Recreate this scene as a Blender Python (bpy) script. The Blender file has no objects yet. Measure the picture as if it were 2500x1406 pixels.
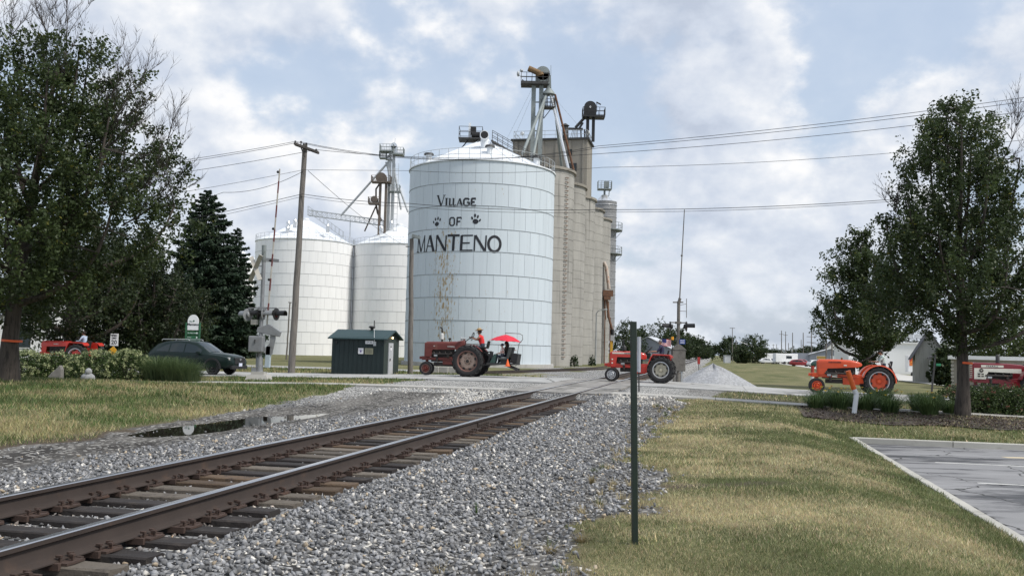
import bpy, bmesh, math, random
import numpy as np
from mathutils import Vector, Matrix, Euler
R = math.radians
random.seed(7)
rng = np.random.default_rng(11)
scene = bpy.context.scene
COL = scene.collection

# ---------------------------------------------------------------- camera
CAM_H, PITCH, ROLL, FPX = 1.42, 3.76, 1.4, 2300.0
cam_data = bpy.data.cameras.new('camera')
cam_data.sensor_width = 36.0
cam_data.lens = 36.0 * FPX / 2500.0
cam_data.clip_start = 0.1
cam_data.clip_end = 9000
camera = bpy.data.objects.new('camera', cam_data)
COL.objects.link(camera)
CAM_M = Matrix.Rotation(R(90 + PITCH), 4, 'X') @ Matrix.Rotation(R(ROLL), 4, 'Z')
camera.matrix_world = Matrix.Translation((0, 0, CAM_H)) @ CAM_M
scene.camera = camera

# ---------------------------------------------------------------- light, exposure
SKY_U, SKY_V = 3.1, 1.7
SUN_AZ, SUN_EL = 118.0, 52.0            # azimuth clockwise from the view direction
world = bpy.data.worlds.new('World')
scene.world = world
world.use_nodes = True
sun_dir = Vector((math.sin(R(SUN_AZ)) * math.cos(R(SUN_EL)), math.cos(R(SUN_AZ)) * math.cos(R(SUN_EL)), math.sin(R(SUN_EL))))
sun_data = bpy.data.lights.new('sun', 'SUN')
sun_data.energy = 2.2
sun_data.angle = R(10)
sun_data.color = (1.0, 0.95, 0.87)
sun = bpy.data.objects.new('sun', sun_data)
COL.objects.link(sun)
sun.location = (60, -40, 80)
sun.rotation_euler = (-sun_dir).to_track_quat('-Z', 'Y').to_euler()
vs = scene.view_settings
vs.view_transform = 'Standard'
vs.look = 'None'
vs.exposure = 0.66
vs.gamma = 1.0
vs.use_curve_mapping = False
scene.cycles.max_bounces = 6
scene.cycles.transparent_max_bounces = 8
scene.cycles.use_denoising = True


def build_sky():
    nt = world.node_tree
    nt.nodes.clear()
    N = nt.nodes.new
    L = nt.links.new
    out = N('ShaderNodeOutputWorld')
    sky = N('ShaderNodeTexSky')
    sky.sky_type = 'NISHITA'
    sky.sun_disc = False
    sky.sun_elevation = R(SUN_EL)
    sky.sun_rotation = R(SUN_AZ)
    sky.air_density = 1.3
    sky.dust_density = 2.2
    bg = N('ShaderNodeBackground')
    bg.inputs['Strength'].default_value = 0.105
    tint = N('ShaderNodeMix'); tint.data_type = 'RGBA'; tint.blend_type = 'MIX'
    tint.inputs['Factor'].default_value = 0.7
    L(sky.outputs[0], tint.inputs['A']); tint.inputs['B'].default_value = (3.35, 3.95, 4.95, 1)
    L(tint.outputs['Result'], bg.inputs['Color'])
    tc = N('ShaderNodeTexCoord')
    sep = N('ShaderNodeSeparateXYZ'); L(tc.outputs['Generated'], sep.inputs[0])

    def mth(op, a, b=None, c=None):
        n = N('ShaderNodeMath'); n.operation = op
        for i, v in enumerate((a, b, c)):
            if v is None: continue
            if isinstance(v, (int, float)): n.inputs[i].default_value = v
            else: L(v, n.inputs[i])
        return n.outputs[0]

    z = mth('MAXIMUM', sep.outputs[2], 0.0)
    # a dome of piled cumulus: features shrink and flatten towards the horizon as they do with distance
    den = mth('MULTIPLY_ADD', z, 0.38, 0.30)
    u = mth('DIVIDE', sep.outputs[0], den)
    v = mth('DIVIDE', sep.outputs[1], den)
    w = mth('DIVIDE', mth('MULTIPLY', z, 1.0), den)

    def coords(du, dv, dw):
        c = N('ShaderNodeCombineXYZ')
        L(mth('ADD', u, du), c.inputs[0]); L(mth('ADD', v, dv), c.inputs[1]); L(mth('ADD', w, dw), c.inputs[2])
        return c.outputs[0]

    def noise(vec, scale, detail, rough, dist=0.0, lac=2.0):
        n = N('ShaderNodeTexNoise')
        n.inputs['Scale'].default_value = scale; n.inputs['Detail'].default_value = detail
        n.inputs['Roughness'].default_value = rough; n.inputs['Distortion'].default_value = dist
        n.inputs['Lacunarity'].default_value = lac
        L(vec, n.inputs['Vector'])
        return n.outputs['Fac']

    def ramp(fac, a, b, smooth=True):
        m = N('ShaderNodeMapRange'); m.interpolation_type = 'SMOOTHSTEP' if smooth else 'LINEAR'
        m.inputs['From Min'].default_value = a; m.inputs['From Max'].default_value = b
        L(fac, m.inputs['Value'])
        return m.outputs[0]

    big = noise(coords(SKY_U, SKY_V, 0.4), 2.0, 9, 0.54, 0.0)
    lit = noise(coords(SKY_U + 0.035, SKY_V - 0.03, 0.4 + 0.055), 2.0, 7, 0.54, 0.0)
    soft = noise(coords(8.2, 4.0, 2.0), 1.3, 2, 0.5, 0.0)
    cover = ramp(big, 0.43, 0.53)
    relief = mth('SUBTRACT', big, lit)
    shade = mth('MULTIPLY_ADD', relief, 4.9, 0.50)
    shade = mth('ADD', shade, mth('MULTIPLY', mth('SUBTRACT', soft, 0.5), 0.7))
    shade = mth('SUBTRACT', shade, mth('MULTIPLY', ramp(big, 0.52, 0.72), 0.22))
    shade = ramp(shade, 0.0, 1.0, False)
    cr = N('ShaderNodeValToRGB')
    el = cr.color_ramp.elements
    el[0].position = 0.0; el[0].color = (0.425, 0.475, 0.57, 1)
    el[1].position = 1.0; el[1].color = (0.80, 0.80, 0.805, 1)
    e = el.new(0.30); e.color = (0.51, 0.56, 0.65, 1)
    e = el.new(0.62); e.color = (0.62, 0.655, 0.715, 1)
    L(shade, cr.inputs[0])
    hz = N('ShaderNodeMix'); hz.data_type = 'RGBA'; L(mth('MULTIPLY', ramp(z, 0.17, 0.0), 0.55), hz.inputs['Factor']); L(cr.outputs[0], hz.inputs['A']); hz.inputs['B'].default_value = (0.62, 0.66, 0.71, 1)
    cb = N('ShaderNodeBackground'); L(hz.outputs['Result'], cb.inputs['Color']); cb.inputs['Strength'].default_value = 0.80
    cov = mth('MULTIPLY_ADD', cover, 0.82, 0.16)
    mix = N('ShaderNodeMixShader')
    L(cov, mix.inputs[0]); L(bg.outputs[0], mix.inputs[1]); L(cb.outputs[0], mix.inputs[2])
    L(mix.outputs[0], out.inputs['Surface'])


build_sky()
world.cycles.sampling_method = 'MANUAL'
world.cycles.sample_map_resolution = 256

# ---------------------------------------------------------------- helpers
TH = R(12.21)                           # the railway runs this far off the view direction
DX, DY = math.sin(TH), math.cos(TH)     # along the track
NX, NY = DY, -DX                        # across it, to the right


def SL(s, l, z=0.0):
    return Vector((s * DX + l * NX, s * DY + l * NY, z))


def at(px, py, Y):                      # a point seen at photo pixel px,py standing Y metres out
    d = CAM_M.to_3x3() @ Vector(((px - 1250) / FPX, -(py - 703) / FPX, -1))
    return d * (Y / d.y) + Vector((0, 0, CAM_H))


class MB:
    def __init__(self):
        self.v = []; self.f = []; self.m = []

    def add(self, vs, fs, mi=0, T=None):
        o = len(self.v)
        if T is not None: vs = [T @ Vector(p) for p in vs]
        self.v += [tuple(p) for p in vs]
        self.f += [tuple(i + o for i in f) for f in fs]
        self.m += [mi] * len(fs)
        return self

    def box(self, c, s, mi=0, rot=None, taper=1.0):
        x, y, z = s[0] / 2, s[1] / 2, s[2] / 2
        t = taper
        vs = [(-x, -y, -z), (x, -y, -z), (x, y, -z), (-x, y, -z), (-x * t, -y * t, z), (x * t, -y * t, z), (x * t, y * t, z), (-x * t, y * t, z)]
        fs = [(3, 2, 1, 0), (4, 5, 6, 7), (0, 1, 5, 4), (1, 2, 6, 5), (2, 3, 7, 6), (3, 0, 4, 7)]
        T = Matrix.Translation(c)
        if rot is not None: T = T @ (rot if isinstance(rot, Matrix) else Euler(rot).to_matrix().to_4x4())
        return self.add(vs, fs, mi, T)

    def bar(self, p0, p1, w, h, mi=0, up=(0, 0, 1)):
        p0, p1 = Vector(p0), Vector(p1); d = p1 - p0
        L = d.length
        if L < 1e-6: return self
        z = d / L; u = Vector(up)
        x = u.cross(z)
        if x.length < 1e-4: x = Vector((1, 0, 0)).cross(z)
        x.normalize(); y = z.cross(x)
        T = Matrix.Translation((p0 + p1) / 2) @ Matrix((x, y, z)).transposed().to_4x4()
        return self.box((0, 0, 0), (w, h, L), mi, None) if False else self._tb(T, (w, h, L), mi)

    def _tb(self, T, s, mi):
        x, y, z = s[0] / 2, s[1] / 2, s[2] / 2
        vs = [(-x, -y, -z), (x, -y, -z), (x, y, -z), (-x, y, -z), (-x, -y, z), (x, -y, z), (x, y, z), (-x, y, z)]
        fs = [(3, 2, 1, 0), (4, 5, 6, 7), (0, 1, 5, 4), (1, 2, 6, 5), (2, 3, 7, 6), (3, 0, 4, 7)]
        return self.add(vs, fs, mi, T)

    def tube(self, pts, r, n=8, mi=0, caps=True):
        pts = [Vector(p) for p in pts]
        k = len(pts)
        rs = r if isinstance(r, (list, tuple)) else [r] * k
        ref = Vector((0, 0, 1)); vs = []; fs = []
        prevx = None
        for i in range(k):
            t = (pts[min(i + 1, k - 1)] - pts[max(i - 1, 0)])
            if t.length < 1e-9: t = Vector((0, 0, 1))
            t.normalize()
            x = prevx - t * prevx.dot(t) if prevx is not None else (Vector((1, 0, 0)) if abs(t.z) > 0.9 else ref).cross(t)
            if x.length < 1e-5: x = Vector((0, 1, 0)).cross(t)
            x.normalize(); y = t.cross(x); prevx = x
            for j in range(n):
                a = 2 * math.pi * j / n
                vs.append(pts[i] + (x * math.cos(a) + y * math.sin(a)) * rs[i])
        for i in range(k - 1):
            for j in range(n):
                a = i * n + j; b = i * n + (j + 1) % n
                fs.append((a, b, b + n, a + n))
        if caps:
            fs.append(tuple(reversed(range(n)))); fs.append(tuple(range((k - 1) * n, k * n)))
        return self.add(vs, fs, mi)

    def cyl(self, p0, p1, r0, r1=None, n=12, mi=0, caps=True):
        return self.tube([p0, p1], [r0, r0 if r1 is None else r1], n, mi, caps)

    def lathe(self, prof, n=24, mi=0, T=None, a0=0.0, a1=2 * math.pi):
        full = abs(a1 - a0 - 2 * math.pi) < 1e-6
        k = n if full else n + 1
        vs = []; fs = []
        for r, z in prof:
            for j in range(k):
                a = a0 + (a1 - a0) * j / n
                vs.append((r * math.cos(a), r * math.sin(a), z))
        for i in range(len(prof) - 1):
            for j in range(n):
                a = i * k + j; b = i * k + (j + 1) % k
                fs.append((a, b, b + k, a + k))
        return self.add(vs, fs, mi, T)

    def prism(self, poly, d0, d1, T=None, mi=0):   # polygon in local x,z swept along local y from d0 to d1
        n = len(poly)
        vs = [(x, d0, z) for x, z in poly] + [(x, d1, z) for x, z in poly]
        fs = [tuple(range(n)), tuple(reversed(range(n, 2 * n)))]
        for i in range(n):
            j = (i + 1) % n
            fs.append((j, i, i + n, j + n))
        return self.add(vs, fs, mi, T)

    def ball(self, c, r, n=10, mi=0, sc=(1, 1, 1), rot=None):
        m = n // 2 + 1
        vs = []; fs = []
        for i in range(m + 1):
            p = math.pi * i / m
            for j in range(n):
                a = 2 * math.pi * j / n
                vs.append((math.sin(p) * math.cos(a) * r * sc[0], math.sin(p) * math.sin(a) * r * sc[1], math.cos(p) * r * sc[2]))
        for i in range(m):
            for j in range(n):
                a = i * n + j; b = i * n + (j + 1) % n
                fs.append((a, a + n, b + n, b))
        T = Matrix.Translation(c)
        if rot is not None: T = T @ Euler(rot).to_matrix().to_4x4()
        return self.add(vs, fs, mi, T)

    def grid(self, rows, mi=0, closed=False):      # rows: list of equally long point lists
        k = len(rows[0]); fs = []
        vs = [p for r in rows for p in r]
        for i in range(len(rows) - 1):
            for j in range(k if closed else k - 1):
                a = i * k + j; b = i * k + (j + 1) % k
                fs.append((a, b, b + k, a + k))
        return self.add(vs, fs, mi)

    def mesh(self, name, mats, smooth=False, clean=False):
        me = bpy.data.meshes.new(name)
        me.from_pydata(self.v, [], self.f)
        mats = mats if isinstance(mats, (list, tuple)) else [mats]
        for m in mats: me.materials.append(m)
        if len(mats) > 1: me.polygons.foreach_set('material_index', self.m)
        bm = bmesh.new(); bm.from_mesh(me)
        if clean:
            bmesh.ops.remove_doubles(bm, verts=bm.verts, dist=1e-5)
        bmesh.ops.recalc_face_normals(bm, faces=bm.faces)
        bm.to_mesh(me); bm.free()
        if smooth:
            me.polygons.foreach_set('use_smooth', [True] * len(me.polygons))
            try: me.set_sharp_from_angle(angle=R(38))
            except Exception: pass
        me.update()
        return me

    def build(self, name, mats, parent=None, smooth=False, world=False, bevel=0.0, clean=False, loc=None, rot=None):
        me = self.mesh(name, mats, smooth, clean)
        return place(name, me, parent, world, bevel, loc, rot)


def place(name, me, parent=None, world=False, bevel=0.0, loc=None, rot=None):
    o = bpy.data.objects.new(name, me)
    COL.objects.link(o)
    if parent is not None:
        o.parent = parent
        off = Vector((0, 0, 0)); p = parent
        while p is not None:
            if not world and p.parent is None: break
            off -= p.location; p = p.parent
        o.location = off
    if loc is not None: o.location = o.location + Vector(loc)
    if rot is not None: o.rotation_euler = rot
    if bevel > 0:
        b = o.modifiers.new('edge', 'BEVEL'); b.width = bevel; b.segments = 2; b.limit_method = 'ANGLE'
    return o


def tag(o, label=None, cat=None, group=None, kind=None):
    if label: o['label'] = label
    if cat: o['category'] = cat
    if group: o['group'] = group
    if kind: o['kind'] = kind
    return o


def root(name, loc, label, cat, group=None, rz=0.0):
    o = bpy.data.objects.new(name, None)
    o.empty_display_size = 0.2
    COL.objects.link(o)
    o.location = loc; o.rotation_euler = (0, 0, rz)
    return tag(o, label, cat, group)


def copy_tree(o, parent=None):
    c = o.copy(); COL.objects.link(c)
    if parent is not None:
        c.parent = parent
    for ch in list(o.children):
        copy_tree(ch, c)
    return c


def bulk(name, V, F, mat, cols=None, smooth=False, nv=None):
    """one mesh from numpy arrays; F is (n,3) or (n,4)"""
    me = bpy.data.meshes.new(name)
    k = F.shape[1]
    me.vertices.add(len(V)); me.vertices.foreach_set('co', np.ascontiguousarray(V, dtype=np.float32).ravel())
    me.loops.add(F.size); me.loops.foreach_set('vertex_index', np.ascontiguousarray(F, dtype=np.int32).ravel())
    me.polygons.add(len(F)); me.polygons.foreach_set('loop_start', np.arange(0, F.size, k, dtype=np.int32))
    try: me.polygons.foreach_set('loop_total', np.full(len(F), k, dtype=np.int32))
    except Exception: pass
    if cols is not None:
        a = me.color_attributes.new('Col', 'FLOAT_COLOR', 'POINT')
        c4 = np.ones((len(V), 4), dtype=np.float32); c4[:, :3] = cols
        a.data.foreach_set('color', c4.ravel())
    if smooth: me.polygons.foreach_set('use_smooth', np.ones(len(F), dtype=bool))
    me.materials.append(mat)
    me.update(calc_edges=True)
    return me


_perm = np.random.default_rng(3).random((256, 256))


def vnoise(x, y, sc=1.0, oct=4, off=0.0):
    x = np.asarray(x, float) / sc + off; y = np.asarray(y, float) / sc + off * 1.7
    tot = 0; amp = 1.0; nrm = 0
    for i in range(oct):
        xi = np.floor(x).astype(int); yi = np.floor(y).astype(int)
        fx = x - xi; fy = y - yi
        fx = fx * fx * (3 - 2 * fx); fy = fy * fy * (3 - 2 * fy)
        a = _perm[xi & 255, yi & 255]; b = _perm[(xi + 1) & 255, yi & 255]
        c = _perm[xi & 255, (yi + 1) & 255]; d = _perm[(xi + 1) & 255, (yi + 1) & 255]
        tot = tot + amp * ((a * (1 - fx) + b * fx) * (1 - fy) + (c * (1 - fx) + d * fx) * fy)
        nrm += amp; amp *= 0.5; x = x * 2.03 + 17.3; y = y * 2.03 + 5.1
    return tot / nrm


def sstep(a, b, x):
    t = np.clip((np.asarray(x, float) - a) / (b - a), 0, 1)
    return t * t * (3 - 2 * t)


# ---------------------------------------------------------------- materials
def newmat(name):
    m = bpy.data.materials.new(name); m.use_nodes = True
    nt = m.node_tree
    b = nt.nodes['Principled BSDF']
    return m, nt, b


def mat(name, col, rough=0.6, metal=0.0, var=0.18, scale=3.0, bump=0.0, bscale=30.0, col2=None, c2lo=0.5, c2hi=0.7, c2scale=2.0,
        stretch=(1, 1, 1), objrand=0.0, spec=0.5, vattr=False, tz=0.0, coat=0.0, alpha=1.0):
    """base colour with large-scale tonal drift, optional second colour in patches, optional bump; noise is laid out in the world"""
    m, nt, b = newmat(name)
    N = nt.nodes.new; L = nt.links.new
    geo = N('ShaderNodeNewGeometry')
    mp = N('ShaderNodeVectorMath'); mp.operation = 'MULTIPLY'
    L(geo.outputs['Position'], mp.inputs[0]); mp.inputs[1].default_value = stretch

    def noise(sc, det=5, ro=0.6):
        n = N('ShaderNodeTexNoise'); n.inputs['Scale'].default_value = sc; n.inputs['Detail'].default_value = det; n.inputs['Roughness'].default_value = ro
        L(mp.outputs[0], n.inputs['Vector']); return n.outputs['Fac']
    if vattr:
        va = N('ShaderNodeVertexColor'); va.layer_name = 'Col'; cur = va.outputs['Color']
    else:
        rgb = N('ShaderNodeRGB'); rgb.outputs[0].default_value = (*col, 1); cur = rgb.outputs[0]
    if col2 is not None:
        mr = N('ShaderNodeMapRange'); mr.interpolation_type = 'SMOOTHSTEP'
        mr.inputs['From Min'].default_value = c2lo; mr.inputs['From Max'].default_value = c2hi
        L(noise(c2scale, 8, 0.65), mr.inputs['Value'])
        mx = N('ShaderNodeMix'); mx.data_type = 'RGBA'; L(mr.outputs[0], mx.inputs['Factor'])
        L(cur, mx.inputs['A']); mx.inputs['B'].default_value = (*col2, 1); cur = mx.outputs['Result']
    if var > 0:
        ml = N('ShaderNodeMath'); ml.operation = 'MULTIPLY_ADD'; L(noise(scale), ml.inputs[0])
        ml.inputs[1].default_value = 2 * var * 1.6; ml.inputs[2].default_value = 1 - var * 1.6
        v = ml.outputs[0]
        if objrand > 0:
            oi = N('ShaderNodeObjectInfo'); m2 = N('ShaderNodeMath'); m2.operation = 'MULTIPLY_ADD'
            L(oi.outputs['Random'], m2.inputs[0]); m2.inputs[1].default_value = 2 * objrand; m2.inputs[2].default_value = 1 - objrand
            m3 = N('ShaderNodeMath'); m3.operation = 'MULTIPLY'; L(v, m3.inputs[0]); L(m2.outputs[0], m3.inputs[1]); v = m3.outputs[0]
        vm = N('ShaderNodeVectorMath'); vm.operation = 'SCALE'; L(cur, vm.inputs[0]); L(v, vm.inputs['Scale']); cur = vm.outputs[0]
    L(cur, b.inputs['Base Color'])
    b.inputs['Roughness'].default_value = rough
    b.inputs['Metallic'].default_value = metal
    b.inputs['Specular IOR Level'].default_value = spec
    b.inputs['Coat Weight'].default_value = coat
    if bump > 0:
        bp = N('ShaderNodeBump'); bp.inputs['Strength'].default_value = min(1.0, bump); bp.inputs['Distance'].default_value = 0.02
        L(noise(bscale, 6, 0.65), bp.inputs['Height']); L(bp.outputs[0], b.inputs['Normal'])
    return m


def leafmat(name, trans=0.35, rough=0.55):
    m, nt, b = newmat(name)
    N = nt.nodes.new; L = nt.links.new
    va = N('ShaderNodeVertexColor'); va.layer_name = 'Col'
    L(va.outputs['Color'], b.inputs['Base Color'])
    b.inputs['Roughness'].default_value = rough
    b.inputs['Specular IOR Level'].default_value = 0.35
    t = N('ShaderNodeBsdfTranslucent'); L(va.outputs['Color'], t.inputs['Color'])
    mx = N('ShaderNodeMixShader'); mx.inputs[0].default_value = trans
    L(b.outputs[0], mx.inputs[1]); L(t.outputs[0], mx.inputs[2])
    L(mx.outputs[0], nt.nodes['Material Output'].inputs['Surface'])
    return m


def glassmat(name, col=(0.02, 0.03, 0.035), rough=0.05):
    m, nt, b = newmat(name)
    b.inputs['Base Color'].default_value = (*col, 1); b.inputs['Roughness'].default_value = rough
    b.inputs['Specular IOR Level'].default_value = 0.4
    return m


M = {}
M['steel_grey'] = mat('galvanised_steel', (0.42, 0.44, 0.45), 0.45, 0.35, 0.2, 1.2)
M['steel_dark'] = mat('dark_steel', (0.05, 0.05, 0.05), 0.6, 0.2, 0.2, 2)
M['steel_bright'] = mat('bright_steel', (0.72, 0.73, 0.74), 0.25, 0.8, 0.1, 1)
M['rust'] = mat('rusty_steel', (0.17, 0.085, 0.05), 0.85, 0.0, 0.3, 4, 0.3, 60, (0.06, 0.045, 0.04), 0.5, 0.65, 5)
M['railside'] = mat('rail_brown_steel', (0.045, 0.033, 0.028), 0.75, 0.1, 0.25, 3, 0.1, 80, (0.08, 0.05, 0.035), 0.55, 0.75, 2.5)
M['railtop'] = mat('rail_polished_top', (0.55, 0.55, 0.56), 0.28, 0.95, 0.1, 2)
M['plate'] = mat('rusty_tie_plate', (0.058, 0.036, 0.028), 0.85, 0, 0.3, 9, 0.3, 90, (0.10, 0.052, 0.034), 0.55, 0.72, 8)
M['black'] = mat('black_paint', (0.012, 0.012, 0.013), 0.5, 0, 0.2, 3)
M['rubber'] = mat('tyre_rubber', (0.018, 0.018, 0.019), 0.8, 0, 0.3, 5, 0.1, 60, (0.06, 0.055, 0.05), 0.6, 0.8, 3)
M['white'] = mat('white_paint', (0.78, 0.79, 0.8), 0.5, 0, 0.06, 2)
M['glass'] = glassmat('dark_glass')
M['wood_pole'] = mat('weathered_pole_wood', (0.18, 0.165, 0.15), 0.9, 0, 0.3, 3, 0.6, 25, (0.075, 0.068, 0.06), 0.45, 0.7, 4, (5, 5, 0.35))
M['concrete'] = mat('plain_concrete', (0.42, 0.41, 0.385), 0.9, 0, 0.2, 1.5, 0.3, 40, (0.3, 0.29, 0.27), 0.5, 0.75, 1.0)
# ---------------------------------------------------------------- terrain
RAIL_L, RAIL_R, TRK = -6.21, -4.65, -5.43
ROAD0, ROAD1 = 42.0, 50.2
WALK0, WALK1 = 32.9, 34.4
LOT_L, LOT_S = 3.47, 25.7
_PA = np.array([(-400, -.3), (-60, -.1), (-26, .05), (-21, .08), (-14, -.04), (-12.3, -.2), (-11, -.275), (-9.2, -.275), (-8.3, -.23), (-7.2, -.215), (-6.85, -.225), (-6.7, -.25), (-4.15, -.25), (-4.0, -.225), (-3.7, -.215), (-3.3, -.24), (-2.2, -.40),
                (-.8, -.37), (.8, -.27), (1.7, -.28), (3.1, -.57), (3.6, -.63), (9, -.64), (15, -.7), (60, -.8), (400, -.8)])
_PB = np.array([(-400, -.5), (-60, -.4), (-26, -.27), (-19, -.16), (-14, -.06), (-8, -.05), (-3, -.055), (-1, -.10), (1.5, -.18), (4, -.27), (9, -.36), (15, -.45), (60, -.6), (400, -.6)])
_PC = np.array([(-400, -.5), (-60, -.3), (-22, -.22), (-16, -.22), (-9, -.24), (-7.2, -.215), (-3.7, -.215), (-2.6, -.4), (0, -.5), (20, -.62), (60, -.7), (400, -.8)])


def zf(s, l, rough=True):
    s = np.asarray(s, float); l = np.asarray(l, float)
    a = np.interp(l, _PA[:, 0], _PA[:, 1]); b = np.interp(l, _PB[:, 0], _PB[:, 1]); c = np.interp(l, _PC[:, 0], _PC[:, 1])
    wb = sstep(26.5, 32.6, s) + 0 * l
    trk = (np.abs(l - TRK) < 2.6)
    wb = np.where(trk, sstep(31.2, 32.7, s), wb)
    wc = np.where(trk, sstep(50.1, 51.0, s), sstep(50.5, 56, s))
    z = (a * (1 - wb) + b * wb) * (1 - wc) + c * wc
    lot = (s < LOT_S) & (l > LOT_L)
    z = np.where(lot, -0.86, z)
    if rough:
        amp = np.where((l < -1.5) & (l > -12.5), .018, .03) * (1 - sstep(60, 120, s))
        z = z + np.where(lot | ((s > WALK0 - .2) & (s < WALK1 + .2)) | ((s > ROAD0 - .3) & (s < ROAD1 + .3)), 0, amp * (vnoise(s, l, 0.9, 3) - .5) * 2)
        # the hollows of the track beside the lawn hold water
        z = z - 0.085 * np.exp(-(((s - 18.2) / 2.9) ** 4 + ((l + 10.02) / .52) ** 2)) * (.6 + .8 * vnoise(s, l, .5, 3, 3.))
        z = z - 0.035 * np.exp(-(((s - 21.5) / 1.6) ** 2 + ((l + 9.55) / .25) ** 2))
    return z


def zone(s, l):
    """gravel, dirt, white stone, dryness of the grass - all 0..1"""
    s = np.asarray(s, float); l = np.asarray(l, float)
    n1 = vnoise(s, l, 1.6, 4, 1.); n2 = vnoise(s, l, .5, 3, 9.); n3 = vnoise(s, l, 5.0, 3, 4.)
    er = l - (-1.25 + 1.9 * (n1 - .5) + .5 * (n2 - .5) + .5 * sstep(11, 13.5, s) * (1 - sstep(14.5, 17, s)))
    el = (-10.35 - .12 * np.clip(s - 12, -5, 22) + .9 * (n1 - .5) + .4 * (n2 - .5)) - l
    near = 1 - np.maximum(sstep(-.3, .3, er), sstep(-.2, .25, el))
    mid = (1 - sstep(-.6, .6, l - (0.2 + 1.5 * (n1 - .5)))) * sstep(-.6, .6, l + 13.2 + 2 * (n1 - .5))
    far = (1 - sstep(-1, 1, l - (-1.6 + 2 * (n1 - .5) + 1.2 * (1 - sstep(52, 62, s))))) * sstep(-1, 1, l + 10.8 + 3.5 * (n3 - .5))
    patch = sstep(.5, .62, vnoise(s, l, 3.2, 3, 2.)) * (l < -10) * (s < 75)
    far = np.maximum(far * (1 - .6 * patch), ((l > -15.5) & (l < -8) & (s < 100)) * (1 - patch) * sstep(.42, .5, n1))
    g = np.where(s < WALK0, near, np.where(s < ROAD0, mid, far))
    dirt = sstep(-11.6, -10.9, l) * (1 - sstep(-9.1, -8.0, l)) * (s < 31)
    dirt = np.maximum(dirt, (1 - sstep(.15, .95, np.abs(er + .45))) * .95 * (s < 33) * sstep(.28, .5, n1))
    dirt = np.maximum(dirt, np.where((s > WALK1) & (s < ROAD0) & (l > -1) & (l < 3.5), .7, 0) * n1 * 1.5)
    tongue = np.exp(-((s - 13.0 - .25 * l) / .35) ** 2) * sstep(-1.5, -.5, l) * (1 - sstep(.6, 1.6, l))
    dirt = np.clip(np.maximum(dirt, tongue), 0, 1)
    white = np.maximum(sstep(24, 30, s + 2 * (n1 - .5)) * sstep(-13.5, -12.5, l) * (1 - sstep(-7.6, -7.2, l)), sstep(29.4, 31, s + 1.4 * (n1 - .5)) * sstep(-3.6, -3.2, l))
    white = np.where(s > ROAD0, np.maximum(sstep(60, 75, s) * (l > -4) * .8, .45), white)
    dry = np.clip(.41 + 2.3 * (vnoise(s, l, 2.2, 4, 6.) - .5) + 1.1 * (n2 - .5), .06, .97)
    dry = np.clip(dry + .35 * np.exp(-((l + .4) / 1.0) ** 2) * (s < 33) - .45 * np.exp(-((s - 13.3 - .1 * l) / .5) ** 2) * (l > -.2) - .5 * sstep(2.5, 3.2, l) * (s < 28) * (1 - sstep(3.4, 4, l)), 0, 1)
    return g, dirt, white, dry


def spaced(a, b, f0, k):
    out = [a]
    while out[-1] < b: out.append(out[-1] + max(f0, abs(out[-1]) * k))
    return out


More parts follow.
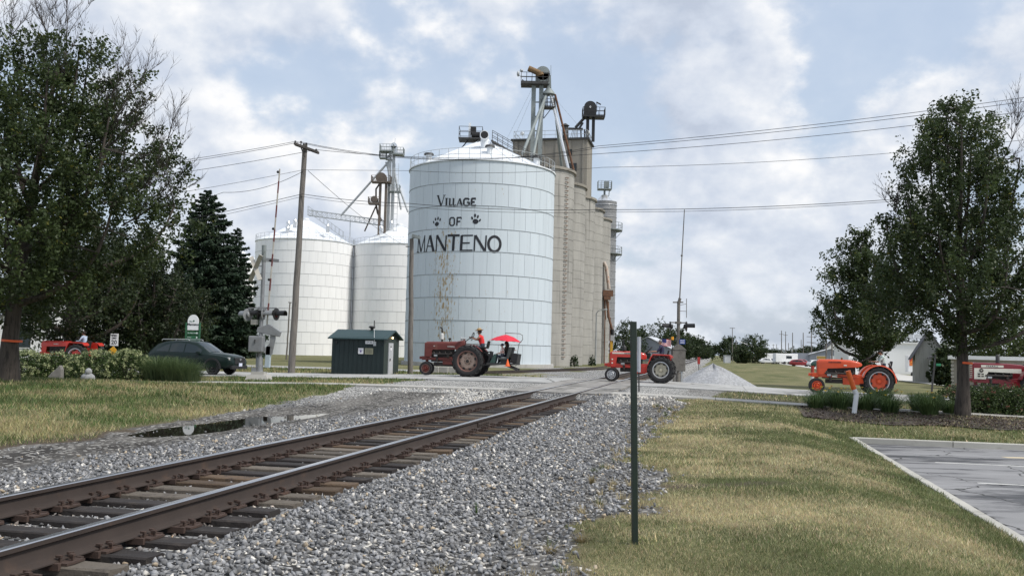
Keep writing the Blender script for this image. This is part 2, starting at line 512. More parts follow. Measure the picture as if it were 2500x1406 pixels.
def build_ground():
    ss = [-60, -30, -15, -6, 0, 2, 3] + spaced(3.4, 34, .11, .011)
    ss = ss[:-1] + spaced(34.2, 64, .4, .012) + spaced(66, 3600, 2, .06)
    li = np.arange(-13.6, 4.3, .15)
    lo = []
    x = 4.4; st = .3
    while x < 3000: lo.append(x); x += st; st *= 1.16
    ro = []
    x = -13.8; st = .3
    while x > -3000: ro.append(x); x -= st; st *= 1.16
    ll = np.concatenate([np.array(ro[::-1]), li, np.array(lo)])
    S, Lg = np.meshgrid(np.array(ss), ll, indexing='ij')
    Z = zf(S, Lg)
    X = S * DX + Lg * NX; Y = S * DY + Lg * NY
    g, d, w, dry = zone(S, Lg)
    ns, nl = S.shape
    V = np.stack([X, Y, Z], -1).reshape(-1, 3)
    idx = np.arange(ns * nl).reshape(ns, nl)
    F = np.stack([idx[:-1, :-1], idx[:-1, 1:], idx[1:, 1:], idx[1:, :-1]], -1).reshape(-1, 4)
    m, nt, b = newmat('ground_soil_grass_gravel')
    N = nt.nodes.new; L = nt.links.new
    va = N('ShaderNodeVertexColor'); va.layer_name = 'Col'
    sp = N('ShaderNodeSeparateColor'); L(va.outputs['Color'], sp.inputs[0])
    al = N('ShaderNodeAttribute'); al.attribute_name = 'dry'
    geo = N('ShaderNodeNewGeometry')

    def noise(sc, det=5, ro=.6, st=None):
        n = N('ShaderNodeTexNoise'); n.inputs['Scale'].default_value = sc; n.inputs['Detail'].default_value = det; n.inputs['Roughness'].default_value = ro
        if st:
            v = N('ShaderNodeVectorMath'); v.operation = 'MULTIPLY'; L(geo.outputs['Position'], v.inputs[0]); v.inputs[1].default_value = st; L(v.outputs[0], n.inputs['Vector'])
        else: L(geo.outputs['Position'], n.inputs['Vector'])
        return n.outputs['Fac']

    def mix(f, a, bb):
        n = N('ShaderNodeMix'); n.data_type = 'RGBA'
        for k, v in (('Factor', f), ('A', a), ('B', bb)):
            if isinstance(v, tuple): n.inputs[k].default_value = (*v, 1)
            elif isinstance(v, float): n.inputs[k].default_value = v
            else: L(v, n.inputs[k])
        return n.outputs['Result']

    def ramp(f, a, bb):
        n = N('ShaderNodeMapRange'); n.interpolation_type = 'SMOOTHSTEP'; n.inputs['From Min'].default_value = a; n.inputs['From Max'].default_value = bb; L(f, n.inputs['Value']); return n.outputs[0]
    fine = noise(14, 6, .7)
    grass = mix(al.outputs['Fac'], (.085, .105, .038), (.30, .26, .15))
    grass = mix(ramp(fine, .3, .8), grass, (.06, .07, .026))
    grass = mix(ramp(noise(.35, 4, .6), .35, .7), grass, (.17, .165, .08))
    vor = N('ShaderNodeTexVoronoi'); vor.inputs['Scale'].default_value = 19; L(geo.outputs['Position'], vor.inputs['Vector'])
    sv = N('ShaderNodeSeparateColor'); L(vor.outputs['Color'], sv.inputs[0])
    stone = mix(sv.outputs[0], (.13, .135, .145), (.36, .36, .36))
    stone = mix(ramp(sv.outputs[1], .84, .9), stone, (.62, .6, .55))
    stone = mix(sp.outputs['Blue'], stone, mix(sv.outputs[2], (.30, .30, .29), (.74, .73, .70)))
    stone = mix(ramp(vor.outputs['Distance'], .35, .7), stone, (.035, .034, .033))  # gaps between stones darkened: shade between them put into the colour
    dirtc = mix(ramp(noise(1.1, 7, .65, (1, .35, 1)), .38, .62), (.045, .042, .039), (.135, .128, .118))
    dirtc = mix(ramp(sv.outputs[1], .8, .86), dirtc, (.34, .33, .31))
    grav = mix(sp.outputs['Green'], stone, dirtc)
    grass = mix(sp.outputs['Green'], grass, (.085, .068, .05))
    nz = N('ShaderNodeMath'); nz.operation = 'MULTIPLY_ADD'; L(noise(7, 5, .7), nz.inputs[0]); nz.inputs[1].default_value = .7; nz.inputs[2].default_value = -.35
    ad = N('ShaderNodeMath'); ad.operation = 'ADD'; L(sp.outputs['Red'], ad.inputs[0]); L(nz.outputs[0], ad.inputs[1])
    L(mix(ramp(ad.outputs[0], .38, .62), grass, grav), b.inputs['Base Color'])
    b.inputs['Roughness'].default_value = .95
    b.inputs['Specular IOR Level'].default_value = .2
    h = N('ShaderNodeMath'); h.operation = 'MULTIPLY_ADD'; L(vor.outputs['Distance'], h.inputs[0]); h.inputs[1].default_value = -.8; L(fine, h.inputs[2])
    bp = N('ShaderNodeBump'); bp.inputs['Strength'].default_value = .9; bp.inputs['Distance'].default_value = .03
    L(h.outputs[0], bp.inputs['Height']); L(bp.outputs[0], b.inputs['Normal'])
    cols = np.stack([g, d, w], -1).reshape(-1, 3)
    me = bulk('ground', V, F, m, cols, smooth=True)
    a = me.attributes.new('dry', 'FLOAT', 'POINT'); a.data.foreach_set('value', dry.ravel().astype(np.float32))
    return tag(place('ground', me), kind='structure')


ground = build_ground()

# ---------------------------------------------------------------- puddle
mw, nt, b = newmat('puddle_water')
b.inputs['Base Color'].default_value = (.02, .018, .014, 1); b.inputs['Roughness'].default_value = .02; b.inputs['Specular IOR Level'].default_value = .9
pm = MB(); pts = []
for i in range(40):
    a = 2 * math.pi * i / 40
    pts.append(SL(18.2 + 4.9 * math.cos(a), -9.98 + .95 * math.sin(a) + .06 * math.cos(a), -.301))
pm.add(pts, [tuple(range(40))])
tag(pm.build('water', mw), kind='structure')

# ---------------------------------------------------------------- street, pavement, car park
M['road'] = mat('worn_concrete_road', (.38, .38, .37), .9, 0, .16, .7, .25, 50, (.25, .25, .245), .46, .66, .5, (1, 1, 1), .06)
M['joint'] = mat('dark_joint', (.07, .068, .063), .95, 0, .2, 3)
M['walk'] = mat('sidewalk_concrete', (.37, .36, .335), .9, 0, .12, 1.2, .25, 60, (.34, .33, .3), .5, .75, .8, (1, 1, 1), .07)
M['asphalt'] = mat('car_park_asphalt', (.24, .24, .245), .8, 0, .2, 1.0, .5, 70, (.06, .062, .068), .48, .60, .6, (.45, 1.6, 1))
def add_cracks(m, scale, dark):
    nt = m.node_tree; N = nt.nodes.new; L = nt.links.new; b = nt.nodes['Principled BSDF']
    src = b.inputs['Base Color'].links[0].from_socket
    g = N('ShaderNodeNewGeometry'); n = N('ShaderNodeTexNoise'); n.inputs['Scale'].default_value = 1.4; n.inputs['Detail'].default_value = 5; L(g.outputs['Position'], n.inputs['Vector'])
    a = N('ShaderNodeVectorMath'); a.operation = 'MULTIPLY_ADD'; L(n.outputs['Color'], a.inputs[0]); a.inputs[1].default_value = (.9, .9, 0); L(g.outputs['Position'], a.inputs[2])
    v = N('ShaderNodeTexVoronoi'); v.feature = 'DISTANCE_TO_EDGE'; v.inputs['Scale'].default_value = scale; L(a.outputs[0], v.inputs['Vector'])
    r = N('ShaderNodeMapRange'); r.inputs['From Min'].default_value = .004; r.inputs['From Max'].default_value = .012; L(v.outputs['Distance'], r.inputs['Value'])
    mx = N('ShaderNodeMix'); mx.data_type = 'RGBA'; L(r.outputs[0], mx.inputs['Factor']); mx.inputs['A'].default_value = (*dark, 1); L(src, mx.inputs['B']); L(mx.outputs['Result'], b.inputs['Base Color'])


add_cracks(M['asphalt'], .42, (.03, .03, .03)); add_cracks(M['road'], .16, (.10, .10, .095))
M['kerb'] = mat('kerb_concrete', (.43, .42, .38), .9, 0, .12, 1.5, .3, 60, (.28, .27, .24), .5, .75, 1.6, (1, 1, 1), .06)
M['paint'] = mat('worn_white_paint', (.58, .58, .56), .8, 0, .15, 2, 0, 30, (.2, .2, .2), .55, .7, 6)
M['paint_yellow'] = mat('worn_cream_paint', (.55, .47, .33), .8, 0, .15, 2, 0, 30, (.22, .2, .17), .55, .72, 6)


def slab(parent, name, s0, s1, l0, l1, dz, thick, m, step=1.2, smoothz=True):
    k = max(1, int((l1 - l0) / step))
    mb = MB(); top = []; 
    for i in range(k + 1):
        l = l0 + (l1 - l0) * i / k
        za = float(zf(s0, l, False)) + dz; zb = float(zf(s1, l, False)) + dz
        top.append((SL(s0, l, za), SL(s1, l, zb), SL(s0, l, za - thick), SL(s1, l, zb - thick)))
    for i in range(k):
        a, c = top[i], top[i + 1]
        mb.add([a[0], c[0], c[1], a[1]], [(0, 1, 2, 3)])
        mb.add([a[2], c[2], c[0], a[0]], [(0, 1, 2, 3)])
        mb.add([a[1], c[1], c[3], a[3]], [(0, 1, 2, 3)])
    for t in (top[0], top[-1]):
        mb.add([t[0], t[1], t[3], t[2]], [(0, 1, 2, 3)])
    return mb.build(name, m, parent, clean=True)


road = tag(slab(None, 'road', ROAD0 + .02, ROAD1 - .02, -420, 420, .02, .1, M['joint'], 4), kind='structure')
for row in range(2):
    s0 = ROAD0 + row * 4.1
    l = -7.25
    while l > -48: slab(road, 'slab', s0, s0 + 4.08, l - 4.98, l, .05, .06, M['road']); l -= 5.0
    l = -3.6
    while l < 46: slab(road, 'slab', s0, s0 + 4.08, l, l + 4.98, .05, .06, M['road']); l += 5.0
walk = tag(slab(None, 'sidewalk', WALK0 + .02, WALK1 - .02, -90, 90, .02, .1, M['joint'], 3), kind='structure')
l = -7.3
while l > -42: slab(walk, 'slab', WALK0, WALK1, l - 1.78, l, .055, .07, M['walk'], 3); l -= 1.8
l = -3.55
while l < 30: slab(walk, 'slab', WALK0, WALK1, l, l + 1.78, .055, .07, M['walk'], 3); l += 1.8
# back lane running behind the green shed, and the bright street on the far right
bl = tag(slab(None, 'lane', 60, 65, -160, -17, .06, .1, M['road'], 4), kind='structure')
fs = MB(); rowsA = []
for i in range(40):                                   # street leaving the crossing road on the right, running up beside the railway
    s = 50.1 + i * 6.5
    k1 = max(0, 1 - (s - 50) / 42) ** 2
    la, lb_ = 17.2 + 9 * k1, 24.5 + 16 * k1
    rowsA.append([SL(s, l, float(zf(s, l, False)) + .05) for l in (la, (la + lb_) / 2, lb_)])
fs.grid(rowsA)
tag(fs.build('street', mat('pale_street', (.5, .49, .46), .9, 0, .12, .5)), kind='structure')

lot = MB()
lot.add([SL(-20, LOT_L, -.74), SL(-20, 40, -.74), SL(LOT_S, 40, -.74), SL(LOT_S, LOT_L, -.74)], [(0, 1, 2, 3)])
lot = tag(lot.build('parking_lot', M['asphalt']), kind='structure')
kerb = MB().box((0, 0, 0), (.12, .5, .1)).build('kerb', M['kerb'])
kerb.data.clear_geometry()
tag(kerb, kind='structure')
ks = MB()
kprof = [(-.09, -.14), (-.09, .135), (-.075, .15), (.06, .15), (.085, .13), (.10, -.14)]
for length, nm in ((2.38, 'kerb_stone'),):
    ks.prism(kprof, 0, length)
kme = ks.mesh('kerb_stone', M['kerb'])
s = LOT_S - 2.4
while s > -8:
    place('kerb_stone', kme, kerb, loc=SL(s, LOT_L, -.745), rot=(0, 0, -TH)); s -= 2.4
l = LOT_L
while l < 22:
    place('kerb_stone', kme, kerb, loc=SL(LOT_S, l + 2.38, -.745), rot=(0, 0, -TH + math.pi / 2)); l += 2.4
for s, l0, l1 in ((21.6, 4.6, 10.5), (18.3, 4.6, 10.5), (15.2, 4.6, 10.5), (12.1, 4.6, 10.5), (9, 4.6, 10.5)):
    mb = MB(); mb.add([SL(s, l0, -.736), SL(s, l1, -.736), SL(s + .11, l1, -.736), SL(s + .11, l0, -.736)], [(0, 1, 2, 3)])
    mb.build('painted_line', M['paint'], lot)
for s, l in ((23.6, 6.4), (22.3, 8.8)):
    mb = MB(); mb.add([SL(s, l, -.736), SL(s - .25, l + .1, -.736), SL(s + .35, l + 2.6, -.736), SL(s + .6, l + 2.3, -.736)], [(0, 1, 2, 3)])
    mb.build('painted_arrow', M['paint_yellow'], lot)

# ---------------------------------------------------------------- railway
RP = [(-.076, -.186), (.076, -.186), (.076, -.176), (.02, -.158), (.012, -.14), (.010, -.055), (.036, -.04), (.037, -.008), (.03, 0), (-.03, 0), (-.037, -.008), (-.036, -.04), (-.010, -.055), (-.012, -.14), (-.02, -.158), (-.076, -.176)]
M['tie_dark'] = mat('creosoted_tie', (.022, .018, .017), .85, 0, .3, 6, .5, 30, (.055, .045, .038), .5, .75, 5, (1, 1, 1), .2)
M['tie_brown'] = mat('weathered_brown_tie', (.11, .075, .048), .92, 0, .3, 6, .7, 30, (.045, .034, .027), .45, .7, 6, (1, 1, 1), .25)
M['tie_grey'] = mat('weathered_grey_tie', (.13, .112, .092), .92, 0, .3, 6, .7, 30, (.06, .05, .042), .45, .7, 6, (1, 1, 1), .25)
track = root('railway_track', SL(4, TRK, -.2), 'long straight railway track of rusty rails on wooden ties running to the horizon', 'railway track')
for lr in (RAIL_L, RAIL_R):
    mb = MB(); rows = []
    for s in [-20, 0, 5, 10, 20, 32, 50, 90, 200, 420, 900]:
        rows.append([SL(s, lr + x, z + .012) for x, z in RP])
    mb.grid(rows, 0, True)
    n = len(RP)
    mb.m = [1 if (k % n) in (8, 7, 9) else 0 for k in range(len(mb.f))]
    rail = mb.build('rail', [M['railside'], M['railtop']], track, True, True)
    for sj in (22.4,) if lr == RAIL_L else (18.9,):
        j = MB()
        for sd in (-1, 1):
            j.bar(SL(sj - .45, lr + sd * .026, -.10), SL(sj + .45, lr + sd * .026, -.10), .026, .085)
            for q in (-.36, -.22, -.08, .08, .22, .36): j.cyl(SL(sj + q, lr + sd * .03, -.1), SL(sj + q, lr + sd * .06, -.1), .016, n=6)
        j.build('joint_bar', M['railside'], rail, False, True)


def tie_mesh(i):
    r = random.Random(i)
    mb = MB(); L_, W, H = 2.62, .23, .18
    rows = []
    for k in range(9):
        x = -L_ / 2 + L_ * k / 8
        e = .012 if k in (0, 8) else .004
        rows.append([(x, -W / 2 + r.uniform(-e, e), -H), (x, -W / 2 + r.uniform(-e, e), -.012), (x, -W / 2 + .014, r.uniform(-e, e) * .6), (x, r.uniform(-.05, .05), r.uniform(-.012, .002)), (x, W / 2 - .014, r.uniform(-e, e) * .6), (x, W / 2 + r.uniform(-e, e), -.012), (x, W / 2 + r.uniform(-e, e), -H)])
    mb.grid(rows)
    for rr in (rows[0], rows[-1]): mb.add(rr, [tuple(range(7))])
    return mb


tie_me = [[tie_mesh(i + 7 * k).mesh('tie', M[mn]) for i in range(3)] for k, mn in enumerate(('tie_dark', 'tie_brown', 'tie_grey'))]
pl = MB()
pl.box((0, 0, .008), (.36, .2, .018)); pl.box((-.085, 0, .022), (.014, .19, .014)); pl.box((.085, 0, .022), (.014, .19, .014))
for x, y in ((-.1, -.07), (-.1, .06), (.1, -.07), (.1, .05), (.15, .0), (-.15, .02)):
    pl.box((x, y, .03), (.018, .018, .05)); pl.box((x - .008 * (1 if x > 0 else -1), y, .057), (.042, .03, .016))
for y in (-.125, .125):
    pl.box((0.06, y, -.005), (.16, .03, .05))
plate_me = pl.mesh('tie_plate', M['plate'])
tk = random.Random(5)
tie_s = []
s = 3.0
while s < 32.3:
    tie_s.append(s); s += .5 + tk.uniform(-.03, .03)
s = 50.9
while s < 88: tie_s.append(s); s += .52
for i, s in enumerate(tie_s):
    kind = 0 if tk.random() < .45 else (1 if tk.random() < .55 else 2)
    t = place('tie', tie_me[kind][i % 3], track, True, loc=SL(s, TRK + tk.uniform(-.06, .06), -.196 + tk.uniform(-.006, .003)), rot=(0, 0, -TH + tk.uniform(-.02, .02)))
    if s < 30:
        for lr in (RAIL_L, RAIL_R):
            p = bpy.data.objects.new('tie_plate', plate_me); COL.objects.link(p); p.parent = t
            p.location = ((lr - TRK), 0, .004)

M['deck'] = mat('weathered_crossing_deck', (.26, .25, .235), .92, 0, .25, 1.5, .4, 30, (.12, .115, .105), .45, .68, .9, (1, .4, 1), .14)
deck = root('crossing_deck', SL(41, TRK, -.05), 'worn grey panels between the rails where the street crosses the railway', 'crossing deck')
for (l0, l1) in ((-7.28, -6.30), (-6.10, -5.44), (-5.42, -4.76), (-4.56, -3.58)):
    s = 32.6
    while s < 50.3:
        e = min(s + 2.9, 50.4)
        mb = MB(); z = .002 + tk.uniform(-.012, .0)
        c = (SL(s, l0, z) + SL(e - .03, l1, z)) / 2
        mb.box((0, 0, -.06), (l1 - l0 - .015, e - .03 - s, .12))
        mb.build('deck_panel', M['deck'], deck, False, True, loc=c, rot=(0, 0, -TH))
        s += 2.9

# old siding in front of the elevator
sid = root('siding_track', SL(70, -11.5, -.2), 'old overgrown siding rails curving past the painted bin', 'railway track')
for lr in (-.75, .75):
    mb = MB(); rows = []
    for k in range(40):
        s = 53 + k * 3.0
        c = -16.2 + 5.2 * float(sstep(50, 95, s)) - .0 * k
        rows.append([SL(s, c + lr + x, z + .01 - .10) for x, z in RP])
    mb.grid(rows, 0, True)
    mb.build('rail', M['railside'], sid, True, True)

# ---------------------------------------------------------------- ballast stones
def stone_shapes(k, npts, seed):
    out = []
    r = np.random.default_rng(seed)
    for _ in range(k):
        bm = bmesh.new()
        P = r.normal(size=(npts, 3)); P /= np.linalg.norm(P, axis=1)[:, None]
        P *= r.uniform(.75, 1.0, (npts, 1)) * np.array([1, .78, .6])
        for p in P: bm.verts.new(p)
        res = bmesh.ops.convex_hull(bm, input=bm.verts)
        bmesh.ops.delete(bm, geom=[g for g in res['geom_interior'] if isinstance(g, bmesh.types.BMVert)], context='VERTS')
        bmesh.ops.triangulate(bm, faces=bm.faces)
        bm.verts.ensure_lookup_table(); bm.verts.index_update()
        out.append((np.array([v.co[:] for v in bm.verts]), np.array([[v.index for v in f.verts] for f in bm.faces])))
        bm.free()
    return out


def rotm(n):
    q = rng.normal(size=(n, 4)); q /= np.linalg.norm(q, axis=1)[:, None]
    w, x, y, z = q.T
    return np.stack([np.stack([1 - 2 * (y * y + z * z), 2 * (x * y - z * w), 2 * (x * z + y * w)], -1), np.stack([2 * (x * y + z * w), 1 - 2 * (x * x + z * z), 2 * (y * z - x * w)], -1), np.stack([2 * (x * z - y * w), 2 * (y * z + x * w), 1 - 2 * (x * x + y * y)], -1)], 1)


def scatter_stones(name, P, size, col, mat_, shapes, label):
    Vs = []; Fs = []; Cs = []; o = 0
    which = rng.integers(0, len(shapes), len(P))
    for k, (sv, sf) in enumerate(shapes):
        ix = np.nonzero(which == k)[0]
        if not len(ix): continue
        Rm = rotm(len(ix))
        v = np.einsum('nij,kj->nki', Rm, sv) * size[ix][:, None, None] + P[ix][:, None, :]
        f = sf[None] + (np.arange(len(ix)) * len(sv))[:, None, None] + o
        Vs.append(v.reshape(-1, 3)); Fs.append(f.reshape(-1, 3)); Cs.append(np.repeat(col[ix], len(sv), 0)); o += len(ix) * len(sv)
    me = bulk(name, np.concatenate(Vs), np.concatenate(Fs), mat_, np.concatenate(Cs))
    return tag(place(name, me), label, 'gravel', kind='stuff')


M['stone'] = mat('ballast_stone', (.3, .3, .3), .9, 0, .25, 30, 0, 30, vattr=True)


def build_ballast():
    P = []; Sz = []
    for (s0, s1, dens, sz) in ((4.2, 9, 520, .040), (9, 13, 400, .042), (13, 19, 240, .047), (19, 26, 120, .056), (26, 33, 62, .07)):
        n = int((s1 - s0) * 11.5 * dens)
        s = rng.uniform(s0, s1, n); l = rng.uniform(-11.5, 0.0, n)
        g, d, w, dry = zone(s, l)
        intrk = np.abs(l - TRK) < 1.36
        keep = rng.random(n) < np.where(intrk, .62, g * (1 - np.where(l > -4, .55, .9) * d)) * np.where(l < -8.6, .2, np.where(l < -7.9, .6, 1))
        keep &= ~((l > RAIL_L - .09) & (l < RAIL_L + .09)) & ~((l > RAIL_R - .09) & (l < RAIL_R + .09))
        ts = np.array(tie_s); nd = np.abs(s[:, None] - ts[None, :]).min(1)
        keep &= ~(intrk & (nd < .125) & (rng.random(n) < .985))
        # only what lies in the camera's field is laid stone by stone
        X = s * DX + l * NX; Y = s * DY + l * NY
        keep &= (X > -.6 * Y - .6) & (Y > 4.6)
        s, l, w, intrk = s[keep], l[keep], w[keep], intrk[keep]
        z = zf(s, l) + rng.uniform(-.012, .022, len(s)) + np.where(intrk, -.008, .0)
        P.append(np.stack([s * DX + l * NX, s * DY + l * NY, z], -1)); Sz.append(sz * rng.uniform(.45, 1.3, len(s)) * np.where(intrk, .85, 1))
        col = rng.uniform(.28, .55, (len(s), 1)) ** 2.0 * np.array([[.98, .995, 1.03]]) * 1.12
        lt = rng.random(len(s)) < (.08 + .75 * w)
        col[lt] = rng.uniform(.38, .68, (lt.sum(), 1)) * np.array([[1.03, .99, .92]])
        tan = rng.random(len(s)) < .04
        col[tan] = rng.uniform(.25, .4, (tan.sum(), 1)) * np.array([[1.15, .95, .7]])
        nr = np.minimum(np.abs(l - RAIL_L), np.abs(l - RAIL_R)); rusty = np.exp(-(nr / .28) ** 2)[:, None] * rng.uniform(.2, 1, (len(s), 1))
        col = col * (1 - rusty * (1 - np.array([[.85, .62, .46]])))
        yield_c.append(col)
    return np.concatenate(P), np.concatenate(Sz)


yield_c = []
P_, S_ = build_ballast()
scatter_stones('ballast_gravel', P_, S_, np.concatenate(yield_c), M['stone'], stone_shapes(9, 7, 2), 'crushed grey ballast stone around the railway track')
N_STONES = len(P_)

# heap of crushed stone beyond the street
hp = MB(); rows = []
hc = SL(57.5, -.1)
for i in range(15):
    rr = i / 14
    row = []
    for j in range(40):
        a = 2 * math.pi * j / 40
        k = 1 + .12 * math.sin(3 * a + 1) + .05 * math.sin(7 * a)
        x, y = 2.5 * rr * k * math.cos(a), 2.0 * rr * k * math.sin(a)
        h = 1.3 * max(0, (1 - rr) ** .85) * (1 + .1 * math.sin(5 * a + rr * 4)) - .05
        row.append((hc.x + x, hc.y + y, -.45 + h + .03 * float(vnoise(x * 3 + 20, y * 3 + 20, 1, 2) - .5)))
    rows.append(row)
hp.grid(rows, 0, True)
M['heap'] = mat('crushed_stone_heap', (.36, .37, .39), .95, 0, .2, 6, 1.0, 14, (.26, .265, .275), .4, .6, 9)
tag(hp.build('gravel_heap', M['heap'], None, True), 'low heap of pale crushed stone beside the far side of the crossing', 'gravel heap')

# ---------------------------------------------------------------- grass
M['blade'] = leafmat('grass_blade', .3, .6)


def build_grass(name, boxes, label, green, straw, dens_mul=1.0):
    Ps = []; Hs = []; Ds = []; Ws = []
    for (s0, s1, l0, l1, dens, h, w) in boxes:
        n = int((s1 - s0) * (l1 - l0) * dens * dens_mul)
        s = rng.uniform(s0, s1, n); l = rng.uniform(l0, l1, n)
        g, d, wh, dry = zone(s, l)
        X = s * DX + l * NX; Y = s * DY + l * NY
        keep = (rng.random(n) < np.clip(1.05 - 1.25 * g - .75 * d, 0, 1)) & (np.abs(X) < .585 * Y + .5) & (Y > 5)
        s, l, dry = s[keep], l[keep], dry[keep]
        Ps.append(np.stack([s * DX + l * NX, s * DY + l * NY, zf(s, l) - .006], -1))
        tuft = .55 + 1.0 * vnoise(s, l, .3, 3, 8.) + .5 * sstep(.5, .75, vnoise(s, l, 1.4, 2, 5.))
        Hs.append(h * tuft * rng.uniform(.5, 1.3, len(s))); Ds.append(dry); Ws.append(np.full(len(s), w))
    P = np.concatenate(Ps); H = np.concatenate(Hs); dry = np.concatenate(Ds); W = np.concatenate(Ws) * rng.uniform(.7, 1.3, len(P))
    n = len(P)
    a = rng.uniform(0, 2 * np.pi, n); lean = rng.uniform(.1, 1.0, n) * H; la = rng.uniform(0, 2 * np.pi, n)
    ox = np.stack([np.cos(a), np.sin(a), 0 * a], -1) * (W / 2)[:, None]
    tip = P + np.stack([np.cos(la) * lean, np.sin(la) * lean, H], -1)
    V = np.stack([P - ox, P + ox, tip], 1).reshape(-1, 3)
    F = np.arange(3 * n).reshape(n, 3)
    isdry = (rng.random(n) < dry)[:, None]
    c = np.where(isdry, np.array(straw), np.array(green)) * rng.uniform(.6, 1.35, (n, 1)) * (1 + rng.uniform(-.12, .12, (n, 3))) * (.62 + .76 * vnoise(P[:, 0], P[:, 1], .8, 3, 12.))[:, None]
    me = bulk(name, V, F, M['blade'], np.repeat(c, 3, 0))
    return tag(place(name, me), label, 'grass', kind='stuff')


GREEN = (.15, .175, .072); STRAW = (.52, .45, .27)
build_grass('grass', [(4.5, 9, -2.3, 3.4, 5200, .034, .005), (9, 14, -2.2, 3.4, 2700, .038, .008), (14, 22, -2.2, 3.4, 1100, .042, .013), (22, 32.8, -2.2, 3.6, 480, .048, .021),
                      (26, 32.8, 3.6, 17, 300, .07, .024), (34.5, 41.9, -.5, 26, 70, .09, .04)], 'short dry lawn between the track and the car park', GREEN, STRAW)
build_grass('grass', [(10.5, 16, -16, -10.0, 900, .075, .012), (13, 22, -22, -10.2, 420, .085, .017), (22, 33, -34, -10.5, 190, .09, .026), (34.5, 41.9, -34, -11.5, 80, .1, .04),
                      (50.4, 60, -32, -9, 60, .12, .05)], 'greener lawn left of the gravel lane', (.10, .145, .046), (.37, .33, .175))


def tuft_mesh(name, n, h, spread, colA, colB, seed, curl=.5, w=.008, arch=1.6, foot=.25):
    r = np.random.default_rng(seed); V = []; F = []; C = []
    for i in range(n):
        a = r.uniform(0, 2 * np.pi); d = np.array([np.cos(a), np.sin(a), 0.]); sd = np.array([-np.sin(a), np.cos(a), 0])
        hh = h * r.uniform(.55, 1.1); sp_ = spread * r.uniform(.2, 1.0); b0 = d * r.uniform(0, foot * spread)
        c = np.array(colA) * (1 - (t := r.random())) + np.array(colB) * t
        k = len(V); segs = 4
        for j in range(segs + 1):
            t = j / segs
            p = b0 + d * sp_ * t ** arch + np.array([0, 0, hh * (t - curl * t ** 3)])
            ww = w * (1 - t * .92)
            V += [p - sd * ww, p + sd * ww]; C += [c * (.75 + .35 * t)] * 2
        for j in range(segs): F.append((k + 2 * j, k + 2 * j + 1, k + 2 * j + 3, k + 2 * j + 2))
    return bulk(name, np.array(V), np.array(F), M['blade'], np.array(C))


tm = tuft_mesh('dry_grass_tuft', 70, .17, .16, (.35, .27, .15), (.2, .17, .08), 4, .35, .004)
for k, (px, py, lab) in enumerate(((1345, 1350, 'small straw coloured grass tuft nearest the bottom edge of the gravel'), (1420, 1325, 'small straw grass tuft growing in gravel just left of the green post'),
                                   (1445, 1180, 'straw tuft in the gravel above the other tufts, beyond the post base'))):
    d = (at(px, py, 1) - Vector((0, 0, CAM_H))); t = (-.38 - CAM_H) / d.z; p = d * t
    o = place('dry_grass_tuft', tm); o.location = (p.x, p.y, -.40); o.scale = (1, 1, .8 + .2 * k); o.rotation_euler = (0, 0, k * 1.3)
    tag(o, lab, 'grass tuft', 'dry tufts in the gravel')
wm = tuft_mesh('weed', 14, .14, .05, (.06, .13, .03), (.1, .17, .04), 9, .1, .004)
d = at(1163, 1245, 1) - Vector((0, 0, CAM_H)); p = d * ((-.3 - CAM_H) / d.z)
o = place('weed', wm); o.location = (p.x, p.y, -.33); tag(o, 'single small green weed growing among the ballast stones', 'weed')

# straggling dry weeds along the ragged edge between ballast and lawn
def fringe():
    V = []; F = []; C = []; k = 0
    for i in range(150):
        s = rng.uniform(5.5, 31) ** 1.0; l = -1.15 + rng.normal() * .45
        g, d, w_, dr = zone(s, l)
        if g < .25: continue
        p0 = np.array([s * DX + l * NX, s * DY + l * NY, float(zf(s, l)) - .01])
        if abs(p0[0]) > .58 * p0[1]: continue
        tone = np.array((.42, .35, .2)) if rng.random() < .75 else np.array((.12, .15, .05))
        for j in range(rng.integers(10, 34)):
            a = rng.uniform(0, 6.28); h = rng.uniform(.05, .15); sp = rng.uniform(.02, .12); dd = np.array([np.cos(a), np.sin(a), 0]); sd = np.array([-np.sin(a), np.cos(a), 0]) * .0035 * max(1, s / 9)
            b0 = p0 + dd * rng.uniform(0, .05)
            V += [b0 - sd, b0 + sd, b0 + dd * sp + np.array([0, 0, h])]; F.append((k, k + 1, k + 2)); k += 3; C += [tone * rng.uniform(.6, 1.3)] * 3
    me = bulk('dry_weeds', np.array(V), np.array(F), M['blade'], np.array(C))
    tag(place('dry_weeds', me), 'straggling dry weeds along the edge of the ballast', 'weeds', kind='stuff')


fringe()
# ---------------------------------------------------------------- grain bins
M['bin_blue'] = None


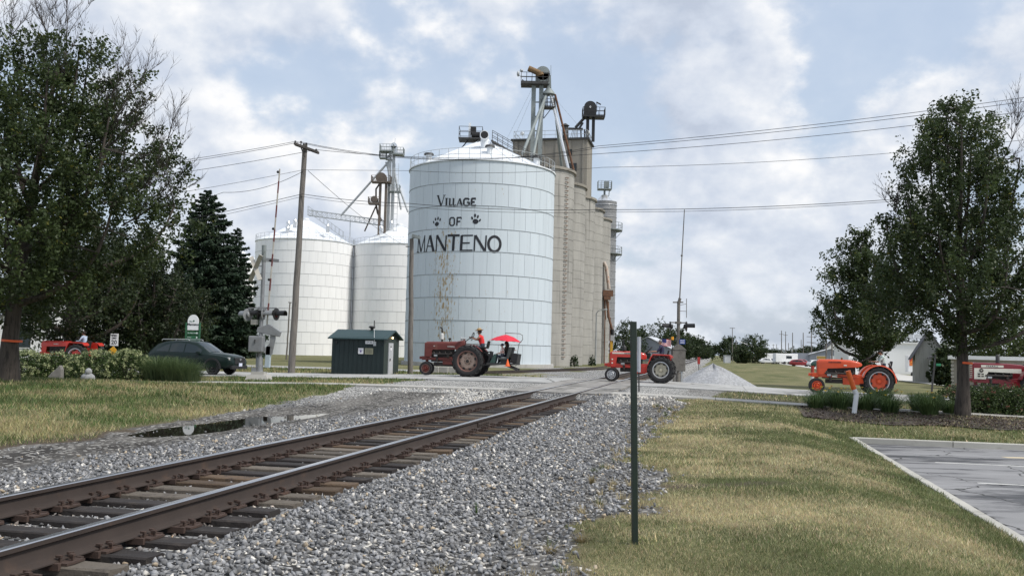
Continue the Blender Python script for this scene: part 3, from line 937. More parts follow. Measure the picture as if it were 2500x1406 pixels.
def binmat(name, col, rustcol, amount, dirt=.12, objrand=.035, centre=None):
    """painted sheet steel: vertical wash marks and flaking rust that gathers on one weathered strip"""
    m, nt, b = newmat(name)
    N = nt.nodes.new; L = nt.links.new
    geo = N('ShaderNodeNewGeometry')

    def noise(sc, st, det=6, ro=.65):
        v = N('ShaderNodeVectorMath'); v.operation = 'MULTIPLY'; L(geo.outputs['Position'], v.inputs[0]); v.inputs[1].default_value = st
        n = N('ShaderNodeTexNoise'); n.inputs['Scale'].default_value = sc; n.inputs['Detail'].default_value = det; n.inputs['Roughness'].default_value = ro
        L(v.outputs[0], n.inputs['Vector']); return n.outputs['Fac']

    def mth(op, a, bb, c=None):
        n = N('ShaderNodeMath'); n.operation = op
        for i, v in enumerate((a, bb, c)):
            if v is None: continue
            if isinstance(v, (int, float)): n.inputs[i].default_value = v
            else: L(v, n.inputs[i])
        return n.outputs[0]

    def ramp(f, a, bb):
        n = N('ShaderNodeMapRange'); n.interpolation_type = 'SMOOTHSTEP'; n.inputs['From Min'].default_value = a; n.inputs['From Max'].default_value = bb; L(f, n.inputs['Value']); return n.outputs[0]
    wash = noise(1.0, (1.6, 1.6, .12))
    oi = N('ShaderNodeObjectInfo')
    k = mth('MULTIPLY_ADD', wash, 2 * dirt, 1 - dirt)
    k = mth('MULTIPLY', k, mth('MULTIPLY_ADD', oi.outputs['Random'], 2 * objrand, 1 - objrand))
    rgb = N('ShaderNodeVectorMath'); rgb.operation = 'SCALE'; rgb.inputs[0].default_value = col; L(k, rgb.inputs['Scale'])
    fleck = noise(4.2, (1.5, 1.5, .45), 8, .72)
    if centre is not None:
        sx = N('ShaderNodeSeparateXYZ'); L(geo.outputs['Position'], sx.inputs[0])
        dx = mth('DIVIDE', mth('SUBTRACT', sx.outputs[0], centre[0]), centre[1])
        g = mth('POWER', 2.718, mth('MULTIPLY', mth('MULTIPLY', dx, dx), -1.0))
        low = ramp(sx.outputs[2], 14.5, 10.5)
        strip = mth('MULTIPLY', mth('MULTIPLY', g, low), .14)
        fleck = mth('ADD', fleck, strip)
    mask = ramp(fleck, .66 - amount, .70 - amount)
    mx = N('ShaderNodeMix'); mx.data_type = 'RGBA'; L(mask, mx.inputs['Factor']); L(rgb.outputs[0], mx.inputs['A'])
    mx2 = N('ShaderNodeMix'); mx2.data_type = 'RGBA'; L(noise(3, (1, 1, 1)), mx2.inputs['Factor']); mx2.inputs['A'].default_value = (*rustcol, 1); mx2.inputs['B'].default_value = (.46, .38, .24, 1)
    L(mx2.outputs['Result'], mx.inputs['B'])
    L(mx.outputs['Result'], b.inputs['Base Color'])
    b.inputs['Roughness'].default_value = .55
    b.inputs['Specular IOR Level'].default_value = .35
    return m


M['seam'] = mat('bin_seam', (.30, .33, .35), .8, 0, .25, 3)
M['seam_white'] = mat('bin_seam_grey', (.5, .51, .52), .8, 0, .2, 3)
M['roof_white'] = mat('bin_roof_white', (.74, .77, .80), .5, 0, .08, 1.2, 0, 30, (.42, .42, .40), .62, .72, 2.2)


def grain_bin(name, label, c, Rr, rings, ringh, npan, coneh, m_panel, m_seam, group=None, stagger=True, z0=-.2, rail=True, m_roof=None):
    o = root(name, (c.x, c.y, z0), label, 'grain bin', group)
    H = rings * ringh
    front = math.atan2(-c.y, -c.x)
    mb = MB(); mb.lathe([(0.01, 0), (Rr - .01, 0), (Rr - .01, H), (0.01, H)], 72)
    body = mb.build('bin_body', m_seam, o, True)
    da = 2 * math.pi / npan; gap = .013 / Rr
    pm_ = MB(); ri, ro_ = Rr - .005, Rr + .02
    k = 4; rows = []
    for (r, z) in ((ri, .02), (ro_, .02), (ro_, ringh - .02), (ri, ringh - .02)):
        rows.append([(r * math.cos(-da / 2 + gap + (da - 2 * gap) * i / k), r * math.sin(-da / 2 + gap + (da - 2 * gap) * i / k), z) for i in range(k + 1)])
    pm_.grid(rows)
    for e in (0, k): pm_.add([rows[j][e] for j in range(4)], [(0, 1, 2, 3)])
    pme = pm_.mesh('wall_panel', m_panel)
    for r in range(rings):
        for j in range(npan):
            a = front + (j - npan // 2) * da + (da / 2 if (stagger and r % 2) else 0)
            if abs((a - front + math.pi) % (2 * math.pi) - math.pi) > R(104): continue
            p = place('wall_panel', pme, o); p.location = (0, 0, r * ringh); p.rotation_euler = (0, 0, a)
    for r in range(rings + 1):
        z = r * ringh
        q = MB(); q.lathe([(Rr - .01, z - .035), (Rr + .05, z - .03), (Rr + .055, z + .02), (Rr - .01, z + .035)], 72)
        q.build('ring_band', m_seam, o, True)
    # roof of pie-shaped sheets
    ns = 24; m_roof = m_roof or M['roof_white']
    rp = MB(); a1 = 2 * math.pi / ns; r0, r1 = .55, Rr + .12
    zt = coneh * (1 - r0 / Rr)
    rp.add([(r1 * math.cos(-a1 / 2), r1 * math.sin(-a1 / 2), -.03), (r1, 0, -.0), (r1 * math.cos(a1 / 2), r1 * math.sin(a1 / 2), -.03), (r0 * math.cos(a1 / 2), r0 * math.sin(a1 / 2), zt), (r0 * math.cos(-a1 / 2), r0 * math.sin(-a1 / 2), zt),
            (r1 * math.cos(a1 / 2), r1 * math.sin(a1 / 2), .04), (r0 * math.cos(a1 / 2), r0 * math.sin(a1 / 2), zt + .05)], [(0, 1, 2, 3, 4), (2, 5, 6, 3)])
    rme = rp.mesh('roof_panel', m_roof)
    roof = MB().lathe([(r0 + .1, zt), (r0, zt + .28), (.02, zt + .36)], 20)
    roof = roof.build('roof', m_roof, o, True); roof.location.z = H
    for j in range(ns):
        p = place('roof_panel', rme, roof); p.location = (0, 0, 0); p.rotation_euler = (0, 0, front + j * a1)
    ev = MB(); ev.lathe([(Rr - .02, H), (Rr + .14, H - .02), (Rr + .14, H + .09), (Rr - .1, H + .12)], 72)
    ev.build('eave', m_roof, o, True)
    if rail:
        rl = MB(); rr = Rr + .02; z = H + .1
        for j in range(44):
            a = 2 * math.pi * j / 44
            rl.bar((rr * math.cos(a), rr * math.sin(a), z - .1), (rr * math.cos(a), rr * math.sin(a), z + 1.05), .04, .04)
        for hz in (.5, 1.05):
            ring = [(rr * math.cos(2 * math.pi * j / 64), rr * math.sin(2 * math.pi * j / 64), z + hz) for j in range(65)]
            rl.tube(ring, .022, 5, caps=False)
        rl.build('roof_railing', M['steel_grey'], o)
    return o, H, zt, front


VC = at(1166, 880, 92.6); VR = 7.14
M['bin_blue'] = binmat('bin_pale_blue_paint', (.56, .625, .675), (.30, .19, .08), .02, .10, .03, (at(1085, 700, 86).x, 1.15))
M['bin_white'] = binmat('bin_white_paint', (.86, .865, .87), (.4, .38, .32), -.06, .08, .03)
vb, VH, vzt, vfront = grain_bin('painted_grain_bin', 'big pale blue steel grain bin lettered with the village name and paw prints', VC, VR, 9, 2.1, 36, 3.55, M['bin_blue'], M['seam'])
BA = at(735, 850, 166); BB = at(966, 850, 169)
ba, AH, azt, afr = grain_bin('white_grain_bin', 'white steel grain bin standing left of its twin, behind the leaning utility pole', BA, 8.45, 10, 1.95, 36, 4.6, M['bin_white'], M['seam_white'], 'white grain bins', z0=-.3)
bb, BH, bzt, bfr = grain_bin('white_grain_bin', 'white steel grain bin between its twin and the lettered bin, behind the green shed', BB, 8.0, 10, 1.95, 34, 4.4, M['bin_white'], M['seam_white'], 'white grain bins', z0=-.3)
BC_ = at(560, 850, 215)
grain_bin('white_grain_bin', 'white grain bin mostly hidden behind the tall spruce', BC_, 8.0, 10, 1.95, 30, 4.4, M['bin_white'], M['seam_white'], 'white grain bins', z0=-.3, rail=False)

# lettering, painted on the curved wall -------------------------------------------------
M['letter'] = mat('black_lettering_paint', (.012, .014, .02), .6, 0, .2, 3)


def on_bin(px, py):
    o = Vector((0, 0, CAM_H)); d = at(px, py, 1.0) - o
    ox, oy = -VC.x, -VC.y
    a = d.x ** 2 + d.y ** 2; b_ = 2 * (ox * d.x + oy * d.y); c_ = ox * ox + oy * oy - (VR + .02) ** 2
    t = (-b_ - math.sqrt(b_ * b_ - 4 * a * c_)) / (2 * a)
    p = o + d * t
    return math.atan2(p.y - VC.y, p.x - VC.x) * VR, p.z        # arc length, height


def zz(x, y): return on_bin(1000 + x / 4.135, 300 + y / 4.135)


def wrap(u, z, r=.03):
    a = u / VR
    return ((VR + r) * math.cos(a), (VR + r) * math.sin(a), z + .2)


def stroke(mb, pts, w):
    pts = [Vector((p[0], p[1])) for p in pts]
    fine = []
    for i in range(len(pts) - 1):
        n = max(1, int((pts[i + 1] - pts[i]).length / .25))
        fine += [pts[i].lerp(pts[i + 1], k / n) for k in range(n)]
    fine.append(pts[-1])
    rows = []
    for i, p in enumerate(fine):
        t = fine[min(i + 1, len(fine) - 1)] - fine[max(i - 1, 0)]
        t.normalize(); nn = Vector((-t.y, t.x)) * w / 2
        rows.append([wrap(*(p - nn), r=.022), wrap(*(p - nn), r=.04), wrap(*(p + nn), r=.04), wrap(*(p + nn), r=.022)])
    mb.grid(rows)
    for rr in (rows[0], rows[-1]): mb.add(rr, [(0, 1, 2, 3)])


def arc(cx, cy, rx, ry, a0, a1, n=18):
    return [zz(cx + rx * math.cos(R(a0 + (a1 - a0) * i / n)), cy + ry * math.sin(R(a0 + (a1 - a0) * i / n))) for i in range(n + 1)]


def letter(strokes, w):
    mb = MB()
    for st in strokes:
        ww = w * 1.15
        if isinstance(st, tuple): st, ww = st[0], st[1] * 1.15
        stroke(mb, [p if not isinstance(p, tuple) or len(p) != 3 else p for p in st], ww)
    mb.build('letter', M['letter'], vb, False)


def Z(*pts): return [zz(x, y) for x, y in pts]


w1, w2 = .15, .21
letter([Z((287, 735), (318, 838)), (Z((352, 733), (320, 838)), .06), (Z((276, 735), (300, 735)), .05), (Z((340, 732), (364, 731)), .05)], w1)
letter([Z((374, 762), (371, 838)), (Z((360, 763), (390, 763)), .05), (Z((357, 838), (387, 838)), .05)], w1)
letter([Z((408, 764), (404, 836)), (Z((396, 765), (412, 765)), .05), Z((400, 836), (424, 836)), (Z((424, 822), (424, 838)), .05)], w1 * .9)
letter([Z((445, 764), (441, 836)), (Z((434, 765), (449, 765)), .05), Z((438, 836), (464, 836)), (Z((464, 822), (464, 838)), .05)], w1 * .9)
letter([(Z((478, 838), (506, 766)), .07), Z((506, 764), (528, 838)), (Z((488, 814), (520, 814)), .05), (Z((470, 838), (488, 838)), .05), (Z((518, 838), (536, 838)), .05)], w1)
letter([Z((602, 778), (590, 766), (562, 766), (549, 780), (547, 822), (560, 836), (590, 836), (602, 824), (602, 804), (580, 804))], w1)
letter([Z((628, 764), (624, 838)), Z((626, 766), (668, 764)), Z((626, 800), (658, 800)), Z((622, 836), (668, 836)), (Z((666, 762), (666, 778)), .06), (Z((667, 824), (667, 838)), .06)], w1)
letter([Z((418, 958), (408, 970), (405, 1024), (416, 1036), (440, 1036), (451, 1024), (453, 970), (444, 958), (418, 958))], .12)
letter([Z((482, 956), (477, 1038)), Z((480, 958), (524, 956)), Z((480, 996), (512, 996)), (Z((522, 954), (522, 972)), .07)], .12)
letter([Z((92, 1140), (84, 1306)), (Z((92, 1136), (114, 1302)), w2 * .8), Z((156, 1136), (116, 1302)), Z((154, 1136), (150, 1302)), (Z((74, 1306), (96, 1306)), .07), (Z((140, 1304), (162, 1304)), .07)], .1)
letter([Z((168, 1302), (206, 1138)), (Z((208, 1136), (242, 1300)), w2 * 1.15), (Z((184, 1246), (230, 1246)), .09), (Z((158, 1302), (180, 1302)), .07), (Z((230, 1300), (254, 1300)), .07)], .1)
letter([Z((276, 1134), (268, 1298)), (Z((278, 1136), (360, 1296)), w2), Z((370, 1134), (362, 1296))], .11)
letter([(Z((384, 1138), (506, 1136)), w2 * .85), (Z((448, 1138), (438, 1298)), w2)], .13)
letter([(Z((528, 1136), (518, 1298)), w2), Z((526, 1138), (640, 1136)), Z((524, 1214), (608, 1212)), (Z((514, 1292), (636, 1290)), w2 * .85)], .11)
letter([(Z((660, 1134), (652, 1298)), .12), (Z((664, 1136), (762, 1300)), w2), (Z((774, 1136), (764, 1300)), .12)], .12)
letter([arc(856, 1224, 60, 76, 0, 180, 20), arc(856, 1224, 60, 76, 180, 360, 20)], w2)


def paw(cx, cy, toes, pad):
    grp = MB()
    for (x, y, rx, ry, tilt) in toes + [pad]:
        u0, z0_ = zz(x, y); k = 4.135 * 2300 / 86.0 / 1.0
        ru, rz_ = rx / 4.135 * 86 / 2300, ry / 4.135 * 86 / 2300
        ring = []
        for i in range(16):
            a = 2 * math.pi * i / 16
            ex, ez = ru * math.cos(a), rz_ * math.sin(a)
            ring.append(wrap(u0 + ex * math.cos(tilt) - ez * math.sin(tilt), z0_ + ex * math.sin(tilt) + ez * math.cos(tilt), .036))
        grp.add(ring, [tuple(range(16))])
    grp.build('paw_print', M['letter'], vb)


paw(278, 1000, [(244, 1004, 8, 15, .35), (262, 974, 9, 17, .15), (288, 966, 9, 18, -.1), (309, 978, 8, 16, -.3)], (276, 1022, 26, 22, .3))
paw(665, 980, [(631, 962, 10, 17, .3), (661, 936, 11, 19, .05), (689, 948, 10, 18, -.2), (710, 984, 9, 15, -.5)], (666, 996, 30, 26, -.05))
# roof furniture of the lettered bin
mb = MB(); ax, ay, az = 0, 0, VH + vzt
P0 = at(1150, 335, 92.6) - Vector((VC.x, VC.y, -.2))
mb.box((P0.x, P0.y, az + .15), (2.4, 2.0, .12)); 
for dx in (-1.15, 0, 1.15):
    for dy in (-.95, .95): mb.bar((P0.x + dx, P0.y + dy, az + .2), (P0.x + dx, P0.y + dy, az + 1.3), .045, .045)
for hz in (.75, 1.3):
    for dy in (-.95, .95): mb.bar((P0.x - 1.15, P0.y + dy, az + hz), (P0.x + 1.15, P0.y + dy, az + hz), .04, .04)
    for dx in (-1.15, 1.15): mb.bar((P0.x + dx, P0.y - .95, az + hz), (P0.x + dx, P0.y + .95, az + hz), .04, .04)
mb.bar((P0.x - 1.1, P0.y, az - .9), (P0.x - .3, P0.y, az + .1), .1, .1)
mb.build('roof_platform', M['steel_dark'], vb)
mb = MB(); mb.box((P0.x + .25, P0.y - .2, az + 1.0), (.5, .6, .75)); mb.cyl((P0.x + .1, P0.y - .5, az + .55), (P0.x + .9, P0.y - .5, az + .55), .28)
mb.build('drive_motor', M['black'], vb)
mb = MB(); mb.box((P0.x - .15, P0.y, az + 1.1), (.22, .3, 1.5)); mb.build('white_duct', M['roof_white'], vb)
mb = MB(); t0 = Vector((.9, -1.2, VH + vzt * .93)); t1 = Vector((VR * .92, 1.0, VH + .45))
for off in (-.4, .4):
    o_ = Vector((0, off, 0))
    mb.bar(t0 + o_, t1 + o_, .06, .16)
    for k in range(12):
        a = (t0 + o_).lerp(t1 + o_, k / 11); mb.bar(a, a + Vector((0, 0, 1.05)), .04, .04)
    for hz in (.55, 1.05): mb.bar(t0 + o_ + Vector((0, 0, hz)), t1 + o_ + Vector((0, 0, hz)), .04, .04)
for k in range(22):
    a = t0.lerp(t1, k / 21); mb.box(a + Vector((0, 0, .08)), (.22, .8, .04))
mb.build('roof_stair', M['steel_dark'], vb)
pv = at(1183, 345, 89.5) - Vector((VC.x, VC.y, -.2))
mb = MB(); mb.cyl(pv - Vector((0, 0, 1.1)), pv + Vector((0, 0, .35)), .36, n=16)
mb.cyl(pv + Vector((0, .1, .45)), pv + Vector((0, -.75, .45)), .42, n=16); mb.build('vent_pipe', M['roof_white'], vb, True)
mb = MB(); mb.cyl(pv + Vector((0, -.752, .45)), pv + Vector((0, -.76, .45)), .36, n=16); mb.build('vent_dark_disc', M['black'], vb)  # black disc over the capped pipe end stands for the shade inside
for px, py, dep in ((1196, 369, 87.8), (1047, 385, 90), (1310, 392, 89.5)):
    q = at(px, py, dep) - Vector((VC.x, VC.y, -.2)); rr = math.hypot(q.x, q.y); zc = VH + max(0, vzt * (1 - (rr - .55) / (VR - .55)))
    mb = MB(); mb.cyl((q.x, q.y, zc - .3), (q.x, q.y, zc + .6), .3, n=12, mi=0); mb.cyl((q.x, q.y, zc + .6), (q.x, q.y, zc + .78), .5, .42, n=12, mi=1)
    mb.build('roof_vent', [M['roof_white'], M['steel_dark']], vb)
mb = MB()
for k in range(2):
    pass
mb.lathe([(VR + .32, -.06), (VR + .32, .32), (VR - .1, .34)], 72)
mb.build('foundation_ring', M['concrete'], vb, True)

# ---------------------------------------------------------------- concrete elevator
M['elev'] = None


def concretemat(name, col, dark):
    m, nt, b = newmat(name)
    N = nt.nodes.new; L = nt.links.new
    geo = N('ShaderNodeNewGeometry')

    def noise(sc, st, det=7, ro=.65):
        v = N('ShaderNodeVectorMath'); v.operation = 'MULTIPLY'; L(geo.outputs['Position'], v.inputs[0]); v.inputs[1].default_value = st
        n = N('ShaderNodeTexNoise'); n.inputs['Scale'].default_value = sc; n.inputs['Detail'].default_value = det; n.inputs['Roughness'].default_value = ro
        L(v.outputs[0], n.inputs['Vector']); return n.outputs['Fac']

    def mix(f, a, bb):
        n = N('ShaderNodeMix'); n.data_type = 'RGBA'
        for k, v in (('Factor', f), ('A', a), ('B', bb)):
            if isinstance(v, tuple): n.inputs[k].default_value = (*v, 1)
            else: L(v, n.inputs[k])
        return n.outputs['Result']

    def ramp(f, a, bb):
        n = N('ShaderNodeMapRange'); n.interpolation_type = 'SMOOTHSTEP'; n.inputs['From Min'].default_value = a; n.inputs['From Max'].default_value = bb; L(f, n.inputs['Value']); return n.outputs[0]
    c = mix(ramp(noise(.25, (1, 1, .5)), .35, .65), col, tuple(x * .78 for x in col))
    c = mix(ramp(noise(1.0, (1.3, 1.3, .06)), .52, .74), c, dark)                       # rain streaks
    c = mix(ramp(noise(.9, (.12, .12, 2.6)), .60, .74), c, tuple(x * .62 for x in col))   # pour lines
    c = mix(ramp(noise(3.5, (1, 1, 1)), .66, .74), c, tuple(min(1, x * 1.25) for x in col))
    L(c, b.inputs['Base Color']); b.inputs['Roughness'].default_value = .95; b.inputs['Specular IOR Level'].default_value = .15
    bp = N('ShaderNodeBump'); bp.inputs['Strength'].default_value = .5; bp.inputs['Distance'].default_value = .05
    L(noise(1.5, (.4, .4, 3)), bp.inputs['Height']); L(bp.outputs[0], b.inputs['Normal'])
    return m


M['elev'] = concretemat('elevator_concrete', (.385, .375, .35), (.17, .165, .155))
M['headhouse'] = concretemat('headhouse_concrete', (.30, .28, .245), (.10, .095, .085))
el = root('concrete_elevator', SL(104, -20.4, -.3), 'tall tan concrete grain elevator with a row of round silos and a square headhouse', 'grain elevator')
ztop = at(1408, 424, 106).z
for i in range(5):
    c = SL(104 + 9.6 * i, -20.4)
    prof = [(4.72, -.3)]; z = -.3; rr_ = random.Random(i)
    while z < ztop - 1.0:
        z2 = z + rr_.uniform(1.0, 1.3)
        prof += [(4.72, z2 - .035), (4.69, z2 - .02), (4.69, z2 + .02), (4.72, z2 + .035)]
        z = z2
    prof.append((4.72, ztop - .3))
    mb = MB(); mb.lathe(prof, 44, 0, Matrix.Translation((c.x, c.y, 0)))
    silo = mb.build('silo', M['elev'], el, True, True)
    mb = MB(); mb.lathe([(4.7, ztop - .3), (4.95, ztop - .28), (4.95, ztop), (.05, ztop + .12)], 44, 0, Matrix.Translation((c.x, c.y, 0)))
    mb.build('roof_slab', M['headhouse'], silo, True, True)
    if i == 0:
        mb = MB(); pa = at(1377, 700, 103); a = math.atan2(pa.y - c.y, pa.x - c.x)
        for k in range(42):
            z = .8 + k * .48
            for sg in (-.22, .22):
                ca, sa = math.cos(a + sg / 4.72), math.sin(a + sg / 4.72)
                mb.bar((c.x + 4.7 * ca, c.y + 4.7 * sa, z), (c.x + 4.88 * ca, c.y + 4.88 * sa, z), .05, .05)
            mb.bar((c.x + 4.88 * math.cos(a - .22 / 4.72), c.y + 4.88 * math.sin(a - .22 / 4.72), z), (c.x + 4.88 * math.cos(a + .22 / 4.72), c.y + 4.88 * math.sin(a + .22 / 4.72), z), .06, .06)
        mb.build('ladder', M['rust'], silo, False, True)
# headhouse
hz0 = at(1454, 348, 126).z
hl1 = -16.9; hl0 = hl1 - 10.2; hs0 = 123.5; hs1 = 128.5
mb = MB(); hc = (SL(hs0, hl0) + SL(hs1, hl1)) / 2
rotT = Matrix.Rotation(-TH, 4, 'Z')
mb.box((hc.x, hc.y, hz0 / 2), (10.2, 5.0, hz0), 0, rotT)
hh = mb.build('headhouse', M['headhouse'], el, False, True)
mb = MB(); mb.box((hc.x, hc.y, hz0 + .12), (10.7, 5.5, .24), 0, rotT); mb.build('parapet', M['steel_dark'], hh, False, True)
for k in range(6):                                                    # pilasters on the near face
    q = SL(hs0 - .04, hl0 + .5 + k * 1.84); mb = MB(); mb.box((q.x, q.y, hz0 - 4.6), (.28, .14, 9.0), 0, rotT); mb.build('pilaster', M['headhouse'], hh, False, True)
for px, py, w_, h_ in ((1405, 371, .6, .75), (1411, 408, 1.35, 1.05)):
    q = at(px, py, hs0 * DY + (hl0 + hl1) / 2 * NY - .9)
    q = SL(hs0 - .06, hl1 - 2.35, q.z) if px == 1405 else SL(hs0 - .06, hl1 - 2.05, q.z)
    mb = MB(); mb.box(q, (w_, .12, h_), 0, rotT); wn = mb.build('window', M['steel_dark'], hh, False, True)
    for a_ in (-.25, .25):
        for b2 in (-.25, .25):
            qq = q + Vector((NX, NY, 0)) * (a_ * w_) + Vector((0, 0, b2 * h_)) - Vector((DX, DY, 0)) * .065
            mb = MB(); mb.box(qq, (w_ * .42, .02, h_ * .42), 0, rotT); mb.build('pane', M['glass'], wn, False, True)
mb = MB(); zr = hz0 + .24
cs = [SL(hs0 + .1, hl0 + .1), SL(hs0 + .1, hl1 - .1), SL(hs1 - .1, hl1 - .1), SL(hs1 - .1, hl0 + .1)]
for k in range(4):
    a, b_ = cs[k], cs[(k + 1) % 4]; n = 7 if k % 2 == 0 else 4
    for j in range(n):
        p = a.lerp(b_, j / n); mb.bar(p + Vector((0, 0, zr)), p + Vector((0, 0, zr + 1.1)), .05, .05)
    for hz in (.55, 1.1): mb.bar(a + Vector((0, 0, zr + hz)), b_ + Vector((0, 0, zr + hz)), .05, .05)
mb.build('roof_railing', M['steel_grey'], hh, False, True)


# ---------------------------------------------------------------- bucket elevator legs
def W3(Y):
    return lambda px, py: at(px, py, Y)


def railing(mb, c, sx, sy, h=1.05, n=4, mi=0):
    for (ax, ay, bx, by) in ((-1, -1, 1, -1), (1, -1, 1, 1), (1, 1, -1, 1), (-1, 1, -1, -1)):
        a = Vector((c[0] + ax * sx / 2, c[1] + ay * sy / 2, c[2])); b_ = Vector((c[0] + bx * sx / 2, c[1] + by * sy / 2, c[2]))
        for j in range(n):
            p = a.lerp(b_, j / n); mb.bar(p, p + Vector((0, 0, h)), .06, .06, mi)
        for hz in (h * .5, h): mb.bar(a + Vector((0, 0, hz)), b_ + Vector((0, 0, hz)), .05, .05, mi)


M['leg_grey'] = mat('leg_grey_green_paint', (.22, .25, .25), .6, .1, .2, 1.2, 0, 30, (.12, .13, .13), .5, .75, 1.5)
M['motor_orange'] = mat('rusty_orange_motor', (.17, .10, .04), .7, 0, .3, 3)
w = W3(106.5)
lt = root('elevator_leg_tower', w(1314, 872) * 1.0, 'tall grey twin-legged grain leg with fan of spouts above the lettered bin', 'elevator leg')
lt.location.z = -.2
for px0, px1 in ((1309.5, 1303.5), (1327, 1322)):
    mb = MB(); a = w(px0, 560); b_ = w(px1, 205); a.z = 0
    mb.bar((b_.x, b_.y, 0), b_, .36, .5); mb.build('leg_trunk', M['leg_grey'], lt, False, True)
for py in (250, 285, 320, 350):
    mb = MB(); mb.bar(w(1304, py), w(1323, py), .12, .12)
    mb.build('leg_brace', M['leg_grey'], lt, False, True)
mb = MB(); c = w(1305, 207); mb.box((c.x, c.y, c.z), (3.1, 1.9, .3)); railing(mb, (c.x, c.y, c.z + .15), 3.1, 1.9, 1.0, 5)
mb.bar(w(1275, 195), w(1290, 211), .1, .1); mb.build('head_platform', M['steel_dark'], lt, False, True)
mb = MB(); c = w(1325, 182)
mb.tube([(c.x, c.y - .45, c.z), (c.x, c.y + .45, c.z)], .82, 28); mb.box((c.x + .0, c.y, c.z - .6), (1.64, .9, 1.2))
mb.build('head_housing', M['leg_grey'], lt, True, True)
mb = MB(); a = w(1290, 172); b_ = w(1317, 184); mb.cyl(a - Vector((0, .7, 0)), b_ - Vector((0, .7, 0)), .33, n=14); mb.cyl(b_ - Vector((0, .75, 0)), b_ + Vector((.1, -.75, -.3)), .45, n=10)
mb.build('drive_motor', M['motor_orange'], lt, True, True)
mb = MB(); a = w(1265, 181); mb.ball(a, .32, 12, 0, (.5, 1, 1)); mb.bar(a, w(1273, 190), .08, .08); mb.ball(w(1273, 173), .2, 8); mb.bar(w(1273, 173), w(1273, 190), .05, .05)
mb.build('dish_antenna', M['steel_grey'], lt, True, True)
mb = MB(); mb.bar(w(1345, 160), w(1345, 186), .05, .05); mb.bar(w(1340, 186), w(1341, 216), .45, .45); mb.build('discharge_chute', M['leg_grey'], lt, False, True)
mb = MB(); c = w(1340, 217); mb.lathe([(.2, .1), (.72, -.55), (.75, -.7), (.1, -.75)], 20, 0, Matrix.Translation(c)); mb.build('distributor', M['leg_grey'], lt, True, True)
for (x0, y0, x1, y1, Y1, r, mk) in ((1335, 229, 1275.5, 376, 97, .16, 'leg_grey'), (1331, 233, 1300, 389, 101, .17, 'leg_grey'), (1344, 229, 1388, 415, 106, .17, 'steel_bright'), (1355, 231, 1402, 422, 108, .13, 'rust'), (1352, 240, 1372, 415, 112, .15, 'leg_grey'), (1347, 235, 1366, 330, 114, .14, 'leg_grey')):
    mb = MB(); mb.cyl(w(x0, y0), at(x1, y1, Y1), r, n=10); mb.build('spout', M[mk], lt, True, True)
mb = MB(); c = w(1338, 264); mb.box(c, (1.5, 1.2, .14)); railing(mb, (c.x, c.y, c.z), 1.5, 1.2, .9, 3)
for x in (1328, 1347): mb.bar(w(x, 264), w(1327, 290), .08, .08)
for x in (1330, 1336): mb.bar(w(x, 235), w(x, 264), .1, .1)
mb.build('service_platform', M['steel_dark'], lt, False, True)
for (x0, y0, x1, y1) in ((1300, 215, 1235, 345), (1303, 225, 1250, 350), (1350, 235, 1410, 305)):
    mb = MB(); mb.cyl(w(x0, y0), at(x1, y1, 112), .012, n=4); mb.build('guy_wire', M['steel_grey'], lt, False, True)

w = W3(126.5)
bl_ = root('grain_elevator_head', w(1445, 345), 'black elevator leg head with drum housing and platform on the headhouse roof', 'elevator leg')
for px in (1436, 1450):
    mb = MB(); b_ = w(px - 1, 285); mb.bar((b_.x, b_.y, hz0 + .2), b_, .38 if px == 1450 else .5, .4); mb.build('leg_trunk', M['black'], bl_, False, True)
mb = MB(); c = w(1440.5, 264); mb.cyl((c.x, c.y - .5, c.z), (c.x, c.y + .5, c.z), .84, n=26); mb.box((c.x, c.y, c.z - .55), (1.66, .98, 1.0)); mb.build('head_housing', M['black'], bl_, True, True)
mb = MB(); mb.cyl((c.x, c.y - .52, c.z), (c.x, c.y - .56, c.z), .13, n=12); mb.build('shaft_cover', M['white'], bl_, False, True)
mb = MB(); c2 = w(1449, 287); mb.box(c2, (3.0, 1.8, .25)); railing(mb, (c2.x, c2.y, c2.z + .1), 3.0, 1.8, 1.1, 4); mb.bar(w(1457, 250), w(1457, 275), .07, .07); mb.bar(w(1456, 250), w(1467, 256), .1, .16); mb.build('head_platform', M['black'], bl_, False, True)
mb = MB(); mb.cyl(w(1427, 288), w(1405, 312), .2, n=8); mb.cyl(w(1423, 300), w(1412, 318), .15, n=8); mb.bar(w(1388, 315), w(1423, 316), .3, .3)
for x in (1418, 1427): mb.bar(w(x, 316), w(x + 1, 348), .18, .18)
for i in range(5): mb.bar(w(1390 + i * 5, 348), w(1398 + i * 3, 318), .06, .06)
mb.build('chute', M['steel_dark'], bl_, False, True)
mb = MB(); mb.cyl(w(1381, 348), w(1380, 309), .42, n=12); mb.cyl(w(1380, 308), w(1380, 302), .6, .15, n=12); mb.build('dust_stack', M['steel_dark'], bl_, True, True)
mb = MB(); c = w(1435, 324); mb.cyl(c, c - Vector((.1, .16, 0)), .36, .3, n=16); mb.build('dish_antenna', M['white'], bl_, True, True)
mb = MB(); c = w(1275, 327); mb.cyl(c, c - Vector((.1, .15, 0)), .26, .22, n=14); mb.bar(c, w(1277, 349), .07, .07); mb.build('dish_antenna', M['white'], bl_, True, True)

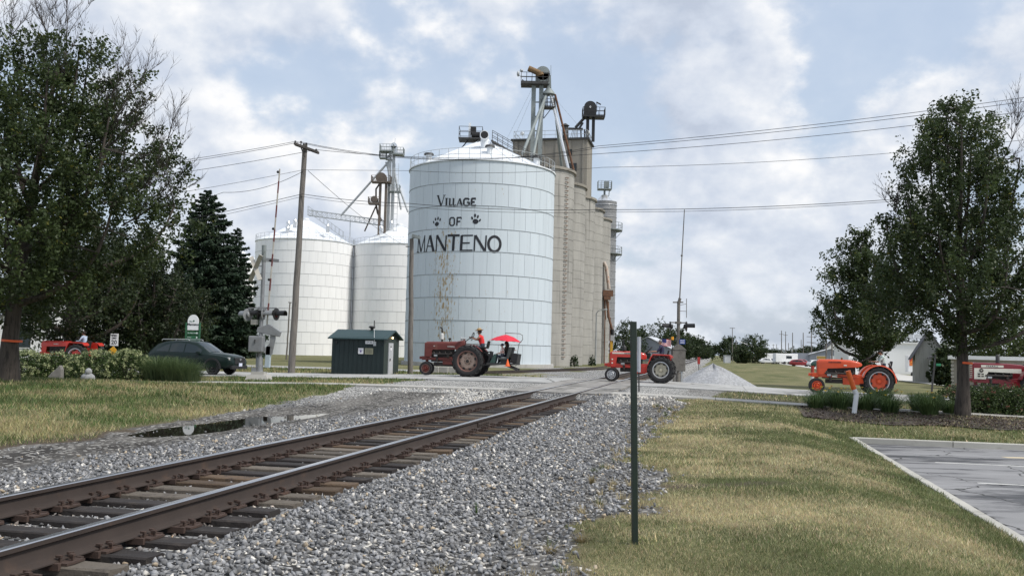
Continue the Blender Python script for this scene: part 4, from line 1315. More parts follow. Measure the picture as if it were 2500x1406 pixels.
# leg tower over the white bins ---------------------------------------------------------
w = W3(167)
wl = root('elevator_leg_tower', Vector((w(960, 860).x, 167, -.3)), 'grey steel grain leg with stacked platforms rising between the white bins', 'elevator leg')
for px in (955, 964):
    mb = MB(); a = w(px - 2, 372); mb.bar((a.x, a.y, 0), a, .34, .5); mb.build('leg_trunk', M['steel_grey'], wl, False, True)
mb = MB()
for k in range(22):
    z = 12 + k * 1.0
    a = w(968, 500); mb.bar((a.x - .3, 166, z), (a.x + .3, 166, z), .05, .05)
a = w(968, 500)
for dx in (-.3, .3): mb.bar((a.x + dx, 166, 4), (a.x + dx, 166, 34), .06, .06)
mb.build('ladder_cage', M['steel_grey'], wl, False, True)
for (px, py, sx, sy) in ((945, 371, 2.4, 2.2), (972, 379, 2.0, 2.2), (935, 387, 1.2, 1.4), (963, 469, 1.9, 1.7)):
    mb = MB(); c = w(px, py); mb.box(c, (sx, sy, .18)); railing(mb, (c.x, c.y, c.z + .1), sx, sy, 1.1, 4); mb.build('platform', M['leg_grey'], wl, False, True)
mb = MB(); c = w(962, 357); mb.cyl((c.x, c.y - .4, c.z), (c.x, c.y + .4, c.z), .55, n=20); mb.box((c.x, c.y, c.z - .7), (1.1, .8, 1.2)); mb.bar(c, c + Vector((.2, 0, 1.4)), .06, .06); mb.build('head_housing', M['steel_bright'], wl, True, True)
mb = MB(); c = w(950, 382); mb.lathe([(.2, .2), (.62, -.7), (.1, -.8)], 16, 0, Matrix.Translation(c)); mb.build('distributor', M['steel_grey'], wl, True, True)
for (x0, y0, x1, y1, r) in ((950, 394, 832, 527, .19), (958, 390, 979, 512, .17), (975, 459, 996, 518, .16), (947, 400, 951, 430, .25), (942, 396, 950, 420, .16)):
    mb = MB(); mb.cyl(w(x0, y0), w(x1, y1), r, n=8); mb.build('spout', M['steel_grey'], wl, True, True)
M['leg_rust'] = mat('rusty_leg', (.14, .115, .095), .8, 0, .3, 2, 0, 30, (.07, .055, .05), .45, .7, 2)
for px in (931, 945):
    mb = MB(); a = w(px, 445); mb.bar((a.x, a.y - 1, 2), (a.x, a.y - 1, a.z), .42, .42); mb.build('leg_trunk', M['leg_rust'], wl, False, True)
for (px, py, sx, rr) in ((933, 448, 3.4, .95), (916, 500, 2.0, .6)):
    mb = MB(); c = w(px, py); c.y -= 1; mb.box(c, (sx, 1.9, .22)); railing(mb, (c.x, c.y, c.z + .1), sx, 1.9, 1.0, 4)
    mb.build('platform', M['leg_rust'], wl, False, True)
    mb = MB(); mb.tube([(c.x, c.y - .5, c.z + .75), (c.x, c.y + .5, c.z + .75)], rr, 20); mb.build('head_housing', M['leg_rust'], wl, True, True)
mb = MB(); mb.tube([w(926, 450), w(918, 462), w(918, 485)], .16, 8); mb.tube([w(918, 500), w(922, 520), w(932, 540)], .18, 8); mb.tube([w(917, 505), w(890, 565)], .13, 8); mb.build('chute', M['leg_rust'], wl, True, True)
# catwalk between the white bins
cw = root('catwalk', w(850, 540), 'grey truss catwalk bridging the roofs of the two white bins', 'catwalk')
a, b_ = w(752, 526), w(935, 551)
mb = MB()
for dz in (0, .95):
    for dy in (-.5, .5): mb.bar(a + Vector((0, dy, dz)), b_ + Vector((0, dy, dz)), .09, .09)
for k in range(17):
    p = a.lerp(b_, k / 16); q = a.lerp(b_, min(1, (k + 1) / 16))
    for dy in (-.5, .5):
        mb.bar(p + Vector((0, dy, 0)), p + Vector((0, dy, .95)), .06, .06); mb.bar(p + Vector((0, dy, 0)), q + Vector((0, dy, .95)), .05, .05)
mb.build('truss', M['steel_grey'], cw, False, True)
mb = MB(); mb.box((a + b_) / 2 + Vector((0, 0, .03)), ((b_ - a).length, .9, .05), 0, Matrix.Rotation(-math.atan2(a.z - b_.z, b_.x - a.x) * -1, 4, 'Y')); mb.build('walkway', M['steel_grey'], cw, False, True)
mb = MB(); mb.bar(w(855, 540), w(854, 600), .12, .12); mb.build('support_post', M['steel_grey'], cw, False, True)
for bn, H_, zt_, (pxs) in ((ba, AH, azt, ((704, 549), (720, 545), (702, 561), (800, 556))), (bb, BH, bzt, ((930, 560), (955, 548)))):
    for px, py in pxs:
        q = at(px, py, 160 if bn is ba else 163); mb = MB(); mb.cyl(q - Vector((0, 0, .8)), q + Vector((0, 0, .3)), .3, n=10); mb.cyl(q + Vector((0, 0, .3)), q + Vector((0, 0, .6)), .42, .3, n=10)
        mb.build('roof_vent', M['steel_bright'], bn, True, True)
mb = MB(); a = w(770, 530); b_ = w(852, 590); 
for off in (-.4, .4):
    for hz in (0, 1.0): mb.bar(a + Vector((0, -6 + off, hz)), b_ + Vector((0, -6 + off, hz)), .06, .06)
    for k in range(10):
        p = a.lerp(b_, k / 9) + Vector((0, -6 + off, 0)); mb.bar(p, p + Vector((0, 0, 1)), .05, .05)
mb.build('roof_stair', M['steel_grey'], ba, False, True)

# ---------------------------------------------------------------- steel dryer tower and loading spout
w = W3(152)
M['mesh_steel'] = mat('perforated_steel', (.30, .305, .31), .55, .3, .15, 3, .4, 20, (.2, .2, .21), .45, .6, 4, (1, 1, 4))
M['yellow'] = mat('yellow_steel_paint', (.62, .36, .04), .5, 0, .15, 2)
dr = root('grain_dryer_tower', Vector((w(1476, 870).x, 152, -.3)), 'slim grey steel dryer tower with ring platforms beyond the concrete silos', 'dryer tower')
cx = w(1472, 700).x; rr = w(1502, 700).x - cx; T = Matrix.Translation((cx, 152, 0))
zt = w(1506, 503).z; zb = w(1498, 832).z
mb = MB(); prof = []
z = zb
while z < zt: prof += [(rr, z), (rr, z + 1.1), (rr + .05, z + 1.12), (rr + .05, z + 1.2)]; z += 1.25
mb.lathe([(.05, zb)] + prof + [(rr, zt)], 40, 0, T); mb.build('tower_shell', M['mesh_steel'], dr, True, True)
mb = MB(); mb.lathe([(rr + .1, zt - .05), (.5, zt + 1.7), (.05, zt + 1.75)], 24, 0, T); mb.build('roof', M['steel_bright'], dr, False, True)
for py in (563, 621):
    zq = w(1506, py).z; mb = MB(); mb.lathe([(rr, zq), (rr + 1.0, zq), (rr + 1.0, zq - .12), (rr, zq - .12)], 32, 0, T)
    for hz in (.55, 1.1): mb.tube([(cx + (rr + .98) * math.cos(a), 152 + (rr + .98) * math.sin(a), zq + hz) for a in np.linspace(0, 2 * math.pi, 33)], .035, 5, caps=False)
    for k in range(16):
        a = 2 * math.pi * k / 16; p = Vector((cx + (rr + .98) * math.cos(a), 152 + (rr + .98) * math.sin(a), zq)); mb.bar(p, p + Vector((0, 0, 1.1)), .06, .06)
        if k % 2 == 0: mb.bar(p - Vector((0, 0, .1)), Vector((cx + rr * math.cos(a), 152 + rr * math.sin(a), zq - 1.2)), .07, .07)
    mb.build('ring_platform', M['leg_grey'], dr, False, True)
mb = MB(); c = w(1476, 463); mb.box(c, (2.2, 1.6, .16)); railing(mb, (c.x, c.y, c.z), 2.2, 1.6, 1.3, 4); mb.box(c + Vector((.3, 0, .8)), (.8, .7, 1.0)); mb.bar(c, c - Vector((0, 0, 2.2)), .3, .3); mb.bar(c + Vector((.8, 0, 0)), c + Vector((.6, 0, -2)), .12, .12); mb.build('top_platform', M['leg_grey'], dr, False, True)
mb = MB()
for k in range(6):
    a = 2 * math.pi * k / 6 + .3; mb.bar((cx + .9 * rr * math.cos(a), 152 + .9 * rr * math.sin(a), -.3), (cx + .9 * rr * math.cos(a), 152 + .9 * rr * math.sin(a), zb), .22, .22)
mb.bar((cx - rr, 150.5, 1.0), (cx + rr, 150.5, 1.0), .12, .12); mb.bar((cx - rr, 150.4, 2.0), (cx + rr, 150.4, .2), .12, .12); mb.box((cx - .3, 150.6, 1.4), (1.2, .5, .9))
mb.build('support_leg', M['yellow'], dr, False, True)
w = W3(140)
sp_ = root('loading_spout', Vector((w(1480, 870).x, 140, -.3)), 'rusty jointed loading spout hanging against the last concrete silo', 'loading spout')
mb = MB(); mb.tube([w(1474, 640), w(1480, 652), w(1487, 706)], .26, 10); mb.build('upper_tube', mat('pale_rust_tube', (.5, .42, .36), .6, .1, .2, 2, 0, 30, (.32, .14, .07), .5, .65, 2), sp_, True, True)
mb = MB(); mb.box(w(1484, 716), (1.5, .9, .9)); mb.box(w(1482, 728), (1.0, .9, .5)); mb.build('swivel', M['rust'], sp_, False, True)
for pts in (((1481, 730), (1487, 778)), ((1487, 778), (1495, 806)), ((1476, 728), (1478, 780)), ((1484, 735), (1485, 776))):
    mb = MB(); mb.cyl(w(*pts[0]), w(*pts[1]), .17 if pts[0][0] != 1476 else .12, n=8); mb.build('spout_arm', M['rust'], sp_, True, True)
mb = MB(); mb.cyl(w(1494.5, 804), w(1495, 818), .28, .24, n=10); mb.build('spout_nozzle', M['black'], sp_, True, True)
for px in (1478, 1491):
    mb = MB(); a = w(px - 1, 775); mb.bar((a.x, 140, -.3), a, .14, .14); mb.build('guide_post', M['rust'], sp_, False, True)
# small lamp post on the silo wall
lp = root('lamp_post', at(1452, 884, 117), 'thin street lamp with curved arm against the concrete silos', 'lamp post'); lp.location.z = -.2
a = at(1456, 765, 117); mb = MB(); mb.tube([(a.x, a.y, -.2), a, a + Vector((.25, -.2, .35)), a + Vector((1.0, -.4, .5))], [.1, .08, .06, .05], 8); mb.build('post', M['steel_grey'], lp, True, True)
mb = MB(); mb.ball(a + Vector((1.1, -.4, .48)), .16, 8, 0, (1.5, 1, .6)); mb.build('lamp_head', M['steel_grey'], lp, True, True)
# ---------------------------------------------------------------- text helper
def text_mesh(txt, size, m, bold=0.0, align='CENTER', depth=.004):
    cu = bpy.data.curves.new('t', 'FONT'); cu.body = txt; cu.size = size; cu.align_x = align; cu.align_y = 'CENTER'
    cu.extrude = depth; cu.offset = bold; cu.resolution_u = 3
    ob = bpy.data.objects.new('t', cu); COL.objects.link(ob)
    dg = bpy.context.evaluated_depsgraph_get()
    me = bpy.data.meshes.new_from_object(ob.evaluated_get(dg))
    bpy.data.objects.remove(ob); bpy.data.curves.remove(cu)
    me.materials.clear(); me.materials.append(m)
    return me


def gz(s, l): return float(zf(s, l, False))


def sl_of(p): return p.x * DX + p.y * DY, p.x * NX + p.y * NY


def on_ground(px, Y, dz=0.0):
    """point below photo column px, Y metres out, on the terrain"""
    p = at(px, 870, Y)
    for _ in range(4):
        s, l = sl_of(p); z = gz(s, l)
        # follow the tilted column down to the ground
        d = at(px, 900, Y) - at(px, 800, Y)
        q = at(px, 870, Y); p = q + d * ((z - q.z) / d.z)
    p.z = gz(*sl_of(p)) + dz
    return p


# ---------------------------------------------------------------- green shed
M['shed'] = mat('dark_green_steel_siding', (.007, .018, .019), .6, 0, .15, 2)
M['shed2'] = mat('dark_green_steel_end', (.022, .034, .028), .6, 0, .12, 2)
M['shed_roof'] = mat('green_metal_roof', (.018, .046, .048), .5, .05, .12, 1.5)
M['paper'] = mat('white_notice', (.72, .72, .74), .7, 0, .05, 3)
M['plaque'] = mat('olive_grey_plaque', (.27, .27, .19), .5, .2, .2, 8)
M['door_grey'] = mat('scuffed_grey_door', (.42, .43, .45), .6, 0, .12, 3, 0, 30, (.62, .6, .55), .58, .66, 5)
p0 = on_ground(808, 52.6)
shed = root('signal_shed', p0, 'small dark green metal shed with notices and pitched roof beside the street', 'shed', rz=-TH)
Wd, Dp, He, Hr = 3.05, 2.5, 2.12, 2.5
mb = MB(); mb.box((Wd / 2, Dp / 2, He / 2), (Wd, Dp, He))
for i in range(11): mb.box((.16 + i * .275, -.008, He / 2), (.03, .02, He - .02))
mb.build('wall', M['shed'], shed)
mb = MB(); mb.prism([(0, 0), (Dp, 0), (Dp, He), (Dp / 2, Hr), (0, He)], -.006, .02, Matrix.Translation((Wd, 0, 0)) @ Matrix.Rotation(math.pi / 2, 4, 'Z')); mb.build('gable_wall', M['shed2'], shed)
mb = MB()
for sd in (0, 1):
    y0, y1 = (-.18, Dp / 2) if sd == 0 else (Dp + .18, Dp / 2)
    z0 = He - .07
    mb.add([(-.2, y0, z0), (Wd + .22, y0, z0), (Wd + .22, y1, Hr + .05), (-.2, y1, Hr + .05), (-.2, y0, z0 - .06), (Wd + .22, y0, z0 - .06), (Wd + .22, y1, Hr - .03), (-.2, y1, Hr - .03)],
           [(0, 1, 2, 3), (4, 7, 6, 5), (0, 4, 5, 1), (1, 5, 6, 2), (0, 3, 7, 4)])
mb.build('roof', M['shed_roof'], shed)
mb = MB(); mb.cyl((1.85, Dp / 2, Hr - .02), (1.85, Dp / 2, Hr + .16), .09, n=12); mb.cyl((1.85, Dp / 2, Hr + .14), (1.85, Dp / 2, Hr + .2), .11, .2, 12); mb.cyl((1.85, Dp / 2, Hr + .2), (1.85, Dp / 2, Hr + .27), .2, .14, 12); mb.build('roof_vent', M['black'], shed)
mb = MB(); mb.box((Wd + .03, 1.05, .92), (.05, .72, 1.82)); dd = mb.build('door', M['door_grey'], shed)
mb = MB(); mb.box((Wd + .07, .86, .9), (.06, .06, .14)); mb.build('handle', M['steel_dark'], dd)
mb = MB(); mb.box((Wd + .062, 1.0, 1.5), (.008, .2, .16)); mb.build('notice', M['paper'], dd)
mb = MB(); mb.box((Wd + .062, 1.0, 1.62), (.008, .16, .06)); mb.build('dark_notice', M['black'], dd)
mb = MB(); mb.box((1.72, -.028, 1.35), (.30, .02, .32)); nt_ = mb.build('notice', M['paper'], shed)
mb = MB(); mb.ball((1.72, -.042, 1.33), .06, 8, 0, (1, .1, 1)); mb.bar((1.62, -.042, 1.42), (1.82, -.042, 1.42), .012, .02); mb.build('emblem', mat('violet_ink', (.16, .13, .3), .7), nt_)
mb = MB(); mb.box((2.2, -.028, 1.35), (.48, .02, .34)); pq = mb.build('plaque', M['plaque'], shed)
mb = MB()
for k in range(4): mb.box((2.2, -.042, 1.44 - k * .06), (.36 - .05 * (k % 2), .006, .02))
mb.build('plaque_lettering', mat('dark_bronze', (.1, .1, .07), .5), pq)
mb = MB(); mb.box((2.2, -.028, 1.84), (.45, .02, .18)); ns = mb.build('number_sign', M['paper'], shed)
tm_ = text_mesh('GA 80', .13, M['seam'], .004); o = place('sign_lettering', tm_, ns); o.location = (2.2, -.042, 1.84); o.rotation_euler = (R(90), 0, 0)
mb = MB(); mb.box((2.52, -.03, 1.77), (.16, .03, .24)); mb.build('meter_box', M['steel_grey'], shed)
mb = MB(); mb.tube([(2.5, -.05, 1.8), (2.47, -.05, 2.6), (2.47, -.05, 2.62)], .014, 6); mb.cyl((2.47, -.05, 2.6), (2.46, -.05, 3.05), .028, n=8, mi=1); mb.build('antenna', [M['white'], M['steel_dark']], shed)
mb = MB(); mb.box((.28, -.04, 1.8), (.1, .06, .14)); mb.build('outlet_box', M['black'], shed)
em, nt, b = newmat('porch_lamp_glow'); b.inputs['Emission Color'].default_value = (1, .75, .35, 1); b.inputs['Emission Strength'].default_value = 3.0
mb = MB(); mb.ball((Wd + .07, 1.2, 2.12), .055, 8); mb.build('porch_lamp', em, shed)

# ---------------------------------------------------------------- poles and wires
def pole(name, label, px0, py0, px1, py1, Y, r0, r1, cat='utility pole', group=None, base=None):
    b0 = on_ground(px0, Y); t = at(px1, py1, Y)
    o = root(name, b0, label, cat, group)
    mb = MB(); n = 8
    pts = [b0.lerp(t, i / n) + Vector((random.uniform(-.02, .02), 0, 0)) * (0 < i < n) for i in range(n + 1)]
    pts[0] = pts[0] - Vector((0, 0, .3))
    mb.tube(pts, [r0 + (r1 - r0) * i / n for i in range(n + 1)], 12)
    mb.build('shaft', M['wood_pole'], o, True, True)
    return o, b0, t


up, ub, ut = pole('utility_pole', 'leaning weathered utility pole with a double wooden crossarm', 711, 908, 745, 352, 53.5, .21, .14)
M['wood_dark'] = mat('dark_crossarm_wood', (.055, .05, .046), .9, 0, .25, 3)
a = at(720, 352, 52.6); b_ = at(777, 373, 54.2)
for k, dy in enumerate((-.13, .13)):
    mb = MB(); mb.bar(a + Vector((0, dy, 0)), b_ + Vector((0, dy, 0)), .1, .13); mb.build('crossarm', M['wood_dark'], up, False, True)
mb = MB(); mb.bar(at(735, 361, 53.2), at(744, 384, 53.3), .05, .05); mb.build('brace', M['wood_dark'], up, False, True)
ins = []
for px, py in ((721, 346), (735, 347), (748, 351), (772, 366)):
    q = at(px, py, 53.2); mb = MB(); mb.cyl(q - Vector((0, 0, .14)), q, .03, n=8); mb.ball(q, .06, 8); mb.build('insulator', M['steel_dark'], up, True, True); ins.append(q)
M['wire'] = mat('black_wire', (.03, .03, .032), .6, 0, 0)


def wire(label, pts, r=.014, group=None):
    """hangs through the given points with a little sag in each span"""
    mb = MB(); out = []
    for i in range(len(pts) - 1):
        A, B, sag = pts[i][0], pts[i + 1][0], pts[i][1]
        for k in range(14 if i < len(pts) - 2 else 15):
            t = k / 14; p = A.lerp(B, t); p.z -= sag * 4 * t * (1 - t); out.append(p)
    mb.tube(out, r, 5)
    return tag(mb.build('wire', M['wire'], None, True), label, 'wire', 'overhead wires')


def lineat(px, py):       # a point of the wire plane: the line runs along the street, square to the railway
    Yp = ut.y
    d = at(px, py, 1) - Vector((0, 0, CAM_H))
    # plane through the pole parallel to the street
    t = (ut.x * DX + ut.y * DY) / (d.x * DX + d.y * DY)
    return d * t + Vector((0, 0, CAM_H))


wire('topmost overhead wire reaching the leaning pole crossarm', [(lineat(-200, 445), .5), (ins[0], 0.9), (lineat(1460, 357), .3), (lineat(2900, 178), 0)])
wire('second overhead wire, just below the topmost one', [(lineat(-200, 455), .5), (ins[1], 0.8), (lineat(1460, 362), .3), (lineat(2900, 190), 0)])
wire('third overhead wire from the right end of the crossarm', [(lineat(-200, 478), .5), (ins[3], 0.35), (lineat(1460, 376), .35), (lineat(2900, 215), 0)])
wire('fourth overhead wire, alone between the crossarm wires and the lowest pair', [(lineat(-200, 545), .4), (at(741, 415, 53.3), .0), (lineat(1000, 417), .2), (lineat(1470, 409), .5), (lineat(2900, 290), 0)], .011)
wire('upper of the two lowest overhead wires', [(lineat(-200, 650), .3), (at(738, 474, 53.3), .1), (lineat(1000, 497), .15), (lineat(1460, 512), .15), (lineat(2180, 487), .4), (lineat(2900, 430), 0)], .016)
wire('lowest overhead wire crossing the lettered bin', [(lineat(-200, 662), .3), (at(738, 480, 53.3), .1), (lineat(1000, 505), .15), (lineat(1460, 518), .15), (lineat(2180, 492), .4), (lineat(2900, 440), 0)], .011)
wire('thin wire slanting from the leaning pole down behind the white bins', [(at(752, 417, 53.3), .4), (at(990, 600, 110), 0)], .014)
wire('slack wire from the leaning pole down to the left tree', [(at(741, 418, 53.3), .35), (lineat(545, 470), .2), (lineat(200, 560), 0)], .014)

lpole, lb, ltp = pole('light_pole', 'grey wooden light pole standing in front of the lettered bin', 1002, 909, 1005, 583, 55.5, .16, .12, 'light pole')
mb = MB(); q = at(1016, 578, 55.2); mb.box(q, (.5, .32, .16), 0, (0, .25, 0)); mb.bar(ltp, q, .06, .06); mb.build('lamp_head', M['leg_grey'], lpole, False, True)
mb = MB(); mb.box(at(995, 602, 55.3), (.2, .1, .05)); mb.build('bracket', M['steel_dark'], lpole, False, True)
tp, tb, tt = pole('thin_pole', 'thin wooden pole with a short crossarm in front of the left white bin', 699, 866, 708, 739, 105, .1, .07, 'utility pole')
mb = MB(); mb.bar(at(704, 738, 105), at(712, 739, 105), .1, .1); mb.build('crossarm', M['wood_pole'], tp, False, True)

# ---------------------------------------------------------------- crossing signals
M['sig_alu'] = mat('signal_aluminium', (.26, .27, .285), .5, .35, .2, 3, 0, 30, (.22, .22, .23), .5, .7, 5)
M['sig_white'] = mat('weathered_white_board', (.42, .40, .36), .7, 0, .15, 4, 0, 30, (.4, .36, .3), .55, .7, 5)
M['sig_red'] = mat('faded_red_stripe', (.14, .035, .032), .6, 0, .2, 4)
M['lens'] = glassmat('dark_red_lens', (.06, .008, .008), .15)


def lamp(parent, c, facing, hood=.42, m=None):
    """round backing disc, lens and long hood; facing is a unit vector"""
    m = m or M['black']
    f = Vector(facing).normalized(); x = f.cross(Vector((0, 0, 1))).normalized(); y = Vector((0, 0, 1))
    T = Matrix.Translation(c) @ Matrix((x, y, f)).transposed().to_4x4()
    mb = MB(); mb.lathe([(.01, -.04), (.27, -.02), (.27, 0), (.16, .01)], 24, 0, T)
    hd = mb.build('lamp_disc', m, parent, True, True)
    mb = MB(); mb.lathe([(.155, .0), (.165, hood)], 16, 0, T, R(-20), R(200)); mb.lathe([(.15, hood), (.145, .0)], 16, 0, T, R(-20), R(200)); mb.build('hood', m, hd, True, True)
    mb = MB(); mb.lathe([(.15, .012), (.01, .03)], 16, 0, T); mb.build('lens', M['lens'], hd, True, True)
    mb = MB(); mb.lathe([(.13, -.04), (.12, -.13), (.01, -.17)], 16, 0, T); mb.build('lamp_housing', m if m is not M['black'] else M['black'], hd, True, True)


nvec = Vector((NX, NY, 0)); dvec = Vector((DX, DY, 0))
Ys = 41.2
w = W3(Ys)
g = on_ground(632, Ys)
sg = root('crossing_signal', g, 'railway crossing signal with crossbuck, flashers and raised gate on the near left of the street', 'crossing signal')
mb = MB(); mb.box(g + Vector((0, 0, .12)), (1.0, .9, .24), 0, None, .82); mb.box(g + Vector((0, 0, .3)), (.55, .55, .16)); mb.build('footing', M['concrete'], sg, False, True)
mb = MB(); mb.cyl(g + Vector((0, 0, .3)), g + Vector((0, 0, 1.0)), .17, .13, 14); mb.cyl(g + Vector((0, 0, .9)), w(644, 640), .085, n=14); mb.cyl(w(644, 640), w(645, 599), .1, n=12, mi=1); mb.build('mast', [M['sig_alu'], M['leg_grey']], sg, True, True)
mb = MB(); q = w(636, 840); mb.box(q + Vector((-.12, -.16, 0)), (.62, .46, .7)); bx = mb.build('junction_box', M['sig_alu'], sg, False, True, bevel=.04)
mb = MB(); mb.box(q + Vector((-.14, -.42, .12)), (.04, .05, .16)); mb.build('latch', M['steel_dark'], bx, False, True)
mb = MB(); mb.box(w(622, 905) + Vector((0, -.1, 0)), (.2, .2, .32)); mb.cyl(w(626, 900), w(627, 862), .035, n=8); mb.build('conduit_box', M['sig_alu'], sg, False, True)
mb = MB(); mb.prism([(-.1, 0), (.55, -.12), (.62, .1), (.1, .42), (-.4, .28), (-.45, .08)], -.1, .1, Matrix.Translation(w(652, 815))); mb.build('gate_mechanism', M['sig_alu'], sg, False, True, bevel=.02)
mb = MB(); mb.prism([(-.1, 0), (.2, 0), (.32, .7), (.3, .95), (.1, .95), (.08, .5), (-.1, .3)], -.05, .05, Matrix.Translation(w(653, 866))); mb.build('counterweight_arm', M['sig_alu'], sg, False, True)
mb = MB(); q = w(654, 868); mb.box(q + Vector((0, .05, -.05)), (.22, .2, .95), 0, (0, .03, 0)); mb.build('relay_case', mat('pale_blue_case', (.42, .5, .56), .5), sg, False, True, bevel=.02)
A = w(651, 800); B = w(683, 413)
ga = None
for k in range(13):
    p, q = A.lerp(B, k / 13), A.lerp(B, (k + 1) / 13)
    mb = MB(); mb.bar(p, q, .11 - .004 * k, .05); o = mb.build('gate_arm_band', M['sig_red'] if k % 2 else M['sig_white'], sg, False, True)
for t in (.30, .42, .62, .98):
    mb = MB(); mb.ball(A.lerp(B, t) + Vector((-.06, -.03, 0)), .065, 8); mb.build('gate_lamp', M['black'], sg, True, True)
for tilt in (1, -1):
    ctr = w(622, 655) + Vector((.05, -.05, 0)); 
    axis = Vector((.62, -.78, 0))
    half = Vector((0, 0, .62)) * 1.0 + axis * .62 * tilt
    mb = MB(); half = half * .86; mb.bar(ctr - half, ctr + half, .19, .03, 0, nvec * .45 - dvec * .9); mb.build('crossbuck_board', M['sig_white'], sg, False, True)
mb = MB(); mb.bar(w(628, 650), w(644, 650), .04, .04); mb.bar(w(628, 668), w(644, 668), .04, .04); mb.build('crossbuck_bracket', M['sig_alu'], sg, False, True)
mb = MB(); mb.bar(w(632, 632), w(681, 637), .14, .03, 0, (0, 1, 0)); mb.build('bell_bracket', M['sig_alu'], sg, False, True)
mb = MB(); mb.bar(w(607, 752), w(675, 752), .05, .05); mb.box(w(640, 754), (.3, .3, .16)); mb.build('lamp_crossarm', M['sig_alu'], sg, False, True)
lamp(sg, w(605, 768), (-NX, -NY + .5, 0), .45, M['sig_alu'])
lamp(sg, w(632, 766), (-NX, -NY - .1, 0), .4)
lamp(sg, w(644, 766), (NX, NY + .1, 0), .42, M['sig_alu'])
lamp(sg, w(675, 767), (NX, NY - .12, 0), .45)
mb = MB(); mb.box(w(621, 786), (.26, .2, .22)); mb.build('bell_box', M['sig_white'], sg, False, True)

Ys = 49.6
w = W3(Ys)
g = on_ground(1655, Ys)
M['sig_old'] = mat('weathered_grey_brown_steel', (.16, .15, .135), .75, .1, .25, 3, 0, 30, (.09, .08, .07), .45, .7, 4)
sr = root('crossing_signal', g, 'railway crossing signal beyond the street with raised gate arm and blue sign', 'crossing signal')
mb = MB(); mb.cyl(g - Vector((0, 0, .1)), w(1657, 735), .085, n=12); mb.cyl(g, g + Vector((0, 0, .5)), .14, n=12); mb.build('mast', M['sig_old'], sr, True, True)
mb = MB(); mb.cyl(w(1659, 736), w(1671, 512), .035, .022, 8); mb.ball(w(1664.5, 624), .06, 8); mb.cyl(w(1657, 742), w(1660, 728), .08, n=8); mb.build('raised_gate_arm', M['sig_old'], sr, True, True)
mb = MB(); mb.bar(w(1643, 738), w(1668, 738), .1, .06); mb.bar(w(1658, 745), w(1675, 742), .025, .025); mb.bar(w(1658, 759), w(1675, 760), .025, .025); mb.bar(w(1676, 729), w(1676, 776), .03, .03); mb.build('side_antenna', M['sig_old'], sr, False, True)
mb = MB(); mb.bar(w(1634, 787), w(1678, 788), .06, .06); mb.box(w(1656, 788), (.3, .2, .12)); mb.build('lamp_crossarm', M['sig_old'], sr, False, True)
lamp(sr, w(1636, 797), (-NX, -NY - .2, 0), .4)
lamp(sr, w(1676, 797), (NX, NY - .2, 0), .42)
q = w(1665, 834); M['blue_sign'] = mat('blue_sign_face', (.02, .06, .28), .5, 0, .05)
mb = MB(); mb.box(q + Vector((0, -.1, 0)), (.3, .02, .25)); bs = mb.build('notice_sign', M['blue_sign'], sr, False, True)
for k in range(3):
    mb = MB(); mb.box(q + Vector((0, -.115, .07 - .07 * k)), (.22, .006, .022)); mb.build('sign_lettering', M['white'], bs, False, True)
mb = MB(); q = w(1656, 880); mb.box(q + Vector((0, .1, 0)), (.72, .4, 1.1)); mb.prism([(-.42, .55), (.42, .55), (.05, .85), (-.05, .85)], -.12, .32, Matrix.Translation(q)); mb.build('relay_cabinet', M['sig_old'], sr, False, True, bevel=.015)
for dx in (-.22, .2):
    mb = MB(); mb.box((g.x + dx, g.y, g.z + .25), (.1, .1, .6)); mb.build('cabinet_leg', M['sig_old'], sr, False, True)
mb = MB(); q = w(1664, 915); mb.cyl(q - Vector((0, 0, .4)), q + Vector((0, 0, .45)), .07, n=10); mb.build('conduit', M['steel_grey'], sr, True, True)

# ---------------------------------------------------------------- signs
def sgn_post(px, py_top, Y, label, cat, name):
    g = on_ground(px, Y); o = root(name, g, label, cat); return o, g, W3(Y)


M['sign_green'] = mat('sign_green_paint', (.022, .115, .05), .5, 0, .08, 2)
Yv = 50.5; w = W3(Yv); g = on_ground(466, Yv)
vsn = root('wayfinding_sign', g, 'green village wayfinding sign with white rounded top behind the car', 'sign')
top = w(466, 768).z; scale = Yv / 2300
for dx in (-.36, .36):
    mb = MB(); mb.box((g.x + dx, g.y, (g.z + top - .42) / 2), (.07, .09, top - .42 - g.z)); mb.build('post', M['sign_green'], vsn, False, True)
hd = []
for i in range(17):
    a = math.pi * i / 16; hd.append((.29 * math.cos(a), top - .36 + .36 * math.sin(a)))
mb = MB(); mb.prism(hd + [(-.29, top - .82), (.29, top - .82)], -.03, .03, Matrix.Translation((g.x, g.y, 0))); hdp = mb.build('head_panel', M['white'], vsn, False, True)
o = place('sign_lettering', text_mesh('Manteno', .17, M['letter'], .003), hdp, True); o.location = o.location + Vector((g.x, g.y - .036, top - .52)); o.rotation_euler = (R(90), 0, 0)
o = place('sign_lettering', text_mesh('Village of', .07, M['sign_green'], .0), hdp, True); o.location = o.location + Vector((g.x - .08, g.y - .036, top - .36)); o.rotation_euler = (R(90), 0, 0)
mb = MB(); mb.cyl((g.x + .04, g.y - .036, top - .33), (g.x + .04, g.y - .04, top - .33), .045, n=8); mb.build('leaf_emblem', M['sign_green'], hdp, False, True)
